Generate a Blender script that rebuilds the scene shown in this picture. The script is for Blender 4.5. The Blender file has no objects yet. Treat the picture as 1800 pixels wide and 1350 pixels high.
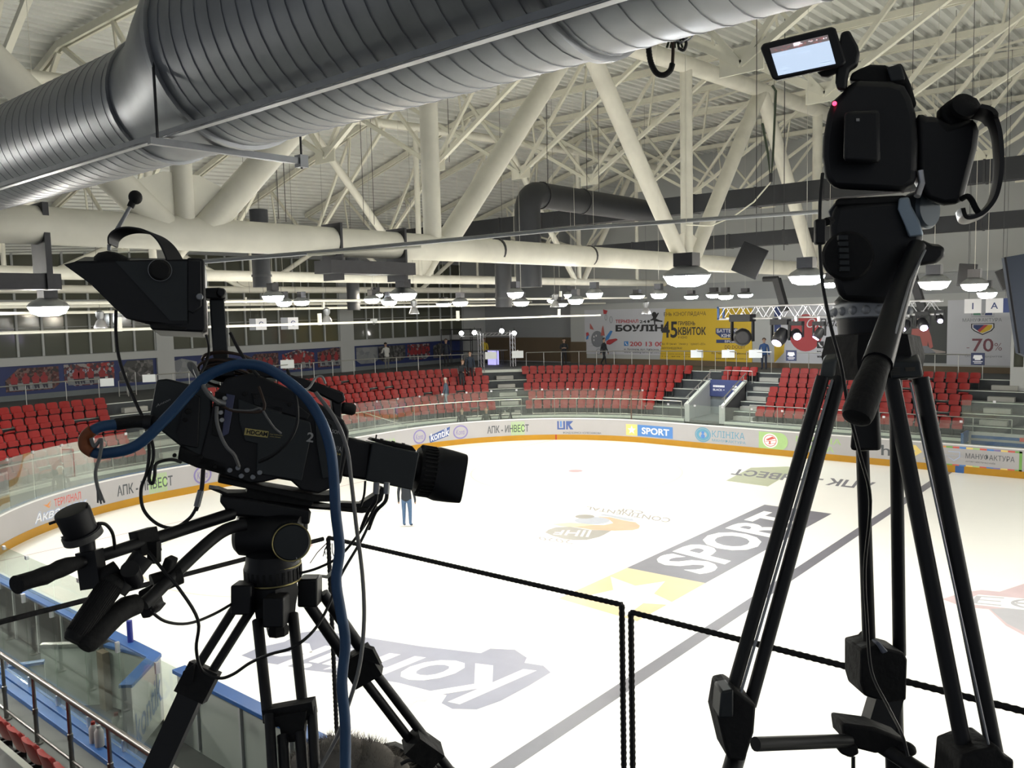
import bpy, math, random
from math import sin, cos, pi, radians, sqrt, atan2, hypot
from mathutils import Vector, Matrix
SC = bpy.context.scene
COL = SC.collection
random.seed(7)
V3 = Vector

# ------------------------------------------------------------------ camera
# world: x along the rink from its far-left end, y across it from the near boards, z up from the ice
CAM = V3((30.64422889, -6.57400041, 6.83000697))
RT = V3((0.7657515, 0.64268849, -0.02400326)).normalized()
UP = V3((-0.03698435, 0.08126521, 0.99600609)).normalized()
FW = V3((-0.64207227, 0.76180541, -0.08599837)).normalized()
FPX = 1463.27
cd = bpy.data.cameras.new('camera'); cam = bpy.data.objects.new('camera', cd); COL.objects.link(cam)
cd.sensor_fit = 'HORIZONTAL'; cd.sensor_width = 36.0; cd.lens = FPX/1800*36
cd.clip_start = 0.05; cd.clip_end = 400
M = Matrix((RT, UP, -FW)).transposed().to_4x4(); M.translation = CAM
cam.matrix_world = M
SC.camera = cam
# ------------------------------------------------------------------ world, exposure
w = bpy.data.worlds.new('hall_air'); SC.world = w; w.use_nodes = True
bg = w.node_tree.nodes['Background']; bg.inputs[0].default_value = (0.86, 0.92, 1.0, 1); bg.inputs[1].default_value = 0.17
SC.view_settings.view_transform = 'Standard'; SC.view_settings.look = 'None'
SC.view_settings.exposure = 0.28; SC.view_settings.gamma = 1.0; SC.view_settings.use_curve_mapping = False
SC.cycles.use_denoising = True; SC.cycles.max_bounces = 8; SC.cycles.diffuse_bounces = 4; SC.cycles.glossy_bounces = 3
SC.cycles.transparent_max_bounces = 16; SC.cycles.transmission_bounces = 4
SC.cycles.sample_clamp_indirect = 6.0; SC.cycles.use_light_tree = True
SC.cycles.caustics_reflective = False; SC.cycles.caustics_refractive = False
LAMP_W = 160.0      # radiance of a floodlight's glass

# ------------------------------------------------------------------ picking points of the place
def ray(x, y): return FW + RT*((x-900)/FPX) - UP*((y-675)/FPX)
def at(x, y, d): return CAM + ray(x, y)*d
def onU(x, y, u): r = ray(x, y); return CAM + r*((u-CAM.x)/r.x)
def onV(x, y, v): r = ray(x, y); return CAM + r*((v-CAM.y)/r.y)
def onZ(x, y, z): r = ray(x, y); return CAM + r*((z-CAM.z)/r.z)
def depth(p): return (V3(p)-CAM).dot(FW)
def proj(p):
    d = V3(p)-CAM; z = d.dot(FW)
    return 900+FPX*d.dot(RT)/z, 675-FPX*d.dot(UP)/z

# ------------------------------------------------------------------ materials
MATS = {}
def mat(name, col, rough=0.6, metal=0.0, var=0.12, scale=6.0, bump=0.0, emit=None, spec=0.5, coat=0.0):
    if name in MATS: return MATS[name]
    m = bpy.data.materials.new(name); m.use_nodes = True
    n = m.node_tree.nodes; l = m.node_tree.links
    b = n['Principled BSDF']
    b.inputs['Roughness'].default_value = rough; b.inputs['Metallic'].default_value = metal
    b.inputs['Specular IOR Level'].default_value = spec
    if coat: b.inputs['Coat Weight'].default_value = coat
    if var > 0:
        tc = n.new('ShaderNodeTexCoord'); nz = n.new('ShaderNodeTexNoise'); nz.inputs['Scale'].default_value = scale
        nz.inputs['Detail'].default_value = 4
        l.new(tc.outputs['Object'], nz.inputs['Vector'])
        mx = n.new('ShaderNodeMix'); mx.data_type = 'RGBA'
        mx.inputs[6].default_value = tuple(max(0, c*(1-var)) for c in col)+(1,)
        mx.inputs[7].default_value = tuple(min(1, c*(1+var)) for c in col)+(1,)
        l.new(nz.outputs['Fac'], mx.inputs[0]); l.new(mx.outputs[2], b.inputs['Base Color'])
        if bump:
            bp = n.new('ShaderNodeBump'); bp.inputs['Strength'].default_value = bump; bp.inputs['Distance'].default_value = 0.02
            l.new(nz.outputs['Fac'], bp.inputs['Height']); l.new(bp.outputs[0], b.inputs['Normal'])
    else:
        b.inputs['Base Color'].default_value = tuple(col)+(1,)
    if emit:
        b.inputs['Emission Color'].default_value = tuple(emit[0])+(1,); b.inputs['Emission Strength'].default_value = emit[1]
    MATS[name] = m
    return m
def glassmat(name, tint, clear, haze=0.06, rough=0.03):
    if name in MATS: return MATS[name]
    m = bpy.data.materials.new(name); m.use_nodes = True
    n = m.node_tree.nodes; l = m.node_tree.links
    n.remove(n['Principled BSDF']); out = n['Material Output']
    t = n.new('ShaderNodeBsdfTransparent'); t.inputs[0].default_value = tuple(tint)+(1,)
    g = n.new('ShaderNodeBsdfGlossy'); g.inputs['Roughness'].default_value = rough; g.inputs[0].default_value = (1, 1, 1, 1)
    d = n.new('ShaderNodeBsdfDiffuse')
    nz = n.new('ShaderNodeTexNoise'); nz.inputs['Scale'].default_value = 1.3
    cr = n.new('ShaderNodeValToRGB'); cr.color_ramp.elements[0].color = (0.5, 0.56, 0.52, 1); cr.color_ramp.elements[1].color = (0.75, 0.8, 0.76, 1)
    l.new(nz.outputs['Fac'], cr.inputs[0]); l.new(cr.outputs[0], d.inputs[0])
    fr = n.new('ShaderNodeFresnel'); fr.inputs[0].default_value = 1.45
    ma = n.new('ShaderNodeMath'); ma.operation = 'MULTIPLY'; ma.inputs[1].default_value = clear
    l.new(fr.outputs[0], ma.inputs[0])
    m1 = n.new('ShaderNodeMixShader'); l.new(ma.outputs[0], m1.inputs[0]); l.new(t.outputs[0], m1.inputs[1]); l.new(g.outputs[0], m1.inputs[2])
    m2 = n.new('ShaderNodeMixShader'); m2.inputs[0].default_value = haze; l.new(m1.outputs[0], m2.inputs[1]); l.new(d.outputs[0], m2.inputs[2])
    l.new(m2.outputs[0], out.inputs[0])
    MATS[name] = m
    return m
def emat(name, col, s): return mat(name, (0.8, 0.8, 0.8), 0.4, var=0, emit=(col, s))

# ------------------------------------------------------------------ mesh building
def frame_of(axis, hint=V3((0, 0, 1))):
    a = axis.normalized()
    if abs(a.dot(hint)) > 0.98: hint = V3((1, 0, 0))
    e1 = hint.cross(a).normalized(); e2 = a.cross(e1)
    return e1, e2
class MB:
    def __init__(s): s.v = []; s.f = []; s.m = []; s.k = 0
    def add(s, verts, faces):
        o = len(s.v); s.v += [tuple(p) for p in verts]
        for f in faces: s.f.append(tuple(i+o for i in f)); s.m.append(s.k)
        return s
    def mi(s, k): s.k = k; return s
    def quad(s, a, b, c, d): return s.add([a, b, c, d], [(0, 1, 2, 3)])
    def box(s, lo, hi):
        x0, y0, z0 = lo; x1, y1, z1 = hi
        return s.add([(x0, y0, z0), (x1, y0, z0), (x1, y1, z0), (x0, y1, z0), (x0, y0, z1), (x1, y0, z1), (x1, y1, z1), (x0, y1, z1)],
                     [(3, 2, 1, 0), (4, 5, 6, 7), (0, 1, 5, 4), (1, 2, 6, 5), (2, 3, 7, 6), (3, 0, 4, 7)])
    def obox(s, o, ex, ey, ez):
        """box centred on o with half-axis vectors"""
        o = V3(o); c = []
        for z in (-1, 1):
            for x, y in ((-1, -1), (1, -1), (1, 1), (-1, 1)): c.append(o+ex*x+ey*y+ez*z)
        return s.add(c, [(3, 2, 1, 0), (4, 5, 6, 7), (0, 1, 5, 4), (1, 2, 6, 5), (2, 3, 7, 6), (3, 0, 4, 7)])
    def beam(s, a, b, w, h, hint=V3((0, 0, 1))):
        a = V3(a); b = V3(b); e1, e2 = frame_of(b-a, hint)
        return s.obox((a+b)/2, e1*(w/2), e2*(h/2), (b-a)/2)
    def tube(s, pts, r, n=8, caps=True, closed=False):
        pts = [V3(p) for p in pts]; N = len(pts)
        rr = r if isinstance(r, (list, tuple)) else [r]*N
        vs = []; fs = []; prev = None
        for i, p in enumerate(pts):
            if closed: t = pts[(i+1) % N]-pts[i-1]
            else: t = pts[min(i+1, N-1)]-pts[max(i-1, 0)]
            t = t.normalized() if t.length > 1e-9 else V3((0, 0, 1))
            if prev is None: e1, e2 = frame_of(t)
            else:
                e1 = prev-t*prev.dot(t)
                if e1.length < 1e-6: e1, _ = frame_of(t)
                e1.normalize(); e2 = t.cross(e1)
            prev = e1
            for k in range(n): a = 2*pi*k/n; vs.append(p+(e1*cos(a)+e2*sin(a))*rr[i])
        for i in range(N if closed else N-1):
            j = (i+1) % N
            for k in range(n): fs.append((i*n+k, i*n+(k+1) % n, j*n+(k+1) % n, j*n+k))
        if caps and not closed: fs.append(tuple(reversed(range(n)))); fs.append(tuple((N-1)*n+k for k in range(n)))
        return s.add(vs, fs)
    def cyl(s, a, b, r0, r1=None, n=16):
        return s.tube([a, b], [r0, r0 if r1 is None else r1], n)
    def lathe(s, o, axis, prof, n=24):
        """prof: (distance along axis, radius)"""
        o = V3(o); a = V3(axis).normalized(); e1, e2 = frame_of(a); vs = []; fs = []
        for h, r in prof:
            for k in range(n): t = 2*pi*k/n; vs.append(o+a*h+(e1*cos(t)+e2*sin(t))*max(r, 1e-4))
        for i in range(len(prof)-1):
            for k in range(n): fs.append((i*n+k, i*n+(k+1) % n, (i+1)*n+(k+1) % n, (i+1)*n+k))
        fs.append(tuple(reversed(range(n)))); fs.append(tuple((len(prof)-1)*n+k for k in range(n)))
        return s.add(vs, fs)
    def prism(s, poly, off, off0=None):
        """poly: 3D points of one face, swept by vector off"""
        P = [V3(p) for p in poly]; n = len(P)
        if off0 is not None: P = [p+off0 for p in P]
        vs = P+[p+off for p in P]
        fs = [tuple(reversed(range(n))), tuple(range(n, 2*n))]+[(i, (i+1) % n, n+(i+1) % n, n+i) for i in range(n)]
        return s.add(vs, fs)
    def ball(s, c, r, n=14, m=9, sc=(1, 1, 1)):
        c = V3(c); vs = []; fs = []
        for i in range(m+1):
            t = pi*i/m
            for k in range(n):
                a = 2*pi*k/n; vs.append(c+V3((sin(t)*cos(a)*r*sc[0], sin(t)*sin(a)*r*sc[1], cos(t)*r*sc[2])))
        for i in range(m):
            for k in range(n): fs.append((i*n+k, (i+1)*n+k, (i+1)*n+(k+1) % n, i*n+(k+1) % n))
        return s.add(vs, fs)
    def build(s, name, mats, parent=None, smooth=True, bevel=0.0, recalc=True):
        me = bpy.data.meshes.new(name)
        vs = s.v
        if parent is not None:
            inv = amat(parent).inverted(); vs = [tuple(inv @ V3(p)) for p in vs]
        me.from_pydata(vs, [], s.f)
        if not isinstance(mats, (list, tuple)): mats = [mats]
        for m in mats: me.materials.append(m)
        if len(mats) > 1: me.polygons.foreach_set('material_index', s.m)
        if recalc:
            import bmesh
            bm = bmesh.new(); bm.from_mesh(me)
            bmesh.ops.recalc_face_normals(bm, faces=bm.faces)
            bm.to_mesh(me); bm.free()
        if smooth:
            me.shade_smooth(); me.set_sharp_from_angle(angle=radians(38))
        o = bpy.data.objects.new(name, me); COL.objects.link(o)
        if parent is not None: o.parent = parent
        if bevel:
            b = o.modifiers.new('edge', 'BEVEL'); b.width = bevel; b.segments = 2; b.limit_method = 'ANGLE'; b.angle_limit = radians(40)
        return o
def amat(o):
    m = o.matrix_basis.copy(); p = o.parent
    while p is not None: m = p.matrix_basis @ m; p = p.parent
    return m
def empty(name, loc=(0, 0, 0), rz=0.0):
    o = bpy.data.objects.new(name, None); COL.objects.link(o); o.location = loc; o.rotation_euler = (0, 0, rz)
    o.empty_display_size = 0.1
    return o
def tag(o, label, cat, group=None, kind=None):
    o['label'] = label; o['category'] = cat
    if group: o['group'] = group
    if kind: o['kind'] = kind
    return o
def thing(name, label, cat, loc=(0, 0, 0), rz=0.0, group=None):
    return tag(empty(name, loc, rz), label, cat, group)
def struct(o, label=None):
    o['kind'] = 'structure'
    if label: o['label'] = label
    return o
def lab(o, label): o['label'] = label; return o
def copy_tree(o, parent=None):
    c = o.copy(); COL.objects.link(c)
    if parent is not None: c.parent = parent
    for ch in o.children: copy_tree(ch, c)
    return c

# ------------------------------------------------------------------ lettering
_TX = {}
def text_data(s, bold=0.0, shear=0.0):
    key = (s, bold, shear)
    if key in _TX: return _TX[key]
    c = bpy.data.curves.new('lettering', 'FONT'); c.body = s; c.offset = bold; c.shear = shear; c.resolution_u = 3
    c.size = 1.0
    o = bpy.data.objects.new('lettering', c); COL.objects.link(o)
    dg = bpy.context.evaluated_depsgraph_get()
    me = o.evaluated_get(dg).to_mesh()
    vs = [v.co.copy() for v in me.vertices]; fs = [tuple(p.vertices) for p in me.polygons]
    o.evaluated_get(dg).to_mesh_clear()
    bpy.data.objects.remove(o); bpy.data.curves.remove(c)
    x0 = min(v.x for v in vs); x1 = max(v.x for v in vs); y0 = min(v.y for v in vs); y1 = max(v.y for v in vs)
    vs = [((v.x-x0)/(x1-x0), (v.y-y0)/(y1-y0)) for v in vs]
    _TX[key] = (vs, fs, (x1-x0)/(y1-y0))
    return _TX[key]
def text_quad(mb, s, bl, br, tl, tr=None, bold=0.0, shear=0.0):
    vs, fs, _ = text_data(s, bold, shear)
    bl, br, tl = V3(bl), V3(br), V3(tl); tr = V3(tr) if tr is not None else tl+(br-bl)
    mb.add([bl*(1-a)*(1-b)+br*a*(1-b)+tl*(1-a)*b+tr*a*b for a, b in vs], fs)
def text_map(mb, s, fn, x0, x1, y0, y1, bold=0.0, shear=0.0):
    vs, fs, _ = text_data(s, bold, shear)
    mb.add([fn(x0+(x1-x0)*a, y0+(y1-y0)*b) for a, b in vs], fs)
def ring_map(mb, fn, cx, cy, rx, ry, t, n=32, a0=0, a1=2*pi):
    vs = []; fs = []
    for i in range(n+1):
        a = a0+(a1-a0)*i/n
        vs.append(fn(cx+rx*cos(a), cy+ry*sin(a))); vs.append(fn(cx+(rx-t)*cos(a), cy+(ry-t)*sin(a)))
    for i in range(n): fs.append((2*i, 2*i+2, 2*i+3, 2*i+1))
    mb.add(vs, fs)
def disc_map(mb, fn, cx, cy, rx, ry, n=28):
    mb.add([fn(cx+rx*cos(2*pi*i/n), cy+ry*sin(2*pi*i/n)) for i in range(n)], [tuple(range(n))])
def rect_map(mb, fn, x0, y0, x1, y1, nx=1):
    vs = []; fs = []
    for i in range(nx+1):
        x = x0+(x1-x0)*i/nx; vs += [fn(x, y0), fn(x, y1)]
    for i in range(nx): fs.append((2*i, 2*i+2, 2*i+3, 2*i+1))
    mb.add(vs, fs)
def poly_map(mb, fn, pts): mb.add([fn(*p) for p in pts], [tuple(range(len(pts)))])
def clip_strip(pts, x0, x1):
    """part of a polygon between two x values (for laying it on a curved board)"""
    for lim, keep in ((x0, 1), (x1, -1)):
        out = []; n = len(pts)
        for i in range(n):
            a, b = pts[i], pts[(i+1) % n]; ia = (a[0]-lim)*keep >= 0; ib = (b[0]-lim)*keep >= 0
            if ia: out.append(a)
            if ia != ib: t = (lim-a[0])/(b[0]-a[0]); out.append((lim, a[1]+(b[1]-a[1])*t))
        pts = out
        if len(pts) < 3: return []
    return pts
def poly_strips(mb, fn, pts, step=.15):
    x0 = min(p[0] for p in pts); x1 = max(p[0] for p in pts); n = max(1, int(math.ceil((x1-x0)/step)))
    for i in range(n):
        q = clip_strip(pts, x0+(x1-x0)*i/n, x0+(x1-x0)*(i+1)/n)
        if q: poly_map(mb, fn, q)

# ------------------------------------------------------------------ the rink outline
RAD = 9.05; WID = 30.0; ARC = RAD*pi/2
S1 = ARC; S2 = ARC+WID-2*RAD; S3 = S2+ARC
def rink(s, d=0.0, z=0.0):
    """point at arc length s along the boards (0 = where the near side starts to curve), d outside them"""
    if s < 0: return V3((RAD-s, -d, z))
    if s < S1: a = s/RAD; return V3((RAD-(RAD+d)*sin(a), RAD-(RAD+d)*cos(a), z))
    if s < S2: return V3((-d, RAD+(s-S1), z))
    if s < S3: a = (s-S2)/RAD; return V3((RAD-(RAD+d)*cos(a), WID-RAD+(RAD+d)*sin(a), z))
    return V3((RAD+(s-S3), WID+d, z))
def rink_n(s): return (rink(s, 1)-rink(s, 0)).normalized()
def s_range(a, b, step=0.5):
    n = max(1, int(math.ceil((b-a)/step))); ss = [a+(b-a)*i/n for i in range(n+1)]
    for k in (0.0, S1, S2, S3):
        if a < k < b: ss.append(k)
    return sorted(ss)
def sweep(mb, ss, prof, closed=True):
    """prof: (d, z) corners, or a function of s giving them"""
    vs = []; fs = []; n = None
    for s in ss:
        pr = prof(s) if callable(prof) else prof
        n = len(pr); vs += [rink(s, d, z) for d, z in pr]
    for i in range(len(ss)-1):
        for k in range(n if closed else n-1):
            j = (k+1) % n; fs.append((i*n+k, (i+1)*n+k, (i+1)*n+j, i*n+j))
    if closed: fs.append(tuple(range(n))); fs.append(tuple(reversed(range((len(ss)-1)*n, len(ss)*n))))
    mb.add(vs, fs)
def s_of_px(x, y, d):
    """board arc length where a sight line first meets the far-side wall d outside the boards"""
    r = ray(x, y); t = 5.0; best = None; pd = None
    while t < 75:
        P = CAM+r*t; dx = max(RAD-P.x, 0); dy = max(P.y-(WID-RAD), 0) if P.y > 15 else max(RAD-P.y, 0)
        dd = hypot(dx, dy)-RAD
        if pd is not None and pd < d <= dd: best = P
        pd = dd; t += 0.02
    P = best
    if P.x > RAD: return S3+P.x-RAD if P.y > 15 else RAD-P.x
    if P.y > WID-RAD: return S2+RAD*atan2(P.y-(WID-RAD), RAD-P.x)
    if P.y > RAD: return S1+P.y-RAD
    return RAD*atan2(RAD-P.x, RAD-P.y)
# ================================================================== materials of the place
m_ice = mat('ice', (0.86, 0.86, 0.82), 0.35, var=0.03, scale=0.4, spec=0.3)
m_conc = mat('concrete', (0.30, 0.30, 0.28), 0.85, var=0.2, scale=1.5)
m_floor = mat('floor_dark', (0.06, 0.065, 0.062), 0.7, var=0.25, scale=1.5)
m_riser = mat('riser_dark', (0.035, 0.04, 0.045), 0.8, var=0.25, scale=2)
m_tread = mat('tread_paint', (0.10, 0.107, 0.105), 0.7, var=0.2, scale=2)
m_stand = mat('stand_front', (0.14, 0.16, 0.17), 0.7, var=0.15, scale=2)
m_nose = mat('tread_nosing', (0.55, 0.58, 0.53), 0.6, var=0.1)
m_wall = mat('wall_paint', (0.30, 0.31, 0.32), 0.8, var=0.06, scale=0.6)
m_wallw = mat('wall_pale', (0.42, 0.43, 0.43), 0.8, var=0.06, scale=0.6)
m_brown = mat('wall_brown', (0.13, 0.095, 0.06), 0.8, var=0.1, scale=0.8)
m_white = mat('white_steel', (0.72, 0.70, 0.60), 0.5, var=0.10, scale=3)
m_white2 = mat('white_tube', (0.70, 0.68, 0.60), 0.55, var=0.22, scale=1.6)
m_deck = mat('roof_sheet', (0.66, 0.67, 0.64), 0.45, 0.12, var=0.16, scale=1.2)
m_galv = mat('galvanised_sheet', (0.25, 0.26, 0.28), 0.44, 0.75, var=0.30, scale=3.5)
m_galvd = mat('galvanised_bar', (0.30, 0.31, 0.33), 0.40, 0.9, var=0.2, scale=8)
m_black = mat('black_insulation', (0.018, 0.02, 0.025), 0.55, var=0.4, scale=1.5)
m_steel = mat('brushed_steel', (0.50, 0.50, 0.48), 0.30, 0.9, var=0.12, scale=10)
m_steeld = mat('rail_steel', (0.20, 0.19, 0.18), 0.32, 0.9, var=0.2, scale=10)
m_darks = mat('dark_steel', (0.05, 0.05, 0.055), 0.5, 0.5, var=0.2, scale=8)
m_board = mat('board_white', (0.38, 0.37, 0.38), 0.35, var=0.06, scale=1.5)
m_yellow = mat('kick_yellow', (0.40, 0.20, 0.004), 0.4, var=0.12, scale=2)
m_blue = mat('cap_blue', (0.025, 0.09, 0.27), 0.4, var=0.15, scale=3)
m_seat = mat('seat_red', (0.215, 0.009, 0.008), 0.45, var=0.18, scale=5, spec=0.25)
m_seatd = mat('seat_bracket', (0.02, 0.02, 0.022), 0.6, var=0.2)
m_blk = mat('black_plastic', (0.0045, 0.005, 0.008), 0.5, var=0.3, scale=30)
m_grey = mat('dark_grey_panel', (0.022, 0.027, 0.031), 0.5, var=0.12, scale=20)
m_rub = mat('black_rubber', (0.005, 0.005, 0.006), 0.75, var=0.3, scale=40, bump=0.2)
m_alu = mat('bare_aluminium', (0.62, 0.62, 0.66), 0.32, 0.9, var=0.1, scale=12)
g_shield = glassmat('rink_glass', (0.93, 0.97, 0.94), 0.7, 0.03)
g_near = glassmat('near_glass', (0.93, 0.97, 0.94), 0.35, 0.004)
g_win = mat('window_glass', (0.085, 0.088, 0.065), 0.08, var=0.15, scale=0.3, spec=0.8)
ZW = 3.25

# ================================================================== floor, ice
mb = MB(); mb.box((-16, -14, -0.35), (62, 46, -0.06)); struct(mb.build('floor', m_floor), 'grey concrete floor slab under the rink and stands')
mb = MB()
out = [rink(s) for s in s_range(-25.0, S3+25.0, 0.6)]
far = [V3((60-p.x, p.y, 0)) for p in reversed(out)]
ol = out+far[1:-1] if False else out+[V3((55, 30, 0)), V3((59, 26, 0)), V3((60, 21, 0)), V3((60, 9, 0)), V3((59, 4, 0)), V3((55, 0, 0))]
mb.prism(ol, V3((0, 0, 0.06)), V3((0, 0, -0.06)))
ice = struct(mb.build('floor_ice', m_ice), 'white ice sheet of the hockey rink')

# ---- painted marks on the ice, all a couple of millimetres proud of it
m_mgrey = mat('paint_grey', (0.155, 0.155, 0.185), 0.4, var=0.15, scale=2)
m_mpale = mat('paint_pale', (0.40, 0.40, 0.44), 0.4, var=0.10, scale=2)
m_mblue = mat('paint_bluegrey', (0.29, 0.30, 0.38), 0.4, var=0.12, scale=2)
m_myel = mat('paint_faded_yellow', (0.70, 0.52, 0.29), 0.4, var=0.08, scale=2)
m_mora = mat('paint_faded_orange', (0.52, 0.34, 0.21), 0.4, var=0.1, scale=2)
m_mred = mat('paint_faded_red', (0.50, 0.36, 0.38), 0.4, var=0.1, scale=2)
m_mgrn = mat('paint_faded_green', (0.42, 0.45, 0.32), 0.4, var=0.1, scale=2)
m_mwht = mat('paint_white', (0.86, 0.86, 0.84), 0.4, var=0.02)
def mark(name, mb, m, label): o = mb.build(name, m, ice, smooth=False, recalc=False); lab(o, label); return o
def icefn(z): return lambda x, y: V3((x, y, z))
mb = MB(); rect_map(mb, icefn(.002), 22.55, 0.02, 22.85, 29.98); mark('blue_line', mb, m_mgrey, 'faded grey blue line across the ice')
mb = MB(); rect_map(mb, icefn(.002), 29.85, 0.02, 30.15, 29.98); mark('centre_line', mb, m_mred, 'faded red centre line')
mb = MB()
for cy in (22, 8): ring_map(mb, icefn(.002), 10, cy, 4.5, 4.5, .05, 72)
mark('face_off_circle', mb, mat('paint_thin_red', (0.74, 0.66, 0.56), 0.4, var=0.1), 'thin faded face-off circles')
mb = MB()
for cy in (22, 8): disc_map(mb, icefn(.002), 10, cy, .3, .3)
mark('face_off_spot', mb, m_mred, 'faded red face-off spots')
mb = MB(); rect_map(mb, icefn(.002), 3.95, 1.6, 4.0, 28.4); mark('goal_line', mb, m_mred, 'thin red goal line')
def iq(z, *px): return [onZ(x, y, z) for x, y in px]
# SPORT panel
mb = MB(); mb.add(iq(.002, (1102, 998), (1344, 887), (1462, 903), (1240, 1025)), [(0, 1, 2, 3)]); mark('ice_advert_panel', mb, m_mgrey, 'grey painted panel of the SPORT advert on the ice')
mb = MB(); mb.add(iq(.002, (982, 1052), (1102, 998), (1240, 1025), (1120, 1092)), [(0, 1, 2, 3)]); mark('ice_advert_star_panel', mb, m_myel, 'pale yellow painted panel with a white star on the ice')
mb = MB(); q = iq(.004, (1240, 1012), (1420, 912), (1142, 986), (1342, 898)); text_quad(mb, 'SPORT', q[0], q[1], q[2], q[3], bold=.03); mark('ice_advert_lettering', mb, m_mwht, 'white SPORT lettering on the ice')
q = iq(.004, (1060, 1048), (1180, 1030), (1062, 1075), (1165, 1050)); c0 = onZ(1112, 1045, .004)
mb = MB(); ax = (onZ(1190, 1030, .004)-c0); ay = (onZ(1075, 1015, .004)-c0); pts = []
for i in range(10): a = pi/2+i*pi/5; r_ = 0.95 if i % 2 == 0 else 0.42; pts.append(c0+ax*(r_*cos(a))*1.0+ay*(r_*sin(a))*1.1)
mb.add(pts, [tuple(range(10))]); mark('ice_advert_star', mb, m_mwht, 'white star on the yellow ice panel')
# upside-down sweet-maker's word near the camera
mb = MB(); mb.add(iq(.002, (424, 1152), (455, 1138), (500, 1128), (530, 1112), (560, 1108), (640, 1120), (740, 1136), (845, 1148), (862, 1140), (905, 1142), (926, 1156), (922, 1165), (955, 1170), (968, 1182), (930, 1205), (880, 1232), (838, 1247), (795, 1246), (776, 1236), (785, 1222), (700, 1200), (600, 1185), (540, 1178), (500, 1170), (455, 1163)), [tuple(range(25))])
mark('ice_word_outline', mb, m_mblue, 'blue-grey outline block round the big upside-down word on the ice')  # printed outline of the word
mb = MB(); q = iq(.004, (945, 1178), (520, 1128), (808, 1238), (440, 1160)); text_quad(mb, 'Kontik', q[0], q[1], q[2], q[3], bold=.02); mark('ice_word', mb, m_mwht, 'white upside-down Kontik lettering on the ice')
mb = MB()
for pts in (((710, 1240), (714, 1232), (728, 1225), (744, 1224), (753, 1229), (748, 1233), (735, 1231), (727, 1237), (723, 1244), (713, 1245)), ((692, 1220), (704, 1218), (717, 1224), (711, 1231), (698, 1227)), ((606, 1204), (618, 1202), (631, 1208), (628, 1218), (612, 1220)), ((634, 1216), (648, 1214), (656, 1224), (644, 1228))):
    mb.add(iq(.003, *pts), [tuple(range(len(pts)))])
mark('ice_small_mark', mb, mat('paint_faint', (.58, .59, .63), .4, var=.1), 'faint grey worn scraps of small print on the ice')
# cup emblem
m_emb = mat('paint_emblem_grey', (0.30, 0.29, 0.26), 0.4, var=0.12, scale=2); m_emo = mat('paint_emblem_orange', (0.62, 0.38, 0.25), 0.4, var=0.12, scale=2); m_emy = mat('paint_emblem_yellow', (0.72, 0.60, 0.36), 0.4, var=0.08); m_emu = mat('paint_emblem_blue', (0.40, 0.43, 0.49), 0.4, var=0.08)
def ipoly(name, m, z, label, *px): mb = MB(); mb.add(iq(z, *px), [tuple(range(len(px)))]); mark(name, mb, m, label)
ipoly('cup_emblem_block', m_emb, .002, 'grey rounded block of the cup emblem on the ice', (958, 936), (964, 931), (976, 927), (1002, 925.5), (1032, 931), (1075, 932.6), (1062, 940), (1053, 944), (1032, 949), (1009, 949.5), (990, 947), (972, 942))
ipoly('cup_emblem_swirl', m_emo, .003, 'faded orange swirl of the cup emblem', (1000, 925), (1040, 922.5), (1062, 923), (1078, 919.5), (1072, 914), (1050, 908), (1072, 909), (1098, 915), (1117, 918), (1125, 924), (1123, 929), (1112, 932), (1080, 933), (1040, 931))
ipoly('cup_emblem_tail', m_emy, .004, 'pale yellow tail of the swirl', (970, 921), (1004, 918.5), (1045, 922.5), (1010, 926), (985, 925))
ipoly('cup_emblem_stroke', m_emu, .003, 'blue-grey stroke above the swirl', (1052, 905), (1062, 903.5), (1090, 908), (1112, 912), (1115, 916), (1100, 915), (1075, 909))
c0 = onZ(1041, 915, .005)
for nm, x, y, rx, ry, m in (('cup_emblem_puck', 1041, 915, 31, 6.5, m_emu), ('cup_emblem_puck', 1028, 908, 17, 3.6, m_emb)):
    mb = MB(); mb.add([onZ(x+rx*cos(i*pi/12), y+ry*sin(i*pi/12), .005 if m is m_emu else .0055) for i in range(24)], [tuple(range(24))]); mark(nm, mb, m, 'grey-blue oval of the cup emblem')
mb = MB()
q = iq(.006, (1040, 932), (978, 932), (1034, 944), (972, 939)); text_quad(mb, 'IIHF', q[0], q[1], q[2], q[3], bold=.01)
mark('cup_emblem_letters', mb, m_mwht, 'white upside-down IIHF letters')
mb = MB()
q = iq(.003, (1180, 911), (1032, 890), (1176, 919), (1030, 895)); text_quad(mb, 'CONTINENTAL', q[0], q[1], q[2], q[3], bold=.01)
q = iq(.003, (1133, 899), (1087, 893), (1128, 904), (1086, 898)); text_quad(mb, 'CUP', q[0], q[1], q[2], q[3], bold=.01)
q = iq(.003, (1003, 949), (946, 943), (1008, 957), (948, 949)); text_quad(mb, '2020', q[0], q[1], q[2], q[3], bold=.005)
mark('cup_emblem_words', mb, m_emb, 'faint upside-down CONTINENTAL CUP 2020 lettering on the ice')
# faint green and grey advert far right
mb = MB(); mb.add(iq(.002, (1320, 822), (1386, 820), (1398, 826), (1350, 855), (1276, 845)), [(0, 1, 2, 3, 4)]); mark('ice_green_patch', mb, m_mgrn, 'faded green stripes patch of the advert on the ice')
mb = MB(); q = iq(.004, (1540, 848), (1292, 824), (1530, 861), (1284, 834)); text_quad(mb, 'АПК - ИНВЕСТ', q[0], q[1], q[2], q[3], bold=.03); mark('ice_green_word', mb, m_mgrey, 'faint upside-down АПК - ИНВЕСТ lettering on the ice')
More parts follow.
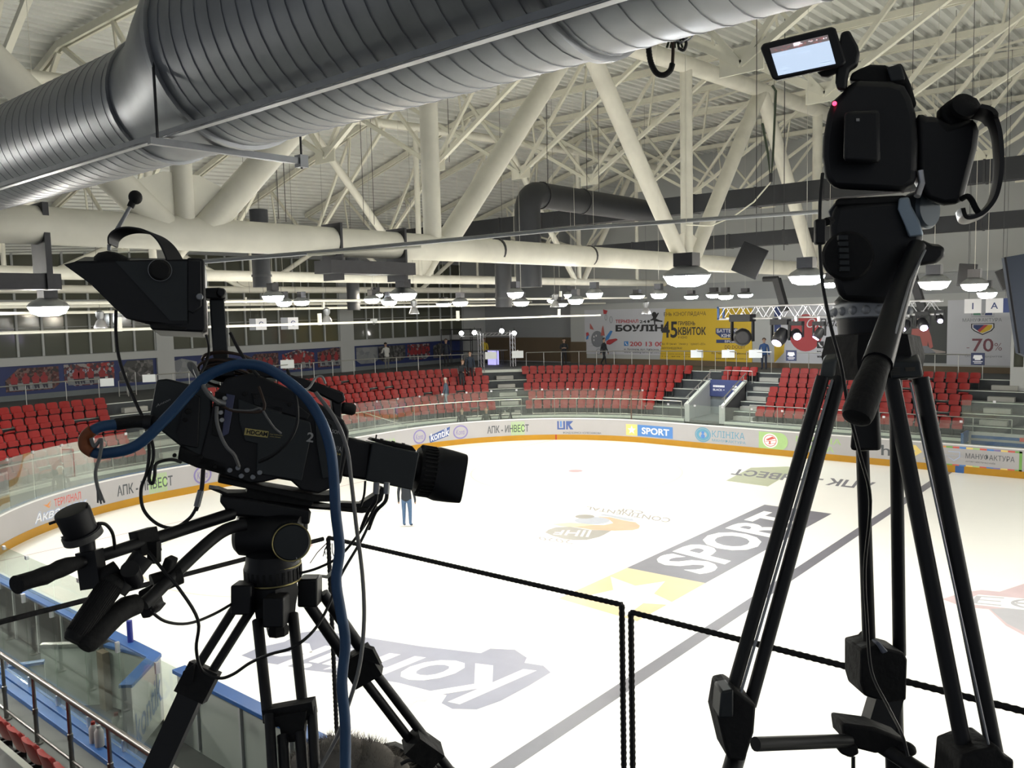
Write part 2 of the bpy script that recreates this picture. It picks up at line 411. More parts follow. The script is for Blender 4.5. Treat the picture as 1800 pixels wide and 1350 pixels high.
# centre emblem at the right edge
ipoly('centre_emblem', mat('paint_pale_pink', (.60, .48, .50), .4, var=.1, scale=2), .002, 'faded pink wing of the centre-ice emblem at the edge of the picture', (1656, 1053), (1690, 1042), (1725, 1037), (1757, 1040), (1800, 1026), (1850, 1012), (1900, 1040), (1900, 1110), (1850, 1130), (1800, 1117), (1768, 1100), (1738, 1071), (1690, 1066))
ipoly('centre_emblem_band', mat('paint_pale_grey', (.45, .45, .48), .4, var=.1, scale=2), .003, 'faded grey band of the centre-ice emblem', (1740, 1070), (1800, 1068), (1900, 1080), (1900, 1105), (1850, 1124), (1802, 1112), (1770, 1096))
ipoly('centre_emblem_strip', m_mwht, .004, 'white lettering strip of the centre-ice emblem', (1703, 1052), (1720, 1045), (1800, 1052), (1900, 1058), (1900, 1080), (1800, 1072), (1705, 1062))
mb = MB(); q = iq(.005, (1706, 1060), (1850, 1074), (1716, 1047), (1850, 1056)); text_quad(mb, 'ЕЄ', q[0], q[1], q[2], q[3], bold=.0); mark('centre_emblem_letters', mb, MATS['paint_pale_grey'], 'faint grey letter marks in the centre-ice emblem')
# ================================================================== tiers of the stands (one concrete structure)
TREADS = [(1.95, 3.05, 1.08), (3.05, 3.85, 1.51), (3.85, 4.65, 1.94), (4.65, 5.45, 2.37), (5.45, 6.25, 2.80)]
def d_wall(s):
    """how far the upper walkway reaches before it meets the hall walls"""
    a = rink(s, 0); n = rink_n(s); c = []
    if n.x < -1e-6: c.append((-12.2-a.x)/n.x)
    if n.y > 1e-6: c.append(((40.0 if a.x+n.x*8 > -3 else 41.0)-a.y)/n.y)
    if n.y < -1e-6: c.append((-13.0-a.y)/n.y)
    return min(c)
def tier_profile(first=0):
    def f(s):
        pr = [(TREADS[first][0], 0.0)]
        for a, b, z in TREADS[first:]: pr += [(a, z), (b, z)]
        e = d_wall(s)
        return pr+[(6.25, ZW), (e, ZW), (e, 0.0)]
    return f
VOM0, VOM1 = S3+0.75, S3+3.0
def tiers(a, b, first, nm):
    ss = s_range(a, b, 0.6); mb = MB(); vs = []; f = tier_profile(first); prs = [f(s) for s in ss]; n = len(prs[0])
    for s, pr in zip(ss, prs): vs += [rink(s, d, z) for d, z in pr]
    for i in range(len(ss)-1):
        for k in range(n):
            j = (k+1) % n
            q = [vs[i*n+k], vs[(i+1)*n+k], vs[(i+1)*n+j], vs[i*n+j]]
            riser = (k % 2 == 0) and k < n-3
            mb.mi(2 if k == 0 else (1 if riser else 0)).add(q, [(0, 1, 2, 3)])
    mb.mi(1)
    for i in (0, len(ss)-1): mb.add(vs[i*n:(i+1)*n], [tuple(range(n))])
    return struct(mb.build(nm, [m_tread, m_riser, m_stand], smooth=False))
o = tiers(-23.0, VOM0, 0, 'floor_stand_tiers'); o['label'] = 'dark grey stepped concrete tiers carrying the red seats'
o = tiers(VOM1, S3+16.2, 0, 'floor_stand_tiers'); o['label'] = 'dark grey stepped tiers to the right of the stand entrance'
o = tiers(VOM0, VOM1, 3, 'floor_stand_tiers'); o['label'] = 'upper tiers above the stand entrance'
mb = MB()
for a, b in ((-23.0, VOM0), (VOM1, S3+16.2)):
    sweep(mb, s_range(a, b, .6), [(1.92, 0.98), (2.02, 0.98), (2.02, 1.10), (1.92, 1.10)])
struct(mb.build('trim_1', m_nose, smooth=False), 'pale edge strip along the front of the stands')
mb = MB()
for (a, b, z) in TREADS[1:]+[(6.25, 0, ZW)]:
    for s0, s1 in ((-23.0, VOM0), (VOM1, S3+16.2)):
        sweep(mb, s_range(s0, s1, .6), [(a-.02, z-.02), (a+.05, z-.02), (a+.05, z+.012), (a-.02, z+.012)])
struct(mb.build('trim_2', m_nose, smooth=False), 'pale nosings along the tier edges')

# ================================================================== stairs in the aisles
def aisle(s0, s1, label):
    t = thing('aisle_stair', label, 'stairs', rink((s0+s1)/2, 3.0, 1.08))
    mid = (s0+s1)/2
    for (a, b, z0), z1 in zip(TREADS, [1.51, 1.94, 2.37, 2.80, ZW]):
        mb = MB()
        k = RAD/(RAD+b)if not (mid > S3 or S1 < mid < S2) else 1
        h = .52*k
        sweep(mb, [mid-h, mid, mid+h], [(b-.36, z0+.01), (b-.01, z0+.01), (b-.01, (z0+z1)/2), (b-.36, (z0+z1)/2)])
        mb.build('step', m_conc, t, smooth=False)
    return t
aisle(14.95, 17.0, 'grey concrete aisle steps at the left end of the hall, behind the television camera')
aisle(32.4, 33.6, 'grey concrete aisle steps below the lit booth in the curved corner')
aisle(43.35, 44.6, 'grey concrete aisle steps to the right of the stand entrance')
aisle(54.1, 55.7, 'grey concrete aisle steps at the right end of the red seats, by the white box')

# ================================================================== seats
def seat_proto():
    r = empty('stadium_seat')
    mb = MB(); n = 9
    def sheet(y0, z0, y1, z1, wx, th, bow, cr):
        """rounded, slightly dished panel between two heights"""
        rows = [0, .08, .2, .5, .8, .92, 1.0]; vs = []; nx = 6
        for side in (0, 1):
            for t in rows:
                e = min(t, 1-t); ww = wx*(1-cr*max(0, (.2-e)/.2)**2)
                for i in range(nx+1):
                    u = -1+2*i/nx
                    y = y0+(y1-y0)*t+bow*(1-u*u)+(-th if side else 0); vs.append((u*ww, y, z0+(z1-z0)*t))
        fs = []; R = len(rows); W = nx+1
        for i in range(R-1):
            for k in range(nx):
                a = i*W+k; fs.append((a, a+1, a+W+1, a+W)); b = R*W+a; fs.append((b, b+W, b+W+1, b+1))
        for k in range(nx):
            fs.append((k, R*W+k, R*W+k+1, k+1)); a = (R-1)*W+k; fs.append((a, a+1, R*W+a+1, R*W+a))
        for i in range(R-1):
            a = i*W; fs.append((a, a+W, R*W+a+W, R*W+a)); a = i*W+nx; fs.append((a, R*W+a, R*W+a+W, a+W))
        return vs, fs
    v, f = sheet(.02, .48, .10, .77, .215, .045, .03, .28); MB().add(v, f).build('backrest', m_seat, r)
    v, f = sheet(-.12, .31, -.07, .515, .205, .06, .012, .16); pan = MB().add(v, f).build('seat_pan', m_seat, r)
    mb = MB(); mb.box((-.2, -.10, .0), (-.16, .06, .36)).box((.16, -.10, .0), (.2, .06, .36)); mb.box((-.2, -.06, .26), (.2, .0, .30))
    mb.build('bracket', m_seatd, r)
    return r
# +y of a seat points away from the ice
seat0 = seat_proto()
seat1 = copy_tree(seat0)      # one left folded down
for c in seat1.children:
    if c.name.startswith('seat_pan'):
        c.rotation_euler = (radians(72), 0, 0); c.location = (0, .30, .28)
SEATS = []
SEAT_D = [6.02, 5.22, 4.42, 3.62, 2.82]
def seat_row(s0, s1, k, where):
    d = SEAT_D[k]; L = 0.0; pts = []; s = s0; ds = .01
    nxt = .24+(.22 if k % 2 else 0)
    while s < s1-.01:
        L += (rink(s+ds, d)-rink(s, d)).length; s += ds
        if L >= nxt:
            pts.append(s); nxt += .492
    for q in pts:
        if (rink(s1, d)-rink(q, d)).length < .2: continue
        p = rink(q, d, TREADS[4-k][2]); n = rink_n(q)
        SEATS.append((p, atan2(n.y, n.x)-pi/2, where, k))
ROWN = ['top row', 'second row from top', 'middle row', 'second row from bottom', 'bottom row']
for k in range(5):
    seat_row(3.0, 14.9, k, 'block at the left end')
    seat_row(17.05, 32.35, k, 'wide block left of the booth steps')
    seat_row(33.6, [39.95, 39.9, 39.76, 39.7, 39.3][k], k, 'curved block right of the booth steps')
    seat_row(44.6, 54.05, k, 'block right of the stand entrance')
for k in range(2): seat_row(41.35, 43.32, k, 'short block above the stand entrance')
def masked(x, y):
    """sight lines fully closed off by the television camera or the right tripod"""
    if 300 < x < 520 and 690 < y < 850: return True
    if 275 < x < 560 and 690 < y < 790: return True
    if 1478 < x < 1560 and 600 < y < 770: return True
    return False
vis = []; hid = []
for sd in SEATS:
    x, y = proj(sd[0]+V3((0, 0, .6)))
    if -12 < x < 1812: (hid if masked(x, y) else vis).append((depth(sd[0]), sd))
vis.sort(key=lambda t: t[0])
single, rest = vis[:300], vis[300:]+hid
used = {}
rs = random.Random(5)
for _, (p, rz, where, k) in single:
    proto = seat1 if rs.random() < (.10 if k < 2 else .03) else seat0
    o = copy_tree(proto)
    o.location = p; o.rotation_euler = (0, 0, rz)
    tag(o, 'red tip-up seat, %s, %s' % (ROWN[k], where), 'seat', 'red seats, %s, %s' % (ROWN[k], where))
mb = MB()
for _, (p, rz, where, k) in rest:
    T = Matrix.Translation(p) @ Matrix.Rotation(rz, 4, 'Z')
    for c in seat0.children:
        if c.name.startswith('bracket'): continue
        mb.add([T @ v.co for v in c.data.vertices], [tuple(q.vertices) for q in c.data.polygons])
if rest:
    o = mb.build('stadium_seats', m_seat); tag(o, 'remaining red plastic seats, farthest in the curved blocks and behind the cameras', 'seats', kind='stuff')
# near stand, bottom left of the view (seen from behind)
for i in range(8):
    o = copy_tree(seat0); o.location = (18.55+i*.47, -2.97, 1.09); o.rotation_euler = (0, 0, pi)
    tag(o, 'red plastic tip-up seat in the near front row, behind the near steel railing', 'seat', 'near front row seats')
for r_ in (seat0, seat1):
    for c in list(r_.children): bpy.data.objects.remove(c)
    bpy.data.objects.remove(r_)
print('SEATS in view', len(vis), 'single', len(single))
# ================================================================== boards round the far side
BH = 1.16
SB0, SB1 = 3.0, S3+17.5
def bfn(off=0.006):
    return lambda s, z: rink(s, 0, 0) - rink_n(s)*off + V3((0, 0, z))
db = thing('dasher_board', 'white dasher boards with adverts and yellow kick strip round the far side of the rink', 'rink boards', rink(S2, 0, 0))
ss = s_range(SB0, SB1, .45)
mb = MB(); sweep(mb, ss, [(0, .0), (.09, .0), (.09, BH-.03), (0, BH-.03)]); mb.build('panel', m_board, db)
mb = MB(); sweep(mb, ss, [(-.012, .0), (0.0, .0), (0.0, .28), (-.012, .28)]); lab(mb.build('kick_strip', m_yellow, db), 'yellow kick strip along the ice')
mb = MB(); sweep(mb, ss, [(-.02, BH-.05), (.11, BH-.05), (.11, BH), (-.02, BH)]); lab(mb.build('cap_rail', mat('cap_white', (.72, .72, .72), .4, var=.05), db), 'white cap rail')
mb = MB(); sweep(mb, s_range(SB0, 15.5, .45), [(.1, BH-.04), (.16, BH-.04), (.16, BH+.03), (.1, BH+.03)]); lab(mb.build('glass_channel', m_blue, db), 'blue channel under the glass at the left')
mb = MB(); rect_map(mb, bfn(.016), 54.25-.32+.3, .0, 54.25+.3, .28); lab(mb.build('blue_line_mark', m_blue, db, smooth=False), 'blue line mark on the kick strip')
mb = MB(); rect_map(mb, bfn(.016), s_of_px(977.5, 771, 0)-.04, .0, s_of_px(977.5, 771, 0)+.04, .28); lab(mb.build('goal_line_mark', mat('mark_red', (.35, .03, .02), .5), db, smooth=False), 'dark red mark on the kick strip')
C_ = dict(green=(.16, .34, .08), grey=(.07, .08, .09), purple=(.20, .17, .38), blue=(.07, .20, .50), navy=(.05, .09, .26), lilac=(.36, .44, .62), red=(.55, .10, .08), orange=(.62, .26, .08), gold=(.72, .55, .18), wht=(.8, .8, .8), sgreen=(.35, .52, .22), teal=(.10, .28, .40))
def pm(c): return mat('print_'+c, C_[c], .45, var=.06)
def sx(x, y): return s_of_px(x, y, 0)
ADV = {}
def advert(name, label, parts):
    """each colour of one printed advert is one flat mesh on the board face"""
    for i, (c, fnlist) in enumerate(parts):
        mb = MB(); f = bfn(.006+.003*i)
        for q in fnlist: q(mb, f)
        o = mb.build(name, pm(c), db, smooth=False); lab(o, label+' (%s part)' % {'wht': 'white', 'sgreen': 'pale green', 'lilac': 'pale blue', 'gold': 'yellow'}.get(c, c) if len(parts) > 1 else label)
def T(s, a, b, z0, z1, bold=.02, shear=0.0): return lambda mb, f: text_map(mb, s, f, a, b, z0, z1, bold*.5, shear)
def RC(a, b, z0, z1, n=4): return lambda mb, f: rect_map(mb, f, a, z0, b, z1, max(1, int(math.ceil(abs(b-a)/.15))))
def RG(c, z, rx, ry, t): return lambda mb, f: ring_map(mb, f, c, z, rx, ry, t)
def DC(c, z, rx, ry): return lambda mb, f: poly_strips(mb, f, [(c+rx*cos(i*pi/14), z+ry*sin(i*pi/14)) for i in range(28)], .12)
def PL(*p): return lambda mb, f: poly_strips(mb, f, list(p))
# left end
a, b = sx(60, 920), sx(134, 900); advert('printed_advert', 'Аквапарк lettering in pale blue on the left boards', [('lilac', [T('Акваnарк', a, a+2.5, .28, .74, .09, .25)]), ('wht', [T('Акваnарк', a+.02, a+2.48, .33, .69, -.005, .25)])])
a, b = sx(95, 885), sx(142, 875); advert('printed_advert', 'red ТЕРМІНАЛ lettering on the left boards', [('red', [T('ТЕРМІНАЛ', a, b, .72, .98)])])
a, b = sx(74, 882), sx(90, 880); advert('printed_advert', 'small orange wing mark before the red lettering', [('orange', [PL((a, .92), (a+.25, .80), (b, .98), (a+.2, .88)), PL((a+.1, .86), (a+.3, .74), (b, .9), (a+.3, .8))])])
def apk(x0, x1, y, label):
    a, b = sx(x0, y), sx(x1, y); w_ = b-a
    st = [RC(a+w_*.58+i*w_*.033, a+w_*.58+i*w_*.033+w_*.018, .30, 1.02, 1) for i in range(10)]
    advert('printed_advert', label, [('sgreen', st+[RC(a+w_*.60, a+w_*.88, .46, .86, 3)]), ('grey', [T('АПК - ИНВЕСТ', a, b, .46, .86, .035)])])
apk(206, 305, 872, 'dark АПК - ИНВЕСТ lettering with green stripes on the left boards')
def konti(x0, x1, y, label):
    a, b = sx(x0, y), sx(x1, y); c = (a+b)/2; rx = (b-a)/2
    advert('printed_advert', label, [('purple', [RG(c, .66, rx, .36, .07), T('Konti', c-rx*.62, c+rx*.62, .52, .80, .005, .25)])])
konti(341, 373, 856, 'purple oval ring emblem beside the dark lettering on the left boards')
a, b = sx(648, 790), sx(696, 782); advert('printed_advert', 'pale green М\'ЯСНА lettering above the long lens', [('sgreen', [T("М'ЯСНА", a, b, .50, .80, .015)])])
konti(727, 749, 785, 'purple oval ring emblem left of the blue kontik lettering')
a, b = sx(756, 784), sx(792, 780); advert('printed_advert', 'tilted white kontik lettering with blue outline', [('navy', [PL((a, .26), (b-.1, .52), (b, 1.0), (a-.05, .62))]), ('wht', [lambda mb, f, a=a, b=b: text_map(mb, 'kontik', lambda s, z: f(s, z+.26*(s-a)/(b-a)), a+.06, b-.06, .32, .72, .012)])])
konti(797, 823, 778, 'purple oval ring emblem right of the blue kontik lettering')
apk(857, 930, 776, 'dark АПК - ИНВЕСТ lettering with green stripes at the far end of the boards')
a, b = sx(980, 772), sx(1005, 772); w_ = b-a
advert('printed_advert', 'navy block monogram of the fund', [('navy', [RC(a, a+w_*.12, .55, 1.0, 1), RC(a, a+w_*.55, .55, .63, 2), RC(a+w_*.42, a+w_*.55, .55, 1.0, 1), PL((a+w_*.62, .55), (a+w_*.75, .55), (a+w_*.75, 1.0), (a+w_*.62, 1.0)), PL((a+w_*.75, .78), (a+w_*.9, .55), (b+.1, .55), (a+w_*.88, .8), (b+.1, 1.0), (a+w_*.75, 1.0))]), ('blue', [RC(a+w_*.2, a+w_*.32, .68, 1.0, 1)])])
a, b = sx(990, 772), sx(1057, 774); advert('printed_advert', 'small grey fund lettering under the navy monogram', [('grey', [T('ФОНД БОРИСА КОЛЕСНИКОВА', a, b, .31, .43, .02)])])
a, c, b = sx(1101, 777), sx(1121, 777), sx(1183, 780)
advert('printed_advert', 'blue and yellow SPORT advert with a white star', [('gold', [RC(a, c, .34, .92)]), ('blue', [RC(c, b, .34, .92)]), ('wht', [T('SPORT', c+.25, b-.2, .46, .80, .045), PL(*[(((a+c)/2)+(.24 if i % 2 == 0 else .1)*cos(pi/2+i*pi/5), .63+(.24 if i % 2 == 0 else .1)*sin(pi/2+i*pi/5)) for i in range(10)])])])
a, b = sx(1224, 785), sx(1248, 787); c = (a+b)/2
advert('printed_advert', 'round blue clinic emblem with a white figure', [('teal', [RG(c, .68, .42, .36, .05), RG(c, .68, .35, .29, .14)]), ('blue', [DC(c, .60, .11, .11), DC(c, .78, .08, .07)])])
a, b = sx(1252, 788), sx(1309, 792)
advert('printed_advert', 'grey-blue КЛІНІКА МАНУФАКТУРА lettering', [('teal', [T('КЛІНІКА', a, b, .60, .92, .0), T('МАНУФАКТУРА', a, b+.05, .38, .52, .0)])])
a, b = sx(1334, 794), sx(1385, 800); c = a+(b-a)*.40
advert('printed_advert', 'green panel with a white disc and red writing', [('sgreen', [RC(a, b-.38, .26, 1.05), PL(*[(b-.379+.38*cos(-pi/2+i*pi/16), .655+.395*sin(-pi/2+i*pi/16)) for i in range(17)])]), ('wht', [DC(c, .66, .36, .33)]), ('red', [RG(c, .66, .30, .27, .03), PL((c-.22, .70), (c+.1, .86), (c+.25, .78), (c-.1, .66)), PL((c-.24, .60), (c+.26, .68), (c+.26, .70), (c-.24, .62)), PL((c-.1, .48), (c+.24, .55), (c+.24, .57), (c-.1, .50)), T('1', c-.06, c+.02, .50, .64, .0)])])
a = sx(1399, 801); advert('printed_advert', 'green М\'ЯСНА ВЕСНА lettering behind the tripod legs', [('sgreen', [T("М'ЯСНА", a, a+2.0, .72, .98, .02), T('ВЕСНА', a, a+1.7, .36, .62, .02)])])
a = sx(1549, 818); b = sx(1600, 822)
advert('printed_advert', 'grey tech lettering and yellow chevrons behind the tripod legs', [('grey', [T('h', a, a+.36, .44, .88, .02)]), ('gold', [PL((b-.1, .5), (b+.15, .5), (b+.45, .72), (b+.2, .98), (b-.05, .98), (b+.2, .73)), PL((b+.5, .45), (b+.7, .45), (b+.9, .65), (b+.75, .65))])])
a, b = sx(1651, 828), sx(1796, 842); c = (a+b)/2
cols = ['orange', 'green', 'red', 'blue', 'gold', 'sgreen', 'red', 'blue', 'purple', 'gold', 'red', 'green']
fr = {}
for i in range(12):
    u0, u1 = a+(b-a)*i/12, a+(b-a)*(i+1)/12
    fr.setdefault(cols[i], []).extend([RC(u0, u1, .98, 1.05, 1), RC(u0, u1, .27, .33, 1)])
fr.setdefault('orange', []).append(RC(a, a+.1, .27, 1.05, 1)); fr.setdefault('green', []).append(RC(b-.1, b, .27, 1.05, 1))
for c2, l_ in fr.items(): advert('printed_advert', 'МАНУФАКТУРА advert with a patchwork border at the right', [(c2, l_)]); 
advert('printed_advert', 'grey МАНУФАКТУРА lettering inside the patchwork border', [('grey', [T('МАНУФАКТУРА', a+.95, b-.25, .60, .83, .0), T('АУТЛЕТ-МІСТЕЧКО КИЇВ', a+.95, b-.9, .46, .53, .0)]), ('lilac', [PL((a+.3, .85), (a+.75, .85), (a+.75, .62), (a+.53, .45), (a+.3, .62), (a+.33, .62), (a+.53, .49), (a+.72, .64), (a+.72, .82), (a+.33, .82)), T('МАНУФАКТУРА', a+.2, a+.85, .66, .70, .0)])])

# ---- glass above the far boards: each pane is a thing
def pane(s0, s1, z0, z1, par):
    mb = MB(); sweep(mb, s_range(s0, s1, .5), [(.045, z0), (.058, z0), (.058, z1), (.045, z1)])
    t = mb.build('glass_pane', g_shield, par)
    mb = MB(); p = rink(s1, .05, 0); n = rink_n(s1); e = V3((-n.y, n.x, 0))
    mb.obox(p+V3((0, 0, z1-.02)), e*.05, n*.02, V3((0, 0, .045))); mb.build('clip', m_alu, t)
    return t
SG = s_of_px(1130, 682, 0.05)
n = 27; a0 = 3.2
gb_ = thing('glass_barrier', 'tall clear glass barrier on the white boards around the curved end of the rink', 'rink glass', rink(20, .05, BH))
for i in range(n):
    s0 = a0+(SG-a0)*i/n; s1 = a0+(SG-a0)*(i+1)/n
    pane(s0+.01, s1-.01, BH+.005, 2.72, gb_)
se = s_of_px(1690, 740, .05); n = 10
gb_ = thing('glass_barrier', 'low clear glass barrier on the white boards along the far straight side', 'rink glass', rink(SG+4, .05, BH))
for i in range(n):
    s0 = SG+(se-SG)*i/n; s1 = SG+(se-SG)*(i+1)/n
    pane(s0+.01, s1-.01, BH+.005, 2.08, gb_)
gb_ = thing('glass_barrier', 'tall clear glass barrier right of the blue-line mark at the right edge', 'rink glass', rink(se, .05, BH))
for i in range(2):
    pane(se+i*1.15+.01, se+(i+1)*1.15-.01, BH+.005, 2.93, gb_)
mb = MB(); mb.beam((7.75, 30.12, 1.1), (7.75, 30.12, 2.65), .05, .05); tag(mb.build('glass_post', mat('rust_post', (.16, .05, .03), .6)), 'thin rust-brown post in the glass in front of the curved seat block', 'post')
# the box with blue and white stripes behind the glass at the right edge
pb = thing('penalty_box_wall', 'blue and white striped low wall behind the glass at the right edge', 'low wall', (24.6, 31.6, 0))
mb = MB(); mb.box((23.2, 31.0, 0), (30, 31.1, 1.55)); mb.build('panel', m_board, pb)
mb = MB(); mb.box((23.3, 30.985, 1.3), (30, 31.0, 1.42)).box((23.3, 30.985, 1.05), (30, 31.0, 1.2)); lab(mb.build('stripe', m_blue, pb), 'blue stripes')
mb = MB(); mb.box((25.0, 30.975, 1.28), (26.2, 30.985, 1.44)); lab(mb.build('red_patch', pm('red'), pb), 'red patch')
mb = MB(); mb.box((23.1, 30.12, 1.16), (23.2, 31.1, 1.58)); lab(mb.build('end_panel', m_blue, pb), 'blue end panel')
for i in range(3):
    t = thing('drink_bottle', 'small pale bottle standing on the striped wall at the right edge', 'bottle', (25.5+i*.22, 31.05, 1.55), 0, 'bottles on the striped wall')
    mb = MB(); mb.lathe((25.5+i*.22, 31.05, 1.55), (0, 0, 1), [(0, .035), (.16, .035), (.19, .02)], 10); mb.build('body', m_board, t)
    mb = MB(); mb.lathe((25.5+i*.22, 31.05, 1.74), (0, 0, 1), [(0, .02), (.04, .012)], 8); mb.build('cap', m_blue, t)

# ================================================================== steel railings
def railing(s0, s1, d, z0, h, step, label, mids=(), group=None, panel=None):
    """tubular rail on posts, parallel to the boards"""
    t = thing('steel_railing', label, 'railing', rink((s0+s1)/2, d, z0), 0, group)
    mb = MB(); mb.tube([rink(s, d, z0+h) for s in s_range(s0, s1, .6)], .024, 8); mb.build('top_rail', m_steel, t)
    for q in mids:
        mb = MB(); mb.tube([rink(s, d, z0+h*q) for s in s_range(s0, s1, .6)], .013, 6); mb.build('lower_rail', m_steel, t)
    L = (s1-s0); n = max(1, round(L/step))
    for i in range(n+1):
        p = rink(s0+L*i/n, d, z0); mb = MB(); mb.cyl(p, p+V3((0, 0, h)), .019, n=8); mb.build('post', m_steel, t)
    return t
FZ = 1.09
railing(4.0, 14.6, 2.05, FZ, .9, 1.25, 'steel railing along the front of the seats at the left end', (.1,))
railing(17.3, 33.4, 2.05, FZ, .9, 1.0, 'steel railing curving along the front of the seats below the booth', (.1,))
railing(33.9, S3+.55, 2.05, FZ, .9, .95, 'steel railing along the front of the curved seat block', (.1,))
railing(S3+4.3, S3+15.5, 2.05, FZ, .9, 1.45, 'steel railing along the front of the seats behind the right tripod', (.1,))
railing(4.0, 14.6, 6.33, ZW, 1.12, 1.0, 'steel railing behind the top seats at the left end')
railing(17.2, 32.3, 6.33, ZW, 1.12, .78, 'steel railing behind the top seats left of the lit booth')
railing(33.8, S3+1.6, 6.33, ZW, 1.12, .62, 'steel railing behind the top seats in front of the bowling banner')
railing(S3+2.2, S3+3.6, 6.33, ZW, 1.12, 1.3, 'short steel railing in front of the yellow banner end')
railing(S3+4.6, S3+13.6, 6.33, ZW, 1.12, 1.0, 'steel railing behind the top seats in front of the white sale banner')
# slanting hand rails beside the steps at the left
t = thing('hand_rail', 'slanting steel hand rail beside the aisle steps at the left, by the lens', 'railing', (-1.5, 20.3, 1.1))
mb = MB(); mb.tube([(-2.05, 20.4, 2.0), (-.25, 21.8, 1.25)], .022, 8); mb.build('rail', m_steel, t)
mb = MB(); mb.cyl((-.25, 21.8, 0.0), (-.25, 21.8, 1.25), .018, n=8); mb.build('post', m_steel, t)
# paper notices hung on the top railings
def notice(x, y, label, s=.22):
    p = onV(x, y, 36.29) if x > 1180 else at(x, y, depth(rink(s_of_px(x, y, 6.3), 6.3, 4)))
    q = (CAM-p); q.z = 0; q.normalize(); e = V3((-q.y, q.x, 0)); p = p+q*.005
    t = thing('paper_notice', label, 'notice', p)
    mb = MB(); mb.obox(p, e*s*1.15, V3((0, 0, s*.72)), q*.004); mb.build('sheet', mat('paper', (.75, .78, .80), .7, var=.03), t, smooth=False)
    mb = MB(); mb.obox(p+V3((0, 0, s*.78)), e*.05, V3((0, 0, .03)), q*.012); mb.build('clip', m_steel, t)
    return t
for x, y, l in ((188, 672, 'white paper notice on the left top railing, near the steps'), (262, 665, 'white paper notice on the railing just left of the television camera'), (505, 640, 'white paper notice on the railing under the hockey photographs'), (863, 625, 'white paper notice on the railing below the lit booth table'), (910, 623, 'white paper notice on the railing at the right booth post'),
                (1225, 622, 'white paper notice on the railing, left one under the yellow banner'), (1280, 622, 'white paper notice on the railing, middle one under the yellow banner'), (1328, 622, 'white paper notice on the railing at the end of the yellow banner')):
    notice(x, y, l, .24 if x < 300 else .3)
def plaque(x, y, v, label):
    p = onV(x, y, v); t = thing('jersey_sign', label, 'sign', p)
    mb = MB(); mb.box((p.x-.28, v-.03, p.z-.28), (p.x+.28, v, p.z+.28)); mb.build('panel', mat('sign_navy', (.02, .03, .10), .5), t)
    f = lambda a, b: V3((p.x+a, v-.036, p.z+b))
    mb = MB(); poly_map(mb, f, [(-.16, .18), (-.05, .18), (.05, .18), (.16, .18), (.2, .03), (.12, .01), (.12, -.05), (-.12, -.05), (-.12, .01), (-.2, .03)]); rect_map(mb, f, -.2, -.13, .2, -.1); rect_map(mb, f, -.15, -.2, .15, -.17)
    lab(mb.build('symbol', mat('sign_white', (.8, .8, .85), .5), t, smooth=False), 'white jersey symbol')
plaque(1391, 625, 36.3, 'square navy sign with a white jersey symbol right of the man in blue')
plaque(1719, 631, 36.3, 'square navy sign with a white jersey symbol under the seventy percent banner')

# ================================================================== entrance through the stand
t = thing('stand_entrance', 'white-walled stairway entrance cut through the red seats right of the curved block', 'entrance', (10.9, 33.3, 1.08))
xa, xb = 9.85, 11.97
mb = MB(); mb.prism([(xa, 31.95, 1.08), (xa, 34.7, 1.08), (xa, 34.7, 2.85), (xa, 31.95, 1.75)], V3((.1, 0, 0))); lab(mb.build('side_wall', m_wallw, t), 'pale left wall')
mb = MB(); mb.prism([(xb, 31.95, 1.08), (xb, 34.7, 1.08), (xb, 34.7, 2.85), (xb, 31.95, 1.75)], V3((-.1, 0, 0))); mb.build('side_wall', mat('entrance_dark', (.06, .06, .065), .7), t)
mb = MB(); mb.box((xa, 34.66, 1.08), (xb, 34.72, 2.1)); mb.build('doorway', m_riser, t)
mb = MB(); mb.box((xa, 34.55, 2.05), (xb, 34.66, 2.95)); lab(mb.build('header_sign', mat('sign_navy2', (.035, .05, .15), .5), t), 'navy sign over the doorway')
f = lambda a, b: V3((a, 34.54, b))
mb = MB(); [rect_map(mb, f, 10.15+i*.075, 2.55, 10.21+i*.075, 2.66) for i in range(9)]; text_map(mb, 'BLACK +', f, 10.15, 10.82, 2.36, 2.47, .01); disc_map(mb, f, 11.4, 2.62, .13, .06); disc_map(mb, f, 11.38, 2.47, .16, .05)
mb.build('sign_lettering', mat('sign_white', (.8, .8, .85), .5), t, smooth=False)
mb = MB(); mb.box((xa, 31.95, .95), (xb, 34.66, 1.08)); mb.build('landing', m_tread, t)
for x in (xa+.05, xb-.05):
    mb = MB(); mb.prism([(x-.09, 31.95, 1.75), (x-.09, 34.7, 2.85), (x-.09, 34.7, 2.98), (x-.09, 31.95, 1.88)], V3((.18, 0, 0))); lab(mb.build('coping', m_nose, t), 'pale sloping coping')
    mb = MB(); mb.tube([(x, 31.95, 2.2), (x, 34.75, 3.32)], .03, 8)
    for k in range(3): q = .1+k*.4; mb.cyl((x, 31.95+2.8*q, 1.8+1.1*q), (x, 31.95+2.8*q, 2.2+1.12*q), .02, n=6)
    mb.build('hand_rail', m_steel, t)
mb = MB(); mb.tube([(xa, 34.75, 3.45), (xb+.3, 34.75, 3.45)], .02, 8)
for x in (xa, (xa+xb)/2, xb+.3): mb.cyl((x, 34.75, 2.8), (x, 34.75, 3.45), .018, n=6)
mb.build('guard_rail', m_steel, t)
mb = MB(); mb.box((xa, 31.93, .98), (xa+.26, 32.0, 1.9)); mb.box((xb-.2, 31.93, .98), (xb+.1, 32.0, 1.9)); lab(mb.build('end_post', m_wallw, t), 'pale end posts')

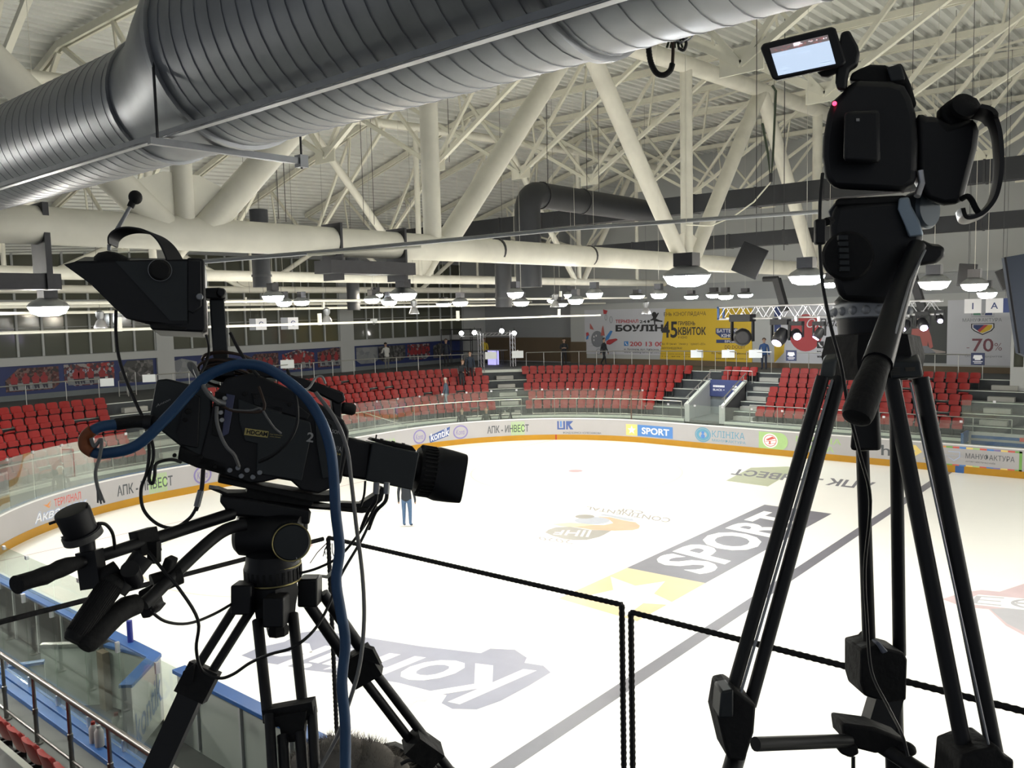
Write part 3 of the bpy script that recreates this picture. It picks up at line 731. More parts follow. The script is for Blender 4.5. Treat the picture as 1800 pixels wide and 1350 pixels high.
# ================================================================== walls of the hall
mb = MB(); mb.box((-12.6, -14, -.06), (-12.2, 41.2, 19)); struct(mb.build('wall_left', m_wall, smooth=False), 'grey wall at the left end of the hall')
mb = MB(); mb.box((-3.2, 40.0, -.06), (62, 40.4, 19)); struct(mb.build('wall_far', m_wallw, smooth=False), 'pale grey far wall carrying the banners')
mb = MB(); mb.box((-12.6, 41.0, -.06), (-3.0, 41.4, 19)); struct(mb.build('wall_corner', m_wall, smooth=False), 'blue-grey recessed wall behind the lit booth')
mb = MB(); mb.box((-12.19, 40.95, ZW), (-3.2, 41.0, 4.95)); mb.box((-3.25, 40.0, ZW), (-3.2, 41, 4.95)); mb.box((-3.2, 39.96, ZW), (-1.9, 40, 4.7)); mb.box((-1.9, 39.96, ZW), (9.9, 40, 3.6)); mb.box((9.9, 39.96, ZW), (40, 40, 3.55)); struct(mb.build('trim_3', m_brown, smooth=False), 'brown dado along the far wall')
mb = MB(); mb.box((-3.2, 39.9, 7.25), (62, 40.0, 8.3)); struct(mb.build('trim_4', m_wall, smooth=False), 'grey beam along the top of the banners')
def WL(y, z, o=0.0): return V3((-12.19+o, y, z))
zb0, zb1 = 3.55, 5.02       # blue frieze
def zl(x, y): return onU(x, y, -12.2).z
def yl(x, y): return onU(x, y, -12.2).y
z_fr = zl(100, 639); z_bm = zl(100, 625); z_wt = zl(100, 530)
mb = MB(); mb.box((-12.2, -14, ZW), (-12.1, 40.95, zl(60, 692))); struct(mb.build('trim_5', m_stand, smooth=False), 'dark dado under the blue frieze')
fz = thing('photo_frieze', 'long dark blue printed frieze with hockey photographs along the left wall', 'banner', (-12.15, 15, zl(60, 692)))
mb = MB(); mb.box((-12.19, -13.9, zl(60, 692)), (-12.13, 40.9, z_fr)); mb.build('blue_sheet', mat('frieze_blue', (.018, .03, .115), .6, var=.35, scale=.8), fz, smooth=False)
mb = MB(); mb.box((-12.2, -14, z_fr), (-11.95, 41.0, z_bm)); struct(mb.build('trim_6', m_wallw, smooth=False), 'pale grey beam under the left windows')
zsil = z_bm+.02
def picmat(name, cols, scale):
    if name in MATS: return MATS[name]
    m = bpy.data.materials.new(name); m.use_nodes = True; n = m.node_tree.nodes; l = m.node_tree.links
    b = n['Principled BSDF']; b.inputs['Roughness'].default_value = .6
    tc = n.new('ShaderNodeTexCoord'); vo = n.new('ShaderNodeTexVoronoi'); vo.inputs['Scale'].default_value = scale
    l.new(tc.outputs['Object'], vo.inputs['Vector'])
    cr = n.new('ShaderNodeValToRGB'); cr.color_ramp.interpolation = 'CONSTANT'
    e = cr.color_ramp.elements
    for i, c in enumerate(cols):
        q = e[i] if i < 2 else e.new(i/len(cols)); q.position = i/len(cols); q.color = tuple(c)+(1,)
    sep = n.new('ShaderNodeSeparateColor'); l.new(vo.outputs['Color'], sep.inputs[0]); l.new(sep.outputs[0], cr.inputs[0]); l.new(cr.outputs[0], b.inputs['Base Color'])
    MATS[name] = m; return m
pc_crowd = picmat('photo_crowd', [(.05, .012, .012), (.10, .03, .03), (.03, .02, .025), (.12, .06, .05), (.16, .10, .09)], 9)
pc_ice = picmat('photo_ice', [(.20, .21, .22), (.24, .25, .26), (.17, .18, .20), (.22, .23, .24)], 3)
pc_team = picmat('photo_team', [(.30, .03, .03), (.08, .02, .03), (.26, .24, .24), (.14, .04, .04), (.03, .03, .05)], 7)
pc_dark = picmat('photo_dark', [(.05, .05, .05), (.03, .03, .03), (.09, .09, .09), (.14, .13, .13)], 6)
def photo(y0, y1, z0, z1, cut, label, kind, word=None):
    """one photograph in the frieze: a cut-corner picture with crowd, ice and players"""
    f = lambda y, z: WL(y, z, .075); w_ = y1-y0; h = z1-z0
    if cut == 'l': poly = [(y0, z0), (y1-.12*w_, z0), (y1, z0+.2*h), (y1, z1), (y0+.25*w_, z1), (y0, z0+.5*h)]
    elif cut == 'p': poly = [(y0, z0), (y1, z0), (y1, z0+.8*h), ((y0+y1)/2, z1), (y0, z0+.8*h)]
    elif cut == 'd': poly = [(y0, z0+.2*h), (y0+.2*w_, z0), (y1-.2*w_, z0), (y1, z0+.2*h), (y1, z1), (y0, z1)]
    else: poly = [(y0, z0), (y1, z0), (y1, z1), (y0, z1)]
    mb = MB(); mb.prism([f(*q) for q in poly], V3((.01, 0, 0))); o = mb.build('photograph', {'crowd': pc_crowd, 'team': pc_team, 'dark': pc_dark, 'ice': pc_ice}[kind], fz, smooth=False); lab(o, label)
    f2 = lambda y, z: WL(y, z, .09)
    if kind in ('crowd', 'team'):
        mb = MB(); rect_map(mb, f2, y0+.06*w_, z0+.05*h, y1-.14*w_, z0+.36*h); mb.build('ice_strip', pc_ice, o, smooth=False)
        mb = MB(); mb2 = MB(); f3 = lambda y, z: WL(y, z, .095)
        rr = random.Random(int(y0*100)); k = 4 if w_ > 2 else 3
        for i in range(k):
            y = y0+w_*(.14+.7*(i+.5*rr.random())/k); b = z0+.08*h
            poly_map(mb, f3, [(y-.13, b+.24*h), (y+.13, b+.24*h), (y+.17, b+.5*h), (y+.08, b+.58*h), (y-.08, b+.58*h), (y-.18, b+.48*h)]); disc_map(mb, f3, y, b+.63*h, .07, .09, 10)
            poly_map(mb2, f3, [(y-.13, b+.24*h), (y-.04, b), (y+.02, b+.02*h), (y+.02, b+.14*h), (y+.08, b), (y+.15, b), (y+.13, b+.24*h)])
        mb.build('players', mat('photo_red', (.26, .025, .03), .6), o, smooth=False); mb2.build('players', mat('photo_shade', (.03, .03, .05), .6), o, smooth=False)
    if word:
        mb = MB(); text_map(mb, word, f2, y0+.05*w_, y1-.2*w_, z0+.58*h, z0+.74*h, .01); mb.build('lettering', mat('photo_letter', (.35, .40, .5), .6), o, smooth=False)
za, zc = zl(60, 686), zl(60, 646)
photo(yl(8, 670), yl(103, 670), za, zc, 'l', 'hockey team photograph in the frieze at the far left', 'crowd')
photo(yl(112, 665), yl(200, 660), za+.05, zc+.05, 'd', 'hockey photograph with big letters on the boards, left part of the frieze', 'team', 'KR  ВО  21')
photo(yl(208, 655), yl(268, 650), za, zc+.05, 'l', 'dark arena photograph with an oval, behind the cable', 'dark')
photo(yl(292, 648), yl(345, 645), za, zc, 'p', 'grey photograph in the frieze behind the viewfinder arm', 'ice')
photo(yl(432, 640), yl(488, 636), za, zc, 'l', 'red crowd photograph just right of the viewfinder arm', 'crowd')
photo(yl(495, 636), yl(551, 632), za, zc+.1, 'p', 'photograph of three red players under a pointed top', 'team')
photo(yl(557, 632), yl(616, 628), za, zc+.1, 'p', 'crowd photograph with a green strip under a pointed top', 'crowd')
photo(yl(625, 628), yl(663, 626), za, zc, 'd', 'pale photograph left of the man in white', 'ice')
photo(yl(664, 626), yl(711, 623), za, zc, 'd', 'dark photograph behind the man in white', 'dark')
photo(yl(715, 623), yl(754, 620), za, zc, 'd', 'red crowd photograph left of the dark scaffold', 'team')
photo(yl(760, 620), yl(785, 618), za, zc, 'p', 'dim photograph behind the scaffold', 'dark')
# left windows
wi = 0
def window(y0, y1, label):
    global wi
    wi += 1
    o = MB().box((-12.2, y0, zsil), (-12.15, y1, z_wt+2.5)).build('window_%d' % wi, g_win, smooth=False); struct(o, label)
    mb = MB(); n = max(2, round((y1-y0)/1.13))
    for i in range(n+1):
        y = y0+(y1-y0)*i/n; mb.box((-12.15, y-.05, zsil), (-12.06, y+.05, z_wt+2.5))
    mb.box((-12.15, y0, z_wt-.03), (-12.05, y1, z_wt+.08)); mb.box((-12.15, y0, zl(100, 575)-.012), (-12.12, y1, zl(100, 575)+.012))
    mb.build('window_frame', m_wallw, o, smooth=False)
yA, yB, yC, yD = yl(270, 580), yl(300, 580), yl(594, 580), yl(618, 580)
window(-6, yA, 'dark glazed window strip at the left, reflecting lamps'); window(yB, yC, 'dark glazed window strip behind the viewfinder'); window(yD, 38.6, 'dark glazed window strip near the corner')
mb = MB()
for a, b in ((yA, yB), (yC, yD), (38.6, 41)): mb.box((-12.2, a, ZW), (-11.98, b, 19))
struct(mb.build('trim_7', m_wallw, smooth=False), 'pale wall piers between the left windows')
# ================================================================== roof sheet
RZ = [(-14, 13.7), (-8, 14.05), (0.4, 14.5), (6, 14.8), (11.5, 15.1), (17, 15.4), (22.6, 15.65), (28, 15.85), (34, 16.0), (41, 16.0)]
def zr(v, u=20.0):
    return zr0(v)-max(0.0, 6.0-u)*.27      # the roof slopes down towards the left end wall
def zr0(v):
    for (a, za_), (b, zb_) in zip(RZ, RZ[1:]):
        if v <= b: return za_+(zb_-za_)*(v-a)/(b-a)
    return RZ[-1][1]
mb = MB(); prof = []; x = -13.0; k = 0
while x < 46:
    prof += [(x, 0), (x+.14, 0), (x+.18, .13), (x+.34, .13)]; x += .38
vs = []; fs = []; n = len(prof)
for v, z in RZ: vs += [(x, v, zr(v, x)+dz) for x, dz in prof]
for i in range(len(RZ)-1):
    for k in range(n-1): fs.append((i*n+k, i*n+k+1, (i+1)*n+k+1, (i+1)*n+k))
mb.add(vs, fs); struct(mb.build('ceiling', m_deck, smooth=False), 'corrugated steel roof sheet')
# ================================================================== main trusses
def main_truss(u, rb, rt, rd, label, k0=-2, k1=7, drop=1.15):
    nodes = [0.4+5.55*k for k in range(k0, k1)]
    t = thing('roof_truss', label, 'roof truss', (u, 15, 8.15))
    mb = MB(); mb.tube([(u, nodes[0]-3, 8.17), (u, nodes[-1]+3, 8.3)], rb, 20); mb.build('bottom_chord', m_white2, t)
    if u > 12:
        mb = MB()
        for v in (8.0, 11.7): mb.tube([(u, v-.03, 8.25), (u, v+.03, 8.25)], rb+.012, 20)
        lab(mb.build('chord_joint', m_darks, t), 'dark joint rings on the chord')
    zt = lambda v: zr(v, u)-drop
    mb = MB(); mb.tube([(u, v, zt(v)) for v, _ in RZ[1:]], rt, 16); mb.build('top_chord', m_white2, t)
    for k, v in zip(range(k0, k1), nodes):
        
        if k in (2, 4): continue
        mb = MB(); mb.cyl((u, v, 8.2), (u, v, zt(v)), rd*.80 if k % 2 else rd*.7, n=14); mb.build('vertical', m_white2, t)
        if k % 2 == 0:        # lower node: diagonals up to both neighbours, gusset plate
            pass
    L = [(0, 1), (0, -1), (1, 2), (3, 2), (3, 4), (5, 4), (5, 6), (-2, -1)]
    for a, b in L:
        if not (k0 <= a < k1 and k0 <= b < k1): continue
        va, vb = 0.4+5.55*a, 0.4+5.55*b
        sg = 1 if vb > va else -1
        mb = MB(); mb.cyl((u, va+sg*.25, 8.2), (u, vb, zt(vb)), rd, n=14); mb.build('diagonal', m_white2, t)
    for k in range(k0, k1):
        v = 0.4+5.55*k
        if k in (0, 3):
            mb = MB(); mb.prism([(u-.02, v-.75, 8.3), (u-.02, v+.75, 8.3), (u-.02, v+.8, 8.95), (u-.02, v+.3, 9.15), (u-.02, v-.3, 9.15), (u-.02, v-.8, 8.95)], V3((.04, 0, 0))); mb.build('gusset', m_white2, t)
    return t
main_truss(18.0, .27, .26, .24, 'nearest white tubular roof truss crossing behind the television camera')
main_truss(6.0, .18, .17, .14, 'second white tubular roof truss, farther down the hall')
main_truss(-6.0, .17, .16, .12, 'third white tubular roof truss near the left windows')
main_truss(30.0, .27, .26, .24, 'white tubular roof truss crossing above the right camera', 2, 7)
# ================================================================== trussed purlins between the trusses
def purlin(u0, u1, v, label, group):
    z0, z1 = zr(v, u0)-.10, zr(v, u1)-.10; L = u1-u0; m_ = (u0+u1)/2; zm = (z0+z1)/2; t = thing('roof_purlin', label, 'roof purlin', (m_, v, zm), 0, group)
    zb = zm-3.65
    mb = MB(); mb.beam((u0, v-.08, z0-.10), (u1, v-.08, z1-.10), .08, .20).beam((u0, v+.08, z0-.10), (u1, v+.08, z1-.10), .08, .20); mb.build('top_chord', m_white, t)
    for u_, z_ in ((u0+.2, z0), (u1-.2, z1)):
        mb = MB(); mb.beam((u_, v, z_-.25), (m_, v, zb), .12, .12); mb.build('bottom_chord', m_white, t)
        q = u_+(m_-u_)*.5; mb = MB(); mb.beam((m_, v, zb), (q, v, (z_+zm)/2-.2), .10, .10); mb.build('web', m_white, t)
        mb = MB(); mb.beam((u_+(m_-u_)*.55, v, (z_-.25)*.45+zb*.55), (q, v, (z_+zm)/2-.2), .06, .06); mb.build('web', m_white, t)
    mb = MB(); mb.box((m_-.42, v-.015, zb-.16), (m_+.42, v+.015, zb+.26)); mb.build('gusset', m_white, t)
    return t
PV = [-.5, 3.7, 7.9, 12.1, 16.3, 20.5, 24.7, 28.9, 33.1, 37.3]
for u0, u1, l, g in ((18, 30, 'white lattice roof purlin spanning from the nearest truss towards the viewer', 'purlins of the nearest bay'), (6, 18, 'white lattice roof purlin spanning between the nearest and the second truss', 'purlins of the second bay'), (-6, 6, 'white lattice roof purlin spanning between the second and the third truss', 'purlins of the far bay')):
    for i, v in enumerate(PV):
        if u0 == 18 and v < 5: continue
        if u0 == -6 and v < 0: continue
        purlin(u0, u1, v, l, g)
for v in PV[5:]: purlin(30, 42, v, 'white lattice roof purlin at the upper right, beyond the truss above the right camera', 'purlins of the right bay')
# thin cross bracing bars under the roof sheet
n_ = 0
for u0, u1, g in ((18, 30, 'nearest'), (6, 18, 'second')):
    for v0 in PV[3:-2:3]:
        t = thing('cross_brace', 'thin white X-shaped roof brace lying under the sheet in the %s bay' % g, 'roof brace', ((u0+u1)/2, v0+2.3, zr(v0)-.35), 0, 'roof braces %s bay' % g)
        for a, b in ((v0, v0+4.6), (v0+4.6, v0)):
            mb = MB(); mb.beam((u0, a, zr(a)-.33), (u1, b, zr(b)-.33), .07, .07); mb.build('bar', m_white, t)
# ================================================================== big spiral duct over the camera
DV = -2.93
duct = thing('spiral_duct', 'huge dark galvanised spiral ventilation duct slanting across the top of the picture', 'ventilation duct', (24, DV, 8.7))
def duct_run(u0, u1, z, r, name, pitch):
    mb = MB(); n = 40; pts = []; u = u0; prof = [(0, r)]
    L = u1-u0; x = 0.0
    while x < L:
        e = min(x+pitch, L); h_ = .003 if r < .6 else .005; prof += [(x+.001, r+h_), (x+.014, r+h_), (x+.015, r), (e, r)]; x += pitch
    mb.lathe((u0, DV, z), (1, 0, 0), prof, n); return mb.build(name, m_galv, duct)
uR = onV(262, 130, -3.3).x; uL = onV(190, 180, -3.3).x
uL, uR = 23.88, 24.94
duct_run(2.0, uL, 8.66, .50, 'narrow_run', .17)
mb = MB(); n = 40; vs = []; fs = []
for i in range(9):
    q = i/8; r = .5+(.70-.5)*(q*q*(3-2*q)); z = 8.66+.18*(q*q*(3-2*q))
    for k in range(n): a = 2*pi*k/n; vs.append((uL+(uR-uL)*q, DV+r*cos(a), z+r*sin(a)))
for i in range(8):
    for k in range(n): fs.append((i*n+k, i*n+(k+1) % n, (i+1)*n+(k+1) % n, (i+1)*n+k))
mb.add(vs, fs); lab(mb.build('reducer', m_galv, duct), 'flaring reducer between the narrow and the wide run')
duct_run(uR, 34.5, 8.84, .70, 'wide_run', .155)
for u, r, z in ((uL, .505, 8.66), (uR, .71, 8.84), (uR+3.2, .71, 8.84), (uR+5.0, .71, 8.84)):
    mb = MB(); mb.lathe((u-.03, DV, z), (1, 0, 0), [(0, r), (.005, r+.02), (.055, r+.02), (.06, r)], 40); mb.build('clamp_ring', m_galvd, duct)
rail = thing('duct_rail', 'long straight dark steel angle bar running along the underside of the big duct', 'steel bar', (24, -3.4, 8.18))
mb = MB(); mb.beam((4, -3.41, 8.16), (34, -3.41, 8.16), .05, .006).beam((4, -3.435, 8.19), (34, -3.435, 8.19), .006, .04); mb.build('bar', m_galvd, rail)
for k, u in enumerate((uR+.02, uR+4.6)):
    hz = 13.3
    mb = MB(); mb.cyl((u, -3.6, 8.1), (u, -3.6, hz), .011, n=6); mb.build('hanger_rod', m_darks, rail)
st_ = thing('duct_support', 'galvanised channel crossing under the big duct on two hanger rods', 'duct support', (24.6, -2.9, 8.1))
pa, pb_ = V3((24.45, -3.75, 8.12)), V3((24.45, -1.9, 8.12))
pb_ = onZ(530, 284, 8.12); pa = onZ(262, 247, 8.12)
mb = MB(); mb.beam(pa, pb_, .05, .05); mb.build('channel', m_galvd, st_)
mb = MB(); mb.cyl(pb_-V3((0, 0, .06)), pb_+V3((0, 0, 4.5)), .010, n=6); mb.build('hanger_rod', m_darks, st_)
mb = MB(); mb.box(tuple(pb_-V3((.04, .04, .05))), tuple(pb_+V3((.04, .04, .05)))); mb.build('end_bracket', m_galvd, st_)
# ================================================================== black insulated ducts deeper in the hall
def bduct(name, label, sl_lo, sl_hi, v, u0, u1, dv=.5):
    """rectangular duct along the hall"""
    z0 = CAM.z+sl_lo*(v-CAM.y); z1 = CAM.z+sl_hi*(v-CAM.y)
    t = thing(name, label, 'air duct', ((u0+u1)/2, v, z0))
    mb = MB(); mb.box((u0, v, z0), (u1, v+dv, z1)); mb.build('casing', m_black, t, smooth=False)
    x = u0+.6
    while x < u1: MB().box((x, v-.02, z0-.02), (x+.06, v+dv+.02, z1+.02)).build('flange', m_darks, t, smooth=False); x += 2.4
    for k in range(4): x = u0+2+(u1-u0-4)*k/3; MB().cyl((x, v+dv/2, z1), (x, v+dv/2, zr(v, x)+.12), .008, n=5).build('hanger_rod', m_darks, t)
    return t
bduct('air_duct', 'upper long black rectangular air duct running behind the truss diagonals', .124, .147, 22.0, -9, 42)
bduct('air_duct', 'lower long black rectangular air duct nearer the lamps', .075, .092, 27.0, 2, 42)
t = thing('elbow_duct', 'thick black round duct pipe turning down through an elbow in the middle of the hall', 'air duct', tuple(at(930, 470, 27)))
p0 = at(930, 505, 27); p1 = at(930, 372, 27); c_ = V3((p1.x, p1.y, p1.z)); 
pts = [p0, V3((p0.x, p0.y, p1.z))]; 
for i in range(1, 7): a = i*pi/12; pts.append(V3((p0.x, p0.y+.55*(1-cos(a)), p1.z+.55*sin(a))))
pts.append(V3((p0.x, p0.y+8.5, p1.z+.55)))
mb = MB(); mb.tube(pts, .42, 20); mb.build('pipe', m_black, t)
mb = MB()
for q in (V3((p0.x, p0.y+.7, p1.z+.55)), V3((p0.x, p0.y+3.0, p1.z+.55))): mb.tube([q, q+V3((0, .06, 0))], .45, 20)
mb.build('joint_ring', m_darks, t)
for (x, y0, y1, d, r, l) in ((461, 430, 505, 24, .26, 'dark blue-black vertical duct by the lamps right of the viewfinder'), (886, 470, 540, 30, .30, 'black vertical duct below the elbow pipe'), (622, 470, 545, 34, .26, 'black vertical duct left of the centre lamps')):
    a, b = at(x, y1, d), at(x, y0-60, d); t = thing('air_duct', l, 'air duct', tuple(a))
    mb = MB(); mb.cyl(a, (a.x, a.y, b.z), r, n=16); mb.build('pipe', m_black, t); MB().cyl((a.x, a.y, b.z), (a.x, a.y, zr(a.y, a.x)+.12), .006, n=5).build('hanger_rod', m_darks, t)
    mb = MB(); mb.tube([a+V3((0, 0, .3)), a+V3((0, 0, .36))], r+.03, 16); mb.build('joint_ring', m_darks, t)
# dark catwalk / cable tray boxes on the near truss
t = thing('cable_tray', 'dark grey cable tray box hanging under the white truss tube', 'cable tray', (18, 5.2, 7.6))
mb = MB(); mb.box((17.85, 3.0, 7.62), (18.35, 5.1, 7.86)); mb.build('tray', m_darks, t)
for v in (3.3, 4.9):
    mb = MB(); mb.box((17.72, v, 7.5), (18.28, v+.05, 8.55)); mb.build('bracket', m_darks, t)
t = thing('cable_tray', 'dark cable tray box under the truss tube at the left edge', 'cable tray', (18, -1.9, 7.55))
mb = MB(); mb.box((17.8, -3.4, 7.30), (18.2, -1.6, 7.52)); mb.build('tray', m_darks, t)
for v in (-2.5, -1.8):
    mb = MB(); mb.box((17.76, v, 7.3), (18.24, v+.08, 8.5)); mb.build('bracket', m_darks, t)
# pipes and wires across the hall
def line(name, label, cat, pts, r, m_, n=6, rings=None):
    t = thing(name, label, cat, tuple(pts[0])); mb = MB(); mb.tube(pts, r, n); mb.build('run', m_, t)
    if rings:
        for q in rings: mb = MB(); a = V3(pts[0]).lerp(V3(pts[-1]), q); mb.box(tuple(a-V3((.05, .05, .05))), tuple(a+V3((.05, .05, .35)))); mb.build('hanger', m_, t)
    return t
m_tubew = mat('conduit_white', (.85, .83, .74), .35, var=.05)
line('conduit_pipe', 'long thin white pipe running straight across the hall under the lamps', 'pipe', [(7.0, -6, 6.62), (7.0, 28.5, 6.57)], .04, m_tubew, 8, (.3, .5, .7, .9))
line('conduit_pipe', 'white service pipe just below the second truss tube', 'pipe', [(6.4, -6, 7.35), (6.4, 34, 7.45)], .045, m_tubew, 8, (.4, .8))
line('conduit_pipe', 'white service pipe at lamp height near the left windows', 'pipe', [(1.0, -6, 7.15), (1.0, 38, 7.25)], .05, m_tubew, 8, (.5,))
line('conduit_pipe', 'white service pipe under the third truss', 'pipe', [(-5, -6, 7.5), (-5, 38, 7.5)], .07, m_tubew, 8, (.5,))
line('steel_cable', 'grey steel pipe slanting in front of the truss tube up to the right', 'cable', [at(330, 462, 10.2), at(600, 440, 11), at(1000, 402, 11), at(1440, 372, 11)], .028, m_galvd, 8)
line('flat_bar', 'pale flat bar lying along the truss tube near its left end', 'bar', [at(540, 448, 10.2), at(740, 434, 10.6)], .02, m_white, 6)
line('loose_cable', 'thin white cable sagging from the roof above the black duct', 'cable', [at(1355, 320, 22), at(1325, 355, 22), at(1290, 380, 22), at(1250, 397, 22), at(1205, 395, 22)], .02, m_white, 6)
mb = MB(); pts = []
t = thing('rope_loop', 'dark green rope loop hanging from the top chord beside the flip-out screen', 'rope', tuple(at(1357, 150, 22)))
mb.tube([at(1340, 217, 22), at(1350, 270, 22), at(1355, 322, 22), at(1359, 270, 22), at(1364, 160, 22), at(1357, 150, 22)], .03, 6); mb.build('loop', mat('rope_green', (.035, .05, .03), .8), t)
mb = MB(); mb.cyl(at(1355, 305, 22), at(1355, 320, 22), .05, n=8); mb.build('knot', m_darks, t)
for i, (x, y0, y1, d) in enumerate(((1378, 145, 440, 24), (963, 145, 335, 26), (1032, 190, 340, 30), (1053, 195, 350, 30), (790, 240, 285, 26), (640, 270, 395, 28), (658, 270, 395, 28), (490, 290, 385, 22), (503, 300, 390, 22))):
    a, b = at(x, y1, d), at(x, y0, d)
    b = V3((a.x, a.y, zr(a.y, a.x))); line('hanger_wire', 'thin vertical hanger wire under the roof at the %s' % ['upper right', 'elbow pipe', 'elbow pipe', 'elbow pipe', 'middle truss vertical', 'left part of the roof', 'left part of the roof', 'left part of the roof', 'left part of the roof'][i], 'wire', [a, (a.x, a.y, b.z)], .012, m_darks, 4)['group'] = 'hanger wires'
# ================================================================== floodlights
def floodlight(x, y, d, wpx, label, col=(1, .97, .90), k=1.0, group=None):
    p = at(x, y, d); s = wpx*d/FPX/2
    s = max(.22, min(.36, s))
    t = thing('floodlight', label, 'floodlight', p, 0, group)
    mb = MB()
    mb.lathe(p+V3((0, 0, .0)), (0, 0, 1), [(0, s), (.02, s*1.02), (.07, s*.85), (.13, s*.5), (.14, s*.35)], 20); mb.build('reflector_hood', m_galvd, t)
    mb = MB(); mb.box((p.x-s*.45, p.y-s*.35, p.z+.13), (p.x+s*.45, p.y+s*.35, p.z+.30)); mb.build('ballast_box', m_darks, t)
    mb = MB(); mb.cyl(p+V3((0, 0, .28)), V3((p.x, p.y, zr(p.y, p.x)+.12)), .004, n=5); mb.build('hanger', m_white2, t)
    mb = MB(); mb.lathe(p+V3((0, 0, -.13)), (0, 0, 1), [(0, s*.45), (.04, s*.80), (.13, s*.98)], 20)
    lab(mb.build('lit_glass', emat('lamp_%d' % int(col[2]*100+col[0]*1000), col, LAMP_W*k), t, recalc=True), 'glowing glass')
    return t
cw, cn, cc = (1, .90, .72), (1, .97, .88), (.92, .97, 1.0)
BIG = [(85, 540, 12.4, 66, 'bright floodlight at the far left, under the tray', cn), (480, 521, 19, 38, 'bright white floodlight right of the viewfinder arm', cc), (709, 517, 17, 48, 'bright warm floodlight left of the middle truss vertical', cw), (1207, 486, 10.8, 82, 'large near floodlight under the end of the white truss tube', cc),
       (1418, 486, 13.2, 62, 'bright floodlight just left of the right tripod head', cn), (1642, 496, 14.6, 52, 'warm floodlight just right of the right tripod head', cw), (1713, 500, 16.5, 44, 'floodlight under the dark speaker at the far right', cn), (1735, 515, 20, 30, 'small floodlight beside the right screen', cn)]
for x, y, d, wp, l, c in BIG: floodlight(x, y, d, wp, l, c)
SM = [(499, 531, 24), (530, 530, 26), (654, 526, 26), (684, 530, 26), (660, 518, 34), (780, 534, 39), (809, 531, 26), (888, 532, 41), (906, 515, 22), (916, 531, 26), (975, 528, 40), (984, 534, 36), (1012, 527, 24), (1005, 518, 30), (1045, 516, 22), (1120, 520, 40), (1158, 517, 24), (1215, 521, 42), (1255, 518, 35), (1275, 520, 30), (1310, 518, 39), (1458, 498, 24)]
for i, (x, y, d) in enumerate(SM): floodlight(x, y, d, 28, 'small far floodlight in the glowing row of lamps across the middle of the hall', [cn, cw, cc][i % 3], 1.3, 'far lamp row')
# the same rows go on to the right of the picture, over the other half of the rink
for i, (u, v) in enumerate([(u_, v_) for u_ in (31.5, 37, 43, 50, 57) for v_ in (3, 9, 15, 21, 27)]+[(4, -3), (10, -5), (15, -6.5), (1, 3)]):
    p = V3((u, v, 7.3)); x, y = 0, 0
    t = thing('floodlight', ('floodlight over the right half of the rink, outside the picture' if u > 30 else 'floodlight over the near left seats, outside the picture'), 'floodlight', p, 0, 'lamps of the right half' if u > 30 else 'lamps over the near left seats')
    mb = MB(); mb.lathe(p, (0, 0, 1), [(0, .3), (.02, .306), (.10, .24), (.2, .135), (.22, .09)], 16); mb.build('reflector_hood', m_galvd, t)
    mb = MB(); mb.lathe(p+V3((0, 0, -.13)), (0, 0, 1), [(0, .1), (.04, .22), (.13, .29)], 16); mb.build('lit_glass', emat('lamp_%d' % int(cn[2]*100+cn[0]*1000), cn, LAMP_W) if u > 30 else emat('lamp_near_left', cn, LAMP_W*3.6), t)
    mb = MB(); mb.cyl(p+V3((0, 0, .2)), V3((u, v, zr(v, u)+.12)), .006, n=5); mb.build('hanger', m_white2, t)
# ================================================================== banners on the far wall
P_ = dict(white=(.52, .53, .58), yellow=(.62, .42, .03), black=(.03, .03, .035), red=(.42, .05, .06), blue=(.06, .22, .55), navy=(.03, .05, .16), grey=(.20, .21, .24), brown=(.10, .05, .03), maroon=(.18, .06, .08), pink=(.42, .12, .11), dark=(.055, .06, .06), green=(.10, .25, .18), skin=(.35, .30, .28), pale=(.66, .66, .70))
def bm_(c): return mat('banner_'+c, P_[c], .6, var=.05, scale=.6)
VW = 40.0
class Banner:
    """flat printed sheet on the far wall; pictures on it are thin printed layers, placed by their x and z on the wall"""
    def __init__(s, label, x0, x1, y0, y1, col, off=.03, corners=None):
        a = onV(x0, y1, VW); b = onV(x1, y1, VW); c = onV(x0, y0, VW); s.k = 0; s.off = off
        s.t = thing('wall_banner', label, 'banner', ((a.x+b.x)/2, VW-off, a.z))
        mb = MB()
        if corners: pts = [onV(x, y, VW-off) for x, y in corners]
        else: pts = [V3((a.x, VW-off, a.z)), V3((b.x, VW-off, a.z)), V3((b.x, VW-off, c.z)), V3((a.x, VW-off, c.z))]
        mb.prism(pts, V3((0, .02, 0))); mb.build('sheet', bm_(col), s.t, smooth=False)
    def lay(s, name, col, label=None):
        s.k += 1; s.mb = MB(); s.cur = (name, col, label); return s
    def w(s, x, y): return onV(x, y, VW-s.off-.004*s.k)
    def text(s, t, x0, x1, y0, y1, bold=.02, shear=0.0):
        """x0..x1, y0 (top) .. y1 (bottom) on the wall at the left end"""
        a = s.w(x0, y1); b = s.w(x1, y1); c = s.w(x0, y0)
        text_quad(s.mb, t, a, V3((b.x, b.y, a.z)), c, V3((b.x, b.y, c.z)), bold, shear); return s
    def poly(s, *p): s.mb.add([s.w(*q) for q in p], [tuple(range(len(p)))]); return s
    def disc(s, x, y, rx, ry, n=24):
        c = s.w(x, y); s.mb.add([c+V3((rx*cos(2*pi*i/n), 0, ry*sin(2*pi*i/n))) for i in range(n)], [tuple(range(n))]); return s
    def ring(s, x, y, rx, ry, t):
        c = s.w(x, y); ring_map(s.mb, lambda a, b: c+V3((a, 0, b)), 0, 0, rx, ry, t); return s
    def end(s):
        o = s.mb.build(s.cur[0], bm_(s.cur[1]), s.t, smooth=False, recalc=False)
        if s.cur[2]: lab(o, s.cur[2])
        return o
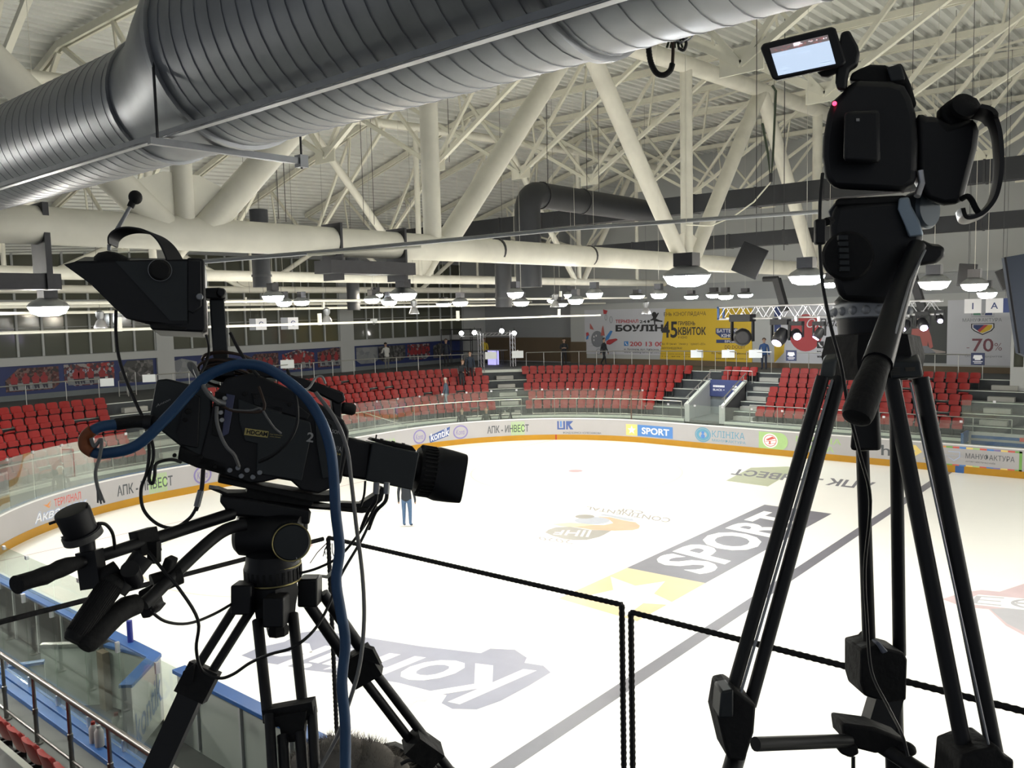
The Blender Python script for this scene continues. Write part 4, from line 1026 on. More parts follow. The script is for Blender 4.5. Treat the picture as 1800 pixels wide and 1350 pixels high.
b = Banner('white bowling banner with a grey ball and Ukrainian lettering on the far wall', 1029, 1172, 545, 622, 'white', .03)
b.lay('lettering', 'black').text('БОУЛІНГ', 1082, 1180, 571, 583, .05).text('24', 1124, 1136, 563, 568, .02).text('м. Бровари, вул. Київська, 239', 1097, 1168, 612, 616, .01).text('www.bowling-terminal.com.ua', 1097, 1165, 618, 621, .01).end()
b.lay('lettering', 'red', 'dark red lettering').text('ТЕРМІНАЛ', 1082, 1122, 562, 568, .03).text('200 13 00', 1107, 1166, 600.5, 608.5, .02).end()
b.lay('phone_symbol', 'blue', 'blue square phone symbol').poly((1097, 600), (1104.5, 600), (1104.5, 608), (1097, 608)).end()
b.lay('phone_handset', 'pale').poly((1098.5, 602), (1100, 601.5), (1101, 604), (1103, 606), (1102.5, 607), (1100.5, 606)).end()
b.lay('bowler_figure', 'black', 'black bowler figure').disc(1150, 553, .17, .17).poly((1148, 556), (1152, 555), (1157, 549), (1158, 551), (1153, 560), (1160, 563), (1165, 564), (1164, 566), (1152, 565), (1152, 571), (1150, 571), (1149, 563), (1143, 564), (1143, 562), (1147, 560)).disc(1140, 565, .09, .09).end()
b.lay('bowling_ball', 'grey', 'large grey bowling ball').disc(1050, 596, .50, .55).end()
b.lay('ball_holes', 'pale').disc(1044, 592, .05, .07).disc(1048, 590, .05, .07).disc(1044, 598, .05, .07).end()
b.lay('pins', 'red', 'red flying pins').poly((1066, 600), (1070, 597), (1083, 595), (1086, 597), (1083, 599), (1072, 606), (1066, 605)).poly((1060, 544), (1068, 546), (1066, 552), (1061, 552)).poly((1030, 585), (1034, 584), (1036, 590), (1031, 592)).end()
b.lay('pins', 'blue', 'blue flying pins').poly((1065, 592), (1073, 581), (1077, 582), (1070, 596), (1064, 600)).poly((1031, 592), (1035, 588), (1034, 596), (1030, 597)).end()
b.lay('pins', 'pink', 'pale standing pins').poly((1056, 590), (1063, 590), (1061, 577), (1060, 572), (1058, 577)).poly((1037, 578), (1044, 580), (1041, 574), (1037, 568)).end()
b.lay('streaks', 'grey', 'grey speed lines and rings').poly((1035, 603), (1045, 602.3), (1045, 603)).poly((1034, 608), (1047, 607.3), (1047, 608)).ring(1074, 562, .12, .22, .03).ring(1065, 558, .10, .2, .03).ring(1052, 618, .18, .2, .03).end()
b = Banner('yellow cinema banner with black Ukrainian lettering on the far wall', 1158, 1322, 542, 636, 'yellow', .07, [(1160, 631), (1322, 637), (1322, 542), (1170, 543)])
b.lay('lettering', 'black').text('ЕНЬ КІНОГЛЯДАЧА', 1167, 1241, 549, 557, .0).text('45', 1163, 1191, 565, 594, .02).text('ГРИВЕНЬ', 1192, 1222, 565, 572, .02).text('КВИТОК', 1192, 1241, 575, 589, .03).text('У КІНО', 1192, 1208, 591, 595, .01).text('від 18 грн на фільми у форматі «3D»', 1163, 1240, 602, 607, .0).text('ЩОПОНЕДІЛКА!', 1163, 1199, 610, 614, .01).text('РЦ "Термінал", вул. Київська, 316', 1251, 1320, 619, 623, .01).text('www.kino-batterfly.com.ua', 1257, 1314, 628, 632, .01).end()
b.lay('small_print', 'brown').text('Деталі умов акції уточнюйте у касах', 1161, 1236, 621, 623, .0).text('та на сайті', 1161, 1236, 625, 627, .0).end()
b.lay('cinema_sign', 'navy', 'navy outline of the cinema name').poly((1258, 577), (1296, 577), (1296, 586), (1290, 594), (1268, 594), (1258, 586)).poly((1259, 597), (1296, 597), (1296, 603), (1259, 603)).end()
b.lay('cinema_name', 'pale', 'pale cinema name').text('БАТТЕРФ', 1260, 1297, 578, 585, .03).text('КІНОТЕ', 1268, 1297, 587, 593, .03).text('БРОВА', 1274, 1295, 598, 602, .02).end()
b.lay('sound_mark', 'brown').text('DD DOLBY', 1274, 1310, 607, 613, .0).end()
b = Banner('white banner with a red disc and white script lettering behind the right tripod', 1361, 1480, 536, 640, 'white', .03)
b.lay('corner_stripes', 'navy', 'navy corner').poly((1361, 536), (1374, 536), (1372, 584), (1361, 584)).end()
b.lay('corner_stripes', 'yellow', 'yellow wedge').poly((1361, 584), (1380, 590), (1378, 620), (1361, 638)).end()
b.lay('disc', 'red', 'red disc').disc(1416, 585, .95, 1.05).end()
b.lay('script_lettering', 'black', 'dark script lettering').text('Віла', 1440, 1478, 560, 574, .0, .3).end()
b.lay('script_lettering', 'pale', 'white script lettering').text('Ск', 1418, 1446, 560, 576, .0, .3).end()
b.lay('phone_symbol', 'black').poly((1436, 600), (1448, 600), (1448, 612), (1436, 612)).end()
b.lay('phone_handset', 'pale').poly((1438, 603), (1440, 602), (1442, 606), (1446, 609), (1445, 611), (1441, 609)).end()
b.lay('lettering', 'black').text('м. Бр', 1436, 1462, 616, 620, .01).text('098', 1450, 1466, 600, 612, .01).text('www.', 1436, 1450, 625, 629, .01).end()
b = Banner('photo banner of a person in a red puffer jacket beside the sale banner', 1585, 1664, 540, 637, 'dark', .03)
b.lay('photographed_shirt', 'pink', 'red puffer jacket').poly((1603, 578), (1632, 577), (1637, 592), (1640, 610), (1634, 614), (1631, 600), (1630, 609), (1608, 609), (1600, 604)).end()
b.lay('photographed_face', 'skin', 'face and hand in shade').disc(1618, 566, .28, .36).poly((1632, 612), (1662, 618), (1662, 620), (1645, 621), (1630, 615)).end()
b.lay('photographed_hair', 'black').poly((1608, 560), (1614, 552), (1624, 552), (1628, 560), (1627, 567), (1622, 558), (1612, 560), (1610, 572), (1606, 572)).end()
b.lay('photographed_trousers', 'grey', 'grey trousers').poly((1607, 608), (1630, 608), (1645, 620), (1630, 621), (1607, 618)).end()
b = Banner('white sale banner reading МАНУФАКТУРА and minus 70 percent at the far right', 1664, 1776, 528, 641, 'white', .03)
b.lay('lettering', 'grey').text('МАНУФАКТУРА', 1692, 1761, 559.5, 566, .0).text('Осінь   відкриття', 1696, 1761, 624, 628.5, .0).end()
b.lay('number', 'maroon', 'big dark red 70').text('70', 1709, 1746, 595, 618, .01).text('%', 1748, 1761, 603, 616, -.01).poly((1699, 611), (1704, 611), (1704, 612), (1699, 612)).end()
b.lay('shield_outline', 'black').poly((1707, 569), (1748, 568), (1748, 576), (1743, 582), (1727, 589), (1712, 582), (1707, 577)).end()
b.lay('shield_line', 'pale').poly((1709, 570), (1746, 569.5), (1746, 576), (1741, 581), (1727, 587), (1714, 581), (1709, 577)).end()
b.lay('shield', 'navy', 'navy part of the shield').poly((1711, 571), (1730, 571), (1718, 581), (1711, 576)).end()
b.lay('shield', 'red', 'red part of the shield').poly((1730, 571), (1737, 571), (1722, 584), (1718, 581)).end()
b.lay('shield', 'yellow', 'gold part of the shield').poly((1737, 571), (1744, 571), (1744, 575), (1740, 580), (1727, 585.5), (1722, 584)).end()
b.lay('crown_bars', 'green', 'green crown bar').poly((1711, 548), (1722, 548), (1724, 554), (1711, 554)).end()
b.lay('crown_bars', 'navy', 'blue crown bar').poly((1733, 548), (1744, 548), (1744, 554), (1731, 554)).end()
b.lay('crown_letters', 'grey').text('І', 1707, 1709, 548, 554, .0).text('V', 1725, 1731, 548, 554, .0).text('І', 1746, 1748, 548, 554, .0).poly((1707, 556.5), (1748, 556), (1748, 556.6), (1707, 557)).end()
# ================================================================== signs hung in the hall
def hung_sign(x0, x1, y0, y1, d, label, parts):
    c = at((x0+x1)/2, (y0+y1)/2, d); q = (CAM-c); q.z = 0; q.normalize(); e = V3((-q.y, q.x, 0)); sc = d/FPX
    t = thing('hanging_sign', label, 'sign', c)
    hw, hh = (x1-x0)/2*sc, (y1-y0)/2*sc
    pw = hw*2/sum(p[0] for p in parts); x = -hw; 
    for wd, col, ch in parts:
        a = x; bx = x+pw*wd; x = bx
        mb = MB(); mb.obox(c+e*((a+bx)/2), e*((bx-a)/2), V3((0, 0, hh)), q*.02); o = mb.build('panel', bm_(col), t, smooth=False)
        if ch:
            mb = MB(); asp = text_data(ch, .01)[2]; bl = c+e*((a+bx)/2-asp*hh*.45)+q*.026-V3((0, 0, hh*.45)); br = c+e*((a+bx)/2+asp*hh*.45)+q*.026-V3((0, 0, hh*.45))
            text_quad(mb, ch, bl, br, bl+V3((0, 0, hh*.9)), None, .01); mb.build('letter', bm_('navy'), t, smooth=False)
    for k in (-.8, .8):
        mb = MB(); mb.cyl(c+e*hw*k+V3((0, 0, hh)), V3((c.x, c.y, zr(c.y, c.x)))+e*hw*k, .006, n=5); mb.build('wire', m_darks, t)
hung_sign(1700, 1770, 525, 550, 30, 'hanging sector sign with white 1 and A panels above the sale banner', [(1, 'pale', '1'), (.25, 'grey', None), (1, 'pale', 'A'), (.4, 'navy', None)])
hung_sign(439, 468, 560, 580, 32, 'left hanging sign with a white panel in front of the windows', [(.6, 'grey', None), (1, 'pale', 'С')])
hung_sign(494, 524, 558, 579, 32, 'right hanging sign with a white panel in front of the windows', [(.7, 'grey', None), (1, 'pale', 'Є')])
# small domed glass bulbs (old lamps) and a camera hung in front of the windows
for x, y, d, l in ((177, 577, 26, 'old unlit hanging lamp in front of the left windows'), (575, 568, 30, 'old unlit hanging lamp right of the two sector signs'), (728, 552, 32, 'old unlit hanging lamp above the dark windows'), (976, 540, 34, 'old unlit hanging lamp under the bright middle lamps'), (1136, 552, 36, 'old unlit hanging lamp in front of the bowling banner')):
    p = at(x, y, d); t = thing('hanging_lamp', l, 'lamp', p)
    mb = MB(); mb.lathe(p, (0, 0, 1), [(0, .20), (.03, .2), (.22, .12), (.28, .06)], 14); mb.build('shade', m_alu, t)
    mb = MB(); mb.lathe(p+V3((0, 0, .28)), (0, 0, 1), [(0, .07), (.08, .12), (.22, .12), (.28, .04)], 12); mb.build('housing', m_galvd, t)
    mb = MB(); mb.cyl(p+V3((0, 0, .5)), V3((p.x, p.y, zr(p.y, p.x)+.12)), .004, n=5); mb.build('hanger', m_darks, t)
p = onU(657, 564, 7.0); t = thing('security_camera', 'small pale camera box hanging from the long white pipe', 'camera', p)
mb = MB(); mb.box(tuple(p-V3((.09, .09, .07))), tuple(p+V3((.09, .09, .07)))); mb.build('box', m_wallw, t)
mb = MB(); mb.lathe(p-V3((0, 0, .14)), (0, 0, 1), [(0, .02), (.03, .05), (.08, .05)], 10); mb.build('dome', m_darks, t)
mb = MB(); mb.cyl(p+V3((0, 0, .07)), V3((p.x, p.y, zr(p.y, p.x))), .006, n=6); mb.build('rod', m_wallw, t)
# ================================================================== lit booth in the corner
def on_walk(x, y): return onZ(x, y, ZW)
bL = on_walk(846, 645); bR = on_walk(902, 644)
bt = thing('booth_truss', 'aluminium truss arch carrying four lit floodlights over the small booth', 'truss arch', bL)
for q in (bL, bR):
    mb = MB()
    for dx, dy in ((-.12, -.12), (.12, -.12), (.12, .12), (-.12, .12)): mb.cyl(q+V3((dx, dy, 0)), q+V3((dx, dy, 2.25)), .025, n=6)
    for k in range(7): z = .15+k*.32; mb.cyl(q+V3((-.12, -.12, z)), q+V3((.12, -.12, z+.3)), .012, n=5); mb.cyl(q+V3((.12, .12, z)), q+V3((-.12, .12, z+.3)), .012, n=5); mb.cyl(q+V3((-.12, .12, z)), q+V3((-.12, -.12, z+.3)), .012, n=5)
    mb.build('post', m_alu, bt)
mb = MB()
for dz in (2.05, 2.25):
    for o_ in (-.1, .1): mb.cyl(bL+(bL-bR).normalized()*1.25+V3((o_*.7, o_, dz)), bR+V3((o_*.7, o_, dz)), .022, n=6)
for k in range(8): a = bL.lerp(bR, k/8); c = bL.lerp(bR, (k+1)/8); mb.cyl(a+V3((0, 0, 2.05)), c+V3((0, 0, 2.25)), .012, n=5)
mb.build('cross_beam', m_alu, bt)
for i, (x, y) in enumerate(((811, 586), (834, 585), (882, 582), (904, 586))):
    p = at(x, y, depth(bL)-.15 if x < 860 else depth(bR)-.15); q = (CAM-p).normalized(); q = (q+V3((0, 0, -.25))).normalized()
    t = thing('stage_light', 'lit white floodlight, %s of four on the booth truss' % ['outer left one', 'second from the left', 'third from the left', 'outer right one'][i], 'stage light', p)
    mb = MB(); mb.lathe(p-q*.25, q, [(0, .06), (.06, .12), (.22, .15)], 14); mb.build('housing', m_blk, t)
    mb = MB(); mb.lathe(p-q*.03, q, [(0, .15), (.05, .10)], 14); mb.build('lit_lens', emat('booth_glow', (1, .97, .92), 60), t)
    mb = MB(); mb.cyl(p-q*.12, p-q*.12+V3((0, 0, .35)), .015, n=5); mb.build('yoke', m_darks, t)
pt = on_walk(872, 641)
t = thing('counter_table', 'white table with a violet glow standing inside the booth', 'table', pt)
mb = MB(); mb.box((pt.x-.75, pt.y-.3, ZW+.98), (pt.x+.85, pt.y+.3, ZW+1.03)); mb.build('table_top', m_board, t)
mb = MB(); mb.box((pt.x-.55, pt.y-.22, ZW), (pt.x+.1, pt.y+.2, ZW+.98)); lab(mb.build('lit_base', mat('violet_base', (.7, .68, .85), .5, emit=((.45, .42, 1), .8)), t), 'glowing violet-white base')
for dx, dy in ((.25, -.2), (.5, .2), (.7, -.2)): mb = MB(); mb.cyl((pt.x+dx, pt.y+dy, ZW), (pt.x+dx, pt.y+dy, ZW+.98), .02, n=6); mb.build('leg', m_darks, t)
t = thing('podium', 'grey podium platform under the booth, edged with pale trim', 'podium', on_walk(875, 648))
q = rink(s_of_px(880, 650, 6.3), 6.7, ZW); 
mb = MB(); n_ = rink_n(s_of_px(880, 650, 6.3)); e = V3((-n_.y, n_.x, 0)); mb.obox(q+V3((0, 0, .05)), e*1.6, n_*.3, V3((0, 0, .05))); mb.build('deck', m_nose, t)
sp_ = on_walk(792, 640)+V3((.75, -.2, 0))
t = thing('scaffold', 'dark tube scaffold standing against the wall left of the booth', 'scaffold', sp_)
for i in range(4):
    x = sp_.x-1.4+i*1.0
    for dy in (0, .9): mb = MB(); mb.cyl((x, sp_.y+dy, ZW), (x, sp_.y+dy, ZW+2.5), .03, n=6); mb.build('upright', m_darks, t)
for z in (.9, 1.7, 2.45):
    mb = MB(); mb.cyl((sp_.x-1.4, sp_.y, ZW+z), (sp_.x+1.6, sp_.y, ZW+z), .025, n=6); mb.cyl((sp_.x-1.4, sp_.y+.9, ZW+z), (sp_.x+1.6, sp_.y+.9, ZW+z), .025, n=6); mb.build('ledger', m_darks, t)
# chairs and stools by the left steps
for i, (x, y) in enumerate(((218, 697), (232, 694))):
    p = on_walk(x, y); t = thing('metal_frame', ['small pale steel frame standing on the walkway, left one of two', 'taller pale steel frame standing on the walkway, right one of two'][i], 'frame', p)
    h = .75+.35*i
    for dx in (0, .0):
        pass
    e = (RT-V3((0, 0, RT.z))).normalized()
    mb = MB(); a, c = p-e*.22, p+e*.22
    for q in (a, c): mb.cyl(q, q+V3((0, 0, h)), .025, n=6)
    mb.build('upright', m_steel, t)
    mb = MB()
    for z in (.12, h): mb.cyl(a+V3((0, 0, z)), c+V3((0, 0, z)), .02, n=6)
    mb.build('crossbar', m_steel, t)
# ================================================================== stage truss with moving lights
st = thing('stage_truss', 'silver aluminium box truss hanging across the hall behind the right tripod', 'lighting truss', onV(1450, 552, 20))
a0 = onV(1268, 553, 20.0); a1 = onV(1575, 545, 20.0); h = .2
mb = MB()
for dy in (-h, h):
    for dz in (-h, h): mb.cyl(V3((a0.x, 20+dy, 6.62+dz)), V3((24.6, 20+dy, 6.68+dz)), .03, n=8)
mb.build('chord', m_alu, st)
mb = MB(); L = 24.6-a0.x; N = 13
for i in range(N):
    xa_ = a0.x+L*i/N; xb_ = a0.x+L*(i+.5)/N; xc_ = a0.x+L*(i+1)/N
    for dy in (-h, h): mb.cyl((xa_, 20+dy, 6.44), (xb_, 20+dy, 6.84), .012, n=5); mb.cyl((xb_, 20+dy, 6.84), (xc_, 20+dy, 6.44), .012, n=5)
    mb.cyl((xa_, 20-h, 6.84), (xc_, 20+h, 6.84), .012, n=5)
mb.build('bracing', m_alu, st)
mb = MB()
for z in (6.42, 6.82): mb.box((a0.x-.05, 20-h-.03, z-.03), (a0.x+.02, 20+h+.03, z+.03))
for y in (20-h, 20+h): mb.box((a0.x-.05, y-.03, 6.42), (a0.x+.02, y+.03, 6.82))
lab(mb.build('end_plate', m_blue, st), 'blue end plate')
for x, l in ((1378, 'dark angled hoist leg holding the silver truss, left one'), (1620, 'dark angled hoist leg holding the silver truss, right one')):
    p = onV(x, 530, 20); t = thing('truss_hoist', l, 'hoist', p)
    mb = MB(); mb.beam(p+V3((-.25, 0, .75)), p+V3((.05, 0, -.3)), .28, .2); mb.build('arm', m_blk, t)
    mb = MB(); mb.cyl(p+V3((-.7, 0, .75)), p+V3((-.2, 0, .75)), .09, n=10); mb.build('motor', m_blk, t)
    mb = MB(); mb.cyl(p+V3((-.35, 0, .8)), V3((p.x-.35, p.y, zr(p.y))), .008, n=5); mb.build('chain', m_darks, t)
def moving_head(x, y, aim, label, lit=True, s=.30, v=19.8, lens=None):
    p = onV(x, y, v); t = thing('moving_light', label, 'stage light', p)
    a = V3(aim).normalized()
    mb = MB(); mb.box((p.x-s*.62, p.y-s*.4, p.z+s*.85), (p.x+s*.62, p.y+s*.4, p.z+s*1.25)); mb.build('base_box', m_blk, t, bevel=.01)
    mb = MB()
    for k in (-1, 1): mb.box((p.x+k*s*.62-.02, p.y-s*.15, p.z-s*.25), (p.x+k*s*.62+.02, p.y+s*.15, p.z+s*.9))
    mb.build('yoke', m_blk, t)
    mb = MB(); mb.lathe(p-a*s*.6, a, [(0, s*.25), (s*.1, s*.45), (s*.8, s*.5), (s*1.15, s*.42), (s*1.2, s*.36)], 16); mb.build('head', m_blk, t)
    mb = MB(); mb.lathe(p+a*s*.60, a, [(0, s*.34), (.02, s*.33)], 16)
    mb.build('lens', emat('violet_lens', (.62, .52, 1), 22) if lit else m_darks, t)
    mb = MB(); mb.box((p.x-.04, p.y-.06, p.z+s*1.2), (p.x+.04, p.y+.06, max(6.46, p.z+s*1.3))); mb.build('clamp', m_alu, t)
moving_head(1305, 592, (.45, -1, -.05), 'big round unlit stage lamp hanging at the left end of the silver truss', False, .60)
moving_head(1372, 592, (-.2, -.7, -.75), 'lit stage lamp pointing down, second on the silver truss', True, .46)
moving_head(1400, 588, (.55, -1, -.35), 'lit stage lamp facing the viewer, third on the silver truss', True, .34)
moving_head(1440, 586, (-.5, -.4, -.9), 'lit tilted stage lamp just left of the right tripod head', True, .30)
moving_head(1592, 572, (-.3, -.7, -.6), 'lit stage lamp hugging the right side of the tripod head', True, .26)
moving_head(1622, 570, (.35, -.7, -.55), 'lit stage lamp over the red jacket photo banner', True, .30)
moving_head(1652, 560, (.3, -.8, -.6), 'small lit stage lamp at the right end of the silver truss', True, .20)
# ---- dark speakers hung near the lamps
def speaker(x, y, d, label, w_=.30, hh=.36, tilt=.4):
    p = at(x, y, d); q = (CAM-p); q.z = 0; q.normalize(); e = V3((-q.y, q.x, 0)); u = (V3((0, 0, 1))+e*tilt).normalized(); e2 = (e-V3((0, 0, 1))*tilt).normalized()
    t = thing('loudspeaker', label, 'loudspeaker', p)
    mb = MB(); f0 = [p+e2*w_*a+u*hh*b+q*.22 for a, b in ((-1, -1), (1, -1), (1, 1), (-1, 1))]; b0 = [p+e2*w_*.7*a+u*hh*.9*b-q*.22 for a, b in ((-1, -1), (1, -1), (1, 1), (-1, 1))]
    mb.add(f0+b0, [(0, 1, 2, 3), (7, 6, 5, 4), (0, 4, 5, 1), (1, 5, 6, 2), (2, 6, 7, 3), (3, 7, 4, 0)]); mb.build('cabinet', m_blk, t, bevel=.015)
    mb = MB(); mb.obox(p+q*.226, e2*w_*.88, u*hh*.9, q*.004); mb.build('grille', m_rub, t)
    mb = MB(); mb.cyl(p+u*hh, V3(((p+u*hh).x, (p+u*hh).y, zr(p.y)-.2)), .006, n=6); mb.build('bracket', m_darks, t)
speaker(1318, 459, 14, 'dark tilted loudspeaker hanging beside the large near floodlight', .22, .26, .45)
speaker(1700, 484, 18, 'dark loudspeaker hanging above the floodlight at the far right', .18, .24, .1)
speaker(1770, 489, 18, 'dark slanted loudspeaker beside the blue screen at the right edge', .17, .22, -.4)
p = at(1795, 545, 9); t = thing('hanging_screen', 'dark blue hanging screen cut off by the right edge', 'screen', p)
mb = MB(); mb.prism([at(1768, 452, 9), at(1835, 440, 9), at(1835, 640, 9), at(1793, 620, 9)], FW*.08); mb.build('panel', mat('screen_blue', (.008, .018, .04), .7, var=.1), t)
mb = MB(); mb.beam(at(1767, 452, 8.99), at(1792, 621, 8.99), .02, .02); mb.build('edge_frame', m_darks, t)
# white commentator box at the right edge
x0 = onV(1776, 640, 36).x
t = thing('commentary_box', 'white box cabin with a window at the right edge above the steps', 'cabin', (x0+2, 37, ZW))
mb = MB(); mb.box((x0, 36.0, 2.8), (x0+5, 38, onV(1776, 645, 36).z)); mb.build('lower_wall', m_wallw, t, smooth=False)
mb = MB(); mb.box((x0, 36.0, onV(1776, 590, 36).z), (x0+5, 38, onV(1776, 553, 36).z)); mb.build('upper_wall', m_wallw, t, smooth=False)
mb = MB(); mb.box((x0+.05, 36.2, onV(1776, 645, 36).z), (x0+5, 36.24, onV(1776, 590, 36).z)); mb.build('window_pane', g_win, t, smooth=False)
mb = MB(); mb.box((x0, 36.0, onV(1776, 645, 36).z), (x0+.12, 36.12, onV(1776, 590, 36).z)); mb.box((x0+.5, 36.0, onV(1776, 645, 36).z), (x0+.9, 36.12, onV(1776, 590, 36).z)); mb.build('window_post', m_wallw, t, smooth=False)
mb = MB(); mb.box((x0, 36.05, 1.0), (x0+5, 36.6, 2.8)); lab(mb.build('dark_skirt', mat('skirt_navy', (.02, .025, .05), .7), t, smooth=False), 'dark navy skirt under the cabin')
# ================================================================== people
def person(feet, face, label, jacket, trousers, hair, h=1.75, skin=(.42, .27, .20), arm='down', walk=.0, bend=.0, cap=None, seated=False, top2=None):
    """feet: ground point; face: heading the body looks along"""
    f = V3((face[0], face[1], 0)).normalized(); r = V3((f.y, -f.x, 0)); k = h/1.75; z = V3((0, 0, 1))
    def P(fw, rt, up): return V3(feet)+(f*fw+r*rt+z*up)*k
    vs = []; rad = []; ed = []
    def nv(p, ra, par=None):
        vs.append(p); rad.append(ra*k if not isinstance(ra, tuple) else (ra[0]*k, ra[1]*k))
        if par is not None: ed.append((par, len(vs)-1))
        return len(vs)-1
    b = bend
    hip = .93 if not seated else .50
    pel = nv(P(0, 0, hip), (.15, .115)); wa = nv(P(.10*b, 0, hip+.17), (.135, .105), pel); ch = nv(P(.28*b, 0, hip+.38), (.165, .12), wa); ns = nv(P(.42*b, 0, hip+.53), (.085, .075), ch); nk = nv(P(.46*b+.01, 0, hip+.60), .055, ns)
    hd = nv(P(.50*b+.02, 0, hip+.68), .085, nk); hd2 = nv(P(.53*b+.025, 0, hip+.76), .095, hd); hd3 = nv(P(.54*b+.02, 0, hip+.83), .05, hd2)
    for sd in (-1, 1):
        w_ = walk*sd
        if seated: hp = nv(P(.05, .1*sd, hip-.02), .09, pel); kn = nv(P(.44, .11*sd, hip), .07, hp); an = nv(P(.46, .11*sd, .09), .05, kn); to = nv(P(.62, .12*sd, .04), .04, an)
        else:
            hp = nv(P(.0, .095*sd, .86), .095, pel); kn = nv(P(.5*w_+.03, .10*sd, .49), .068, hp); an = nv(P(.95*w_-(.08 if w_ < 0 else 0), .105*sd, .09+(.06 if w_ < 0 else 0)), .048, kn); to = nv(P(.95*w_+.15-(.08 if w_ < 0 else 0), .12*sd, .04), .038, an)
        sh = nv(P(.36*b, .19*sd, hip+.47), .066, ch)
        if arm == 'fold': el = nv(P(.06+.3*b, .25*sd, hip+.20), .050, sh); wr = nv(P(.24, .06*sd, hip+.24), .036, el); pa = nv(P(.26, -.02*sd, hip+.26), .034, wr); fd = P(.01, -.07*sd, .01)-P(0, 0, 0)
        elif arm == 'up' and sd == 1: el = nv(P(.18, .27, hip+.33), .050, sh); wr = nv(P(.22, .13, hip+.56), .036, el); pa = nv(P(.19, .10, hip+.64), .034, wr); fd = P(-.02, -.02, .07)-P(0, 0, 0)
        elif arm == 'fwd': el = nv(P(.12+.3*b, .25*sd, hip+.19), .050, sh); wr = nv(P(.36+.2*b, .20*sd, hip+.17), .036, el); pa = nv(P(.44+.2*b, .19*sd, hip+.17), .034, wr); fd = P(.075, -.01*sd, -.01)-P(0, 0, 0)
        else: el = nv(P(-.02-.25*w_+.3*b, .25*sd, hip+.19), .050, sh); wr = nv(P(.04-.5*w_+.35*b, .27*sd, hip-.05), .036, el); pa = nv(P(.05-.55*w_+.35*b, .27*sd, hip-.13), .034, wr); fd = P(.01, 0, -.075)-P(0, 0, 0)
        for q in range(4):
            o_ = (f if abs(fd.normalized().dot(f)) < .7 else r)*((q-1.5)*.019*k)
            nv(vs[pa]+o_+fd*(1, 1.12, 1.06, .85)[q], .0085, pa)
        nv(vs[pa]+fd*.5+f*.035*k, .0095, wr)
    me = bpy.data.meshes.new('person'); me.from_pydata([tuple(p-V3(feet)) for p in vs], ed, [])
    o = bpy.data.objects.new('person', me); COL.objects.link(o); o.location = feet
    sm = o.modifiers.new('skin', 'SKIN'); sm.use_smooth_shade = True
    for i, q in enumerate(rad):
        me.skin_vertices[0].data[i].radius = q if isinstance(q, tuple) else (q, q)
        me.skin_vertices[0].data[i].use_root = (i == 0)
    o.modifiers.new('sub', 'SUBSURF').levels = 1; o.modifiers['sub'].render_levels = 1
    bpy.context.view_layer.update()
    dg = bpy.context.evaluated_depsgraph_get(); m2 = bpy.data.meshes.new_from_object(o.evaluated_get(dg))
    o.modifiers.clear(); o.data = m2; bpy.data.meshes.remove(me)
    for i_, c_ in enumerate((jacket, trousers, skin, (.02, .02, .02))):
        m2.materials.append(mat('cloth_%d_%d_%d' % tuple(int(q*999) for q in c_), c_, .8, var=.2, scale=12))
    hands = [vs[i]-V3(feet) for i in range(len(vs)) if rad[i] in (.0085*k, .0095*k)]
    for p in m2.polygons:
        c = p.center
        if c.z > (hip+.575)*k: p.material_index = 2
        elif any((c-q).length < .075*k for q in hands): p.material_index = 2
        elif c.z < (.075 if not seated else .08)*k: p.material_index = 3
        elif c.z < (hip-.06)*k and (c-V3((0, 0, c.z))).length < .6 and not (arm == 'down' and abs(c.dot(r)) > .205*k and c.z > .6*k): p.material_index = 1
        else: p.material_index = 0
    m2.shade_smooth()
    tag(o, label, 'person')
    hc = vs[hd2]-V3(feet)
    mb = MB(); hv = []; c0 = V3(feet)+hc
    n, m_ = 12, 6
    for i in range(m_+1):
        a = pi*.55*i/m_
        for j in range(n):
            t_ = 2*pi*j/n; dd = f*(sin(a)*cos(t_))+r*(sin(a)*sin(t_))+z*cos(a); ra = .108*k*(1 if cos(t_) < .55 or a < .9 else .93)
            hv.append(c0+V3((0, 0, .012*k))+dd*ra-f*.008*k)
    fs = [(i*n+j, (i+1)*n+j, (i+1)*n+(j+1) % n, i*n+(j+1) % n) for i in range(m_) for j in range(n) if not (i >= 3 and cos(2*pi*(j+.5)/n) > .45)]
    mb.add(hv, fs); mb.build('hair' if cap is None else 'cap', mat('hair_%d' % int(sum(cap or hair)*1000), cap or hair, .8, var=.2), o)
    mb = MB()
    for sd in (-1, 1): mb.ball(c0+f*.088*k+r*.035*sd*k-z*.005*k, .011*k, 8, 5)
    mb.build('eyes', mat('eye_dark', (.02, .015, .01), .3), o)
    mb = MB(); mb.ball(c0+f*.102*k-z*.025*k, .018*k, 8, 5, (1, 1, 1.3)); mb.ball(c0+f*.088*k-z*.062*k, .016*k, 8, 5, (1.2, 1.2, .4))
    for sd in (-1, 1): mb.ball(c0+r*.098*sd*k-z*.01*k, .022*k, 8, 5, (1, .6, 1.5))
    mb.build('face_features', mat('cloth_%d_%d_%d' % tuple(int(q*999) for q in skin), skin, .8), o)
    return o
toC = V3((.64, -.76, 0))
DK, NV = (.018, .02, .026), (.02, .03, .05)
person(on_walk(992, 643), (.6, -.8), 'person in a dark jacket with folded hands standing by the brown wall', DK, (.012, .012, .016), (.03, .02, .015), arm='fold')
person(on_walk(1062, 643), (1, .1), 'person in dark clothes walking in front of the grey bowling ball', DK, (.015, .015, .02), (.02, .015, .01), walk=.22)
person(on_walk(1343, 650), (.3, -1), 'person in a blue hooded top standing at the end of the yellow banner', (.025, .07, .19), (.03, .04, .07), (.05, .03, .02))
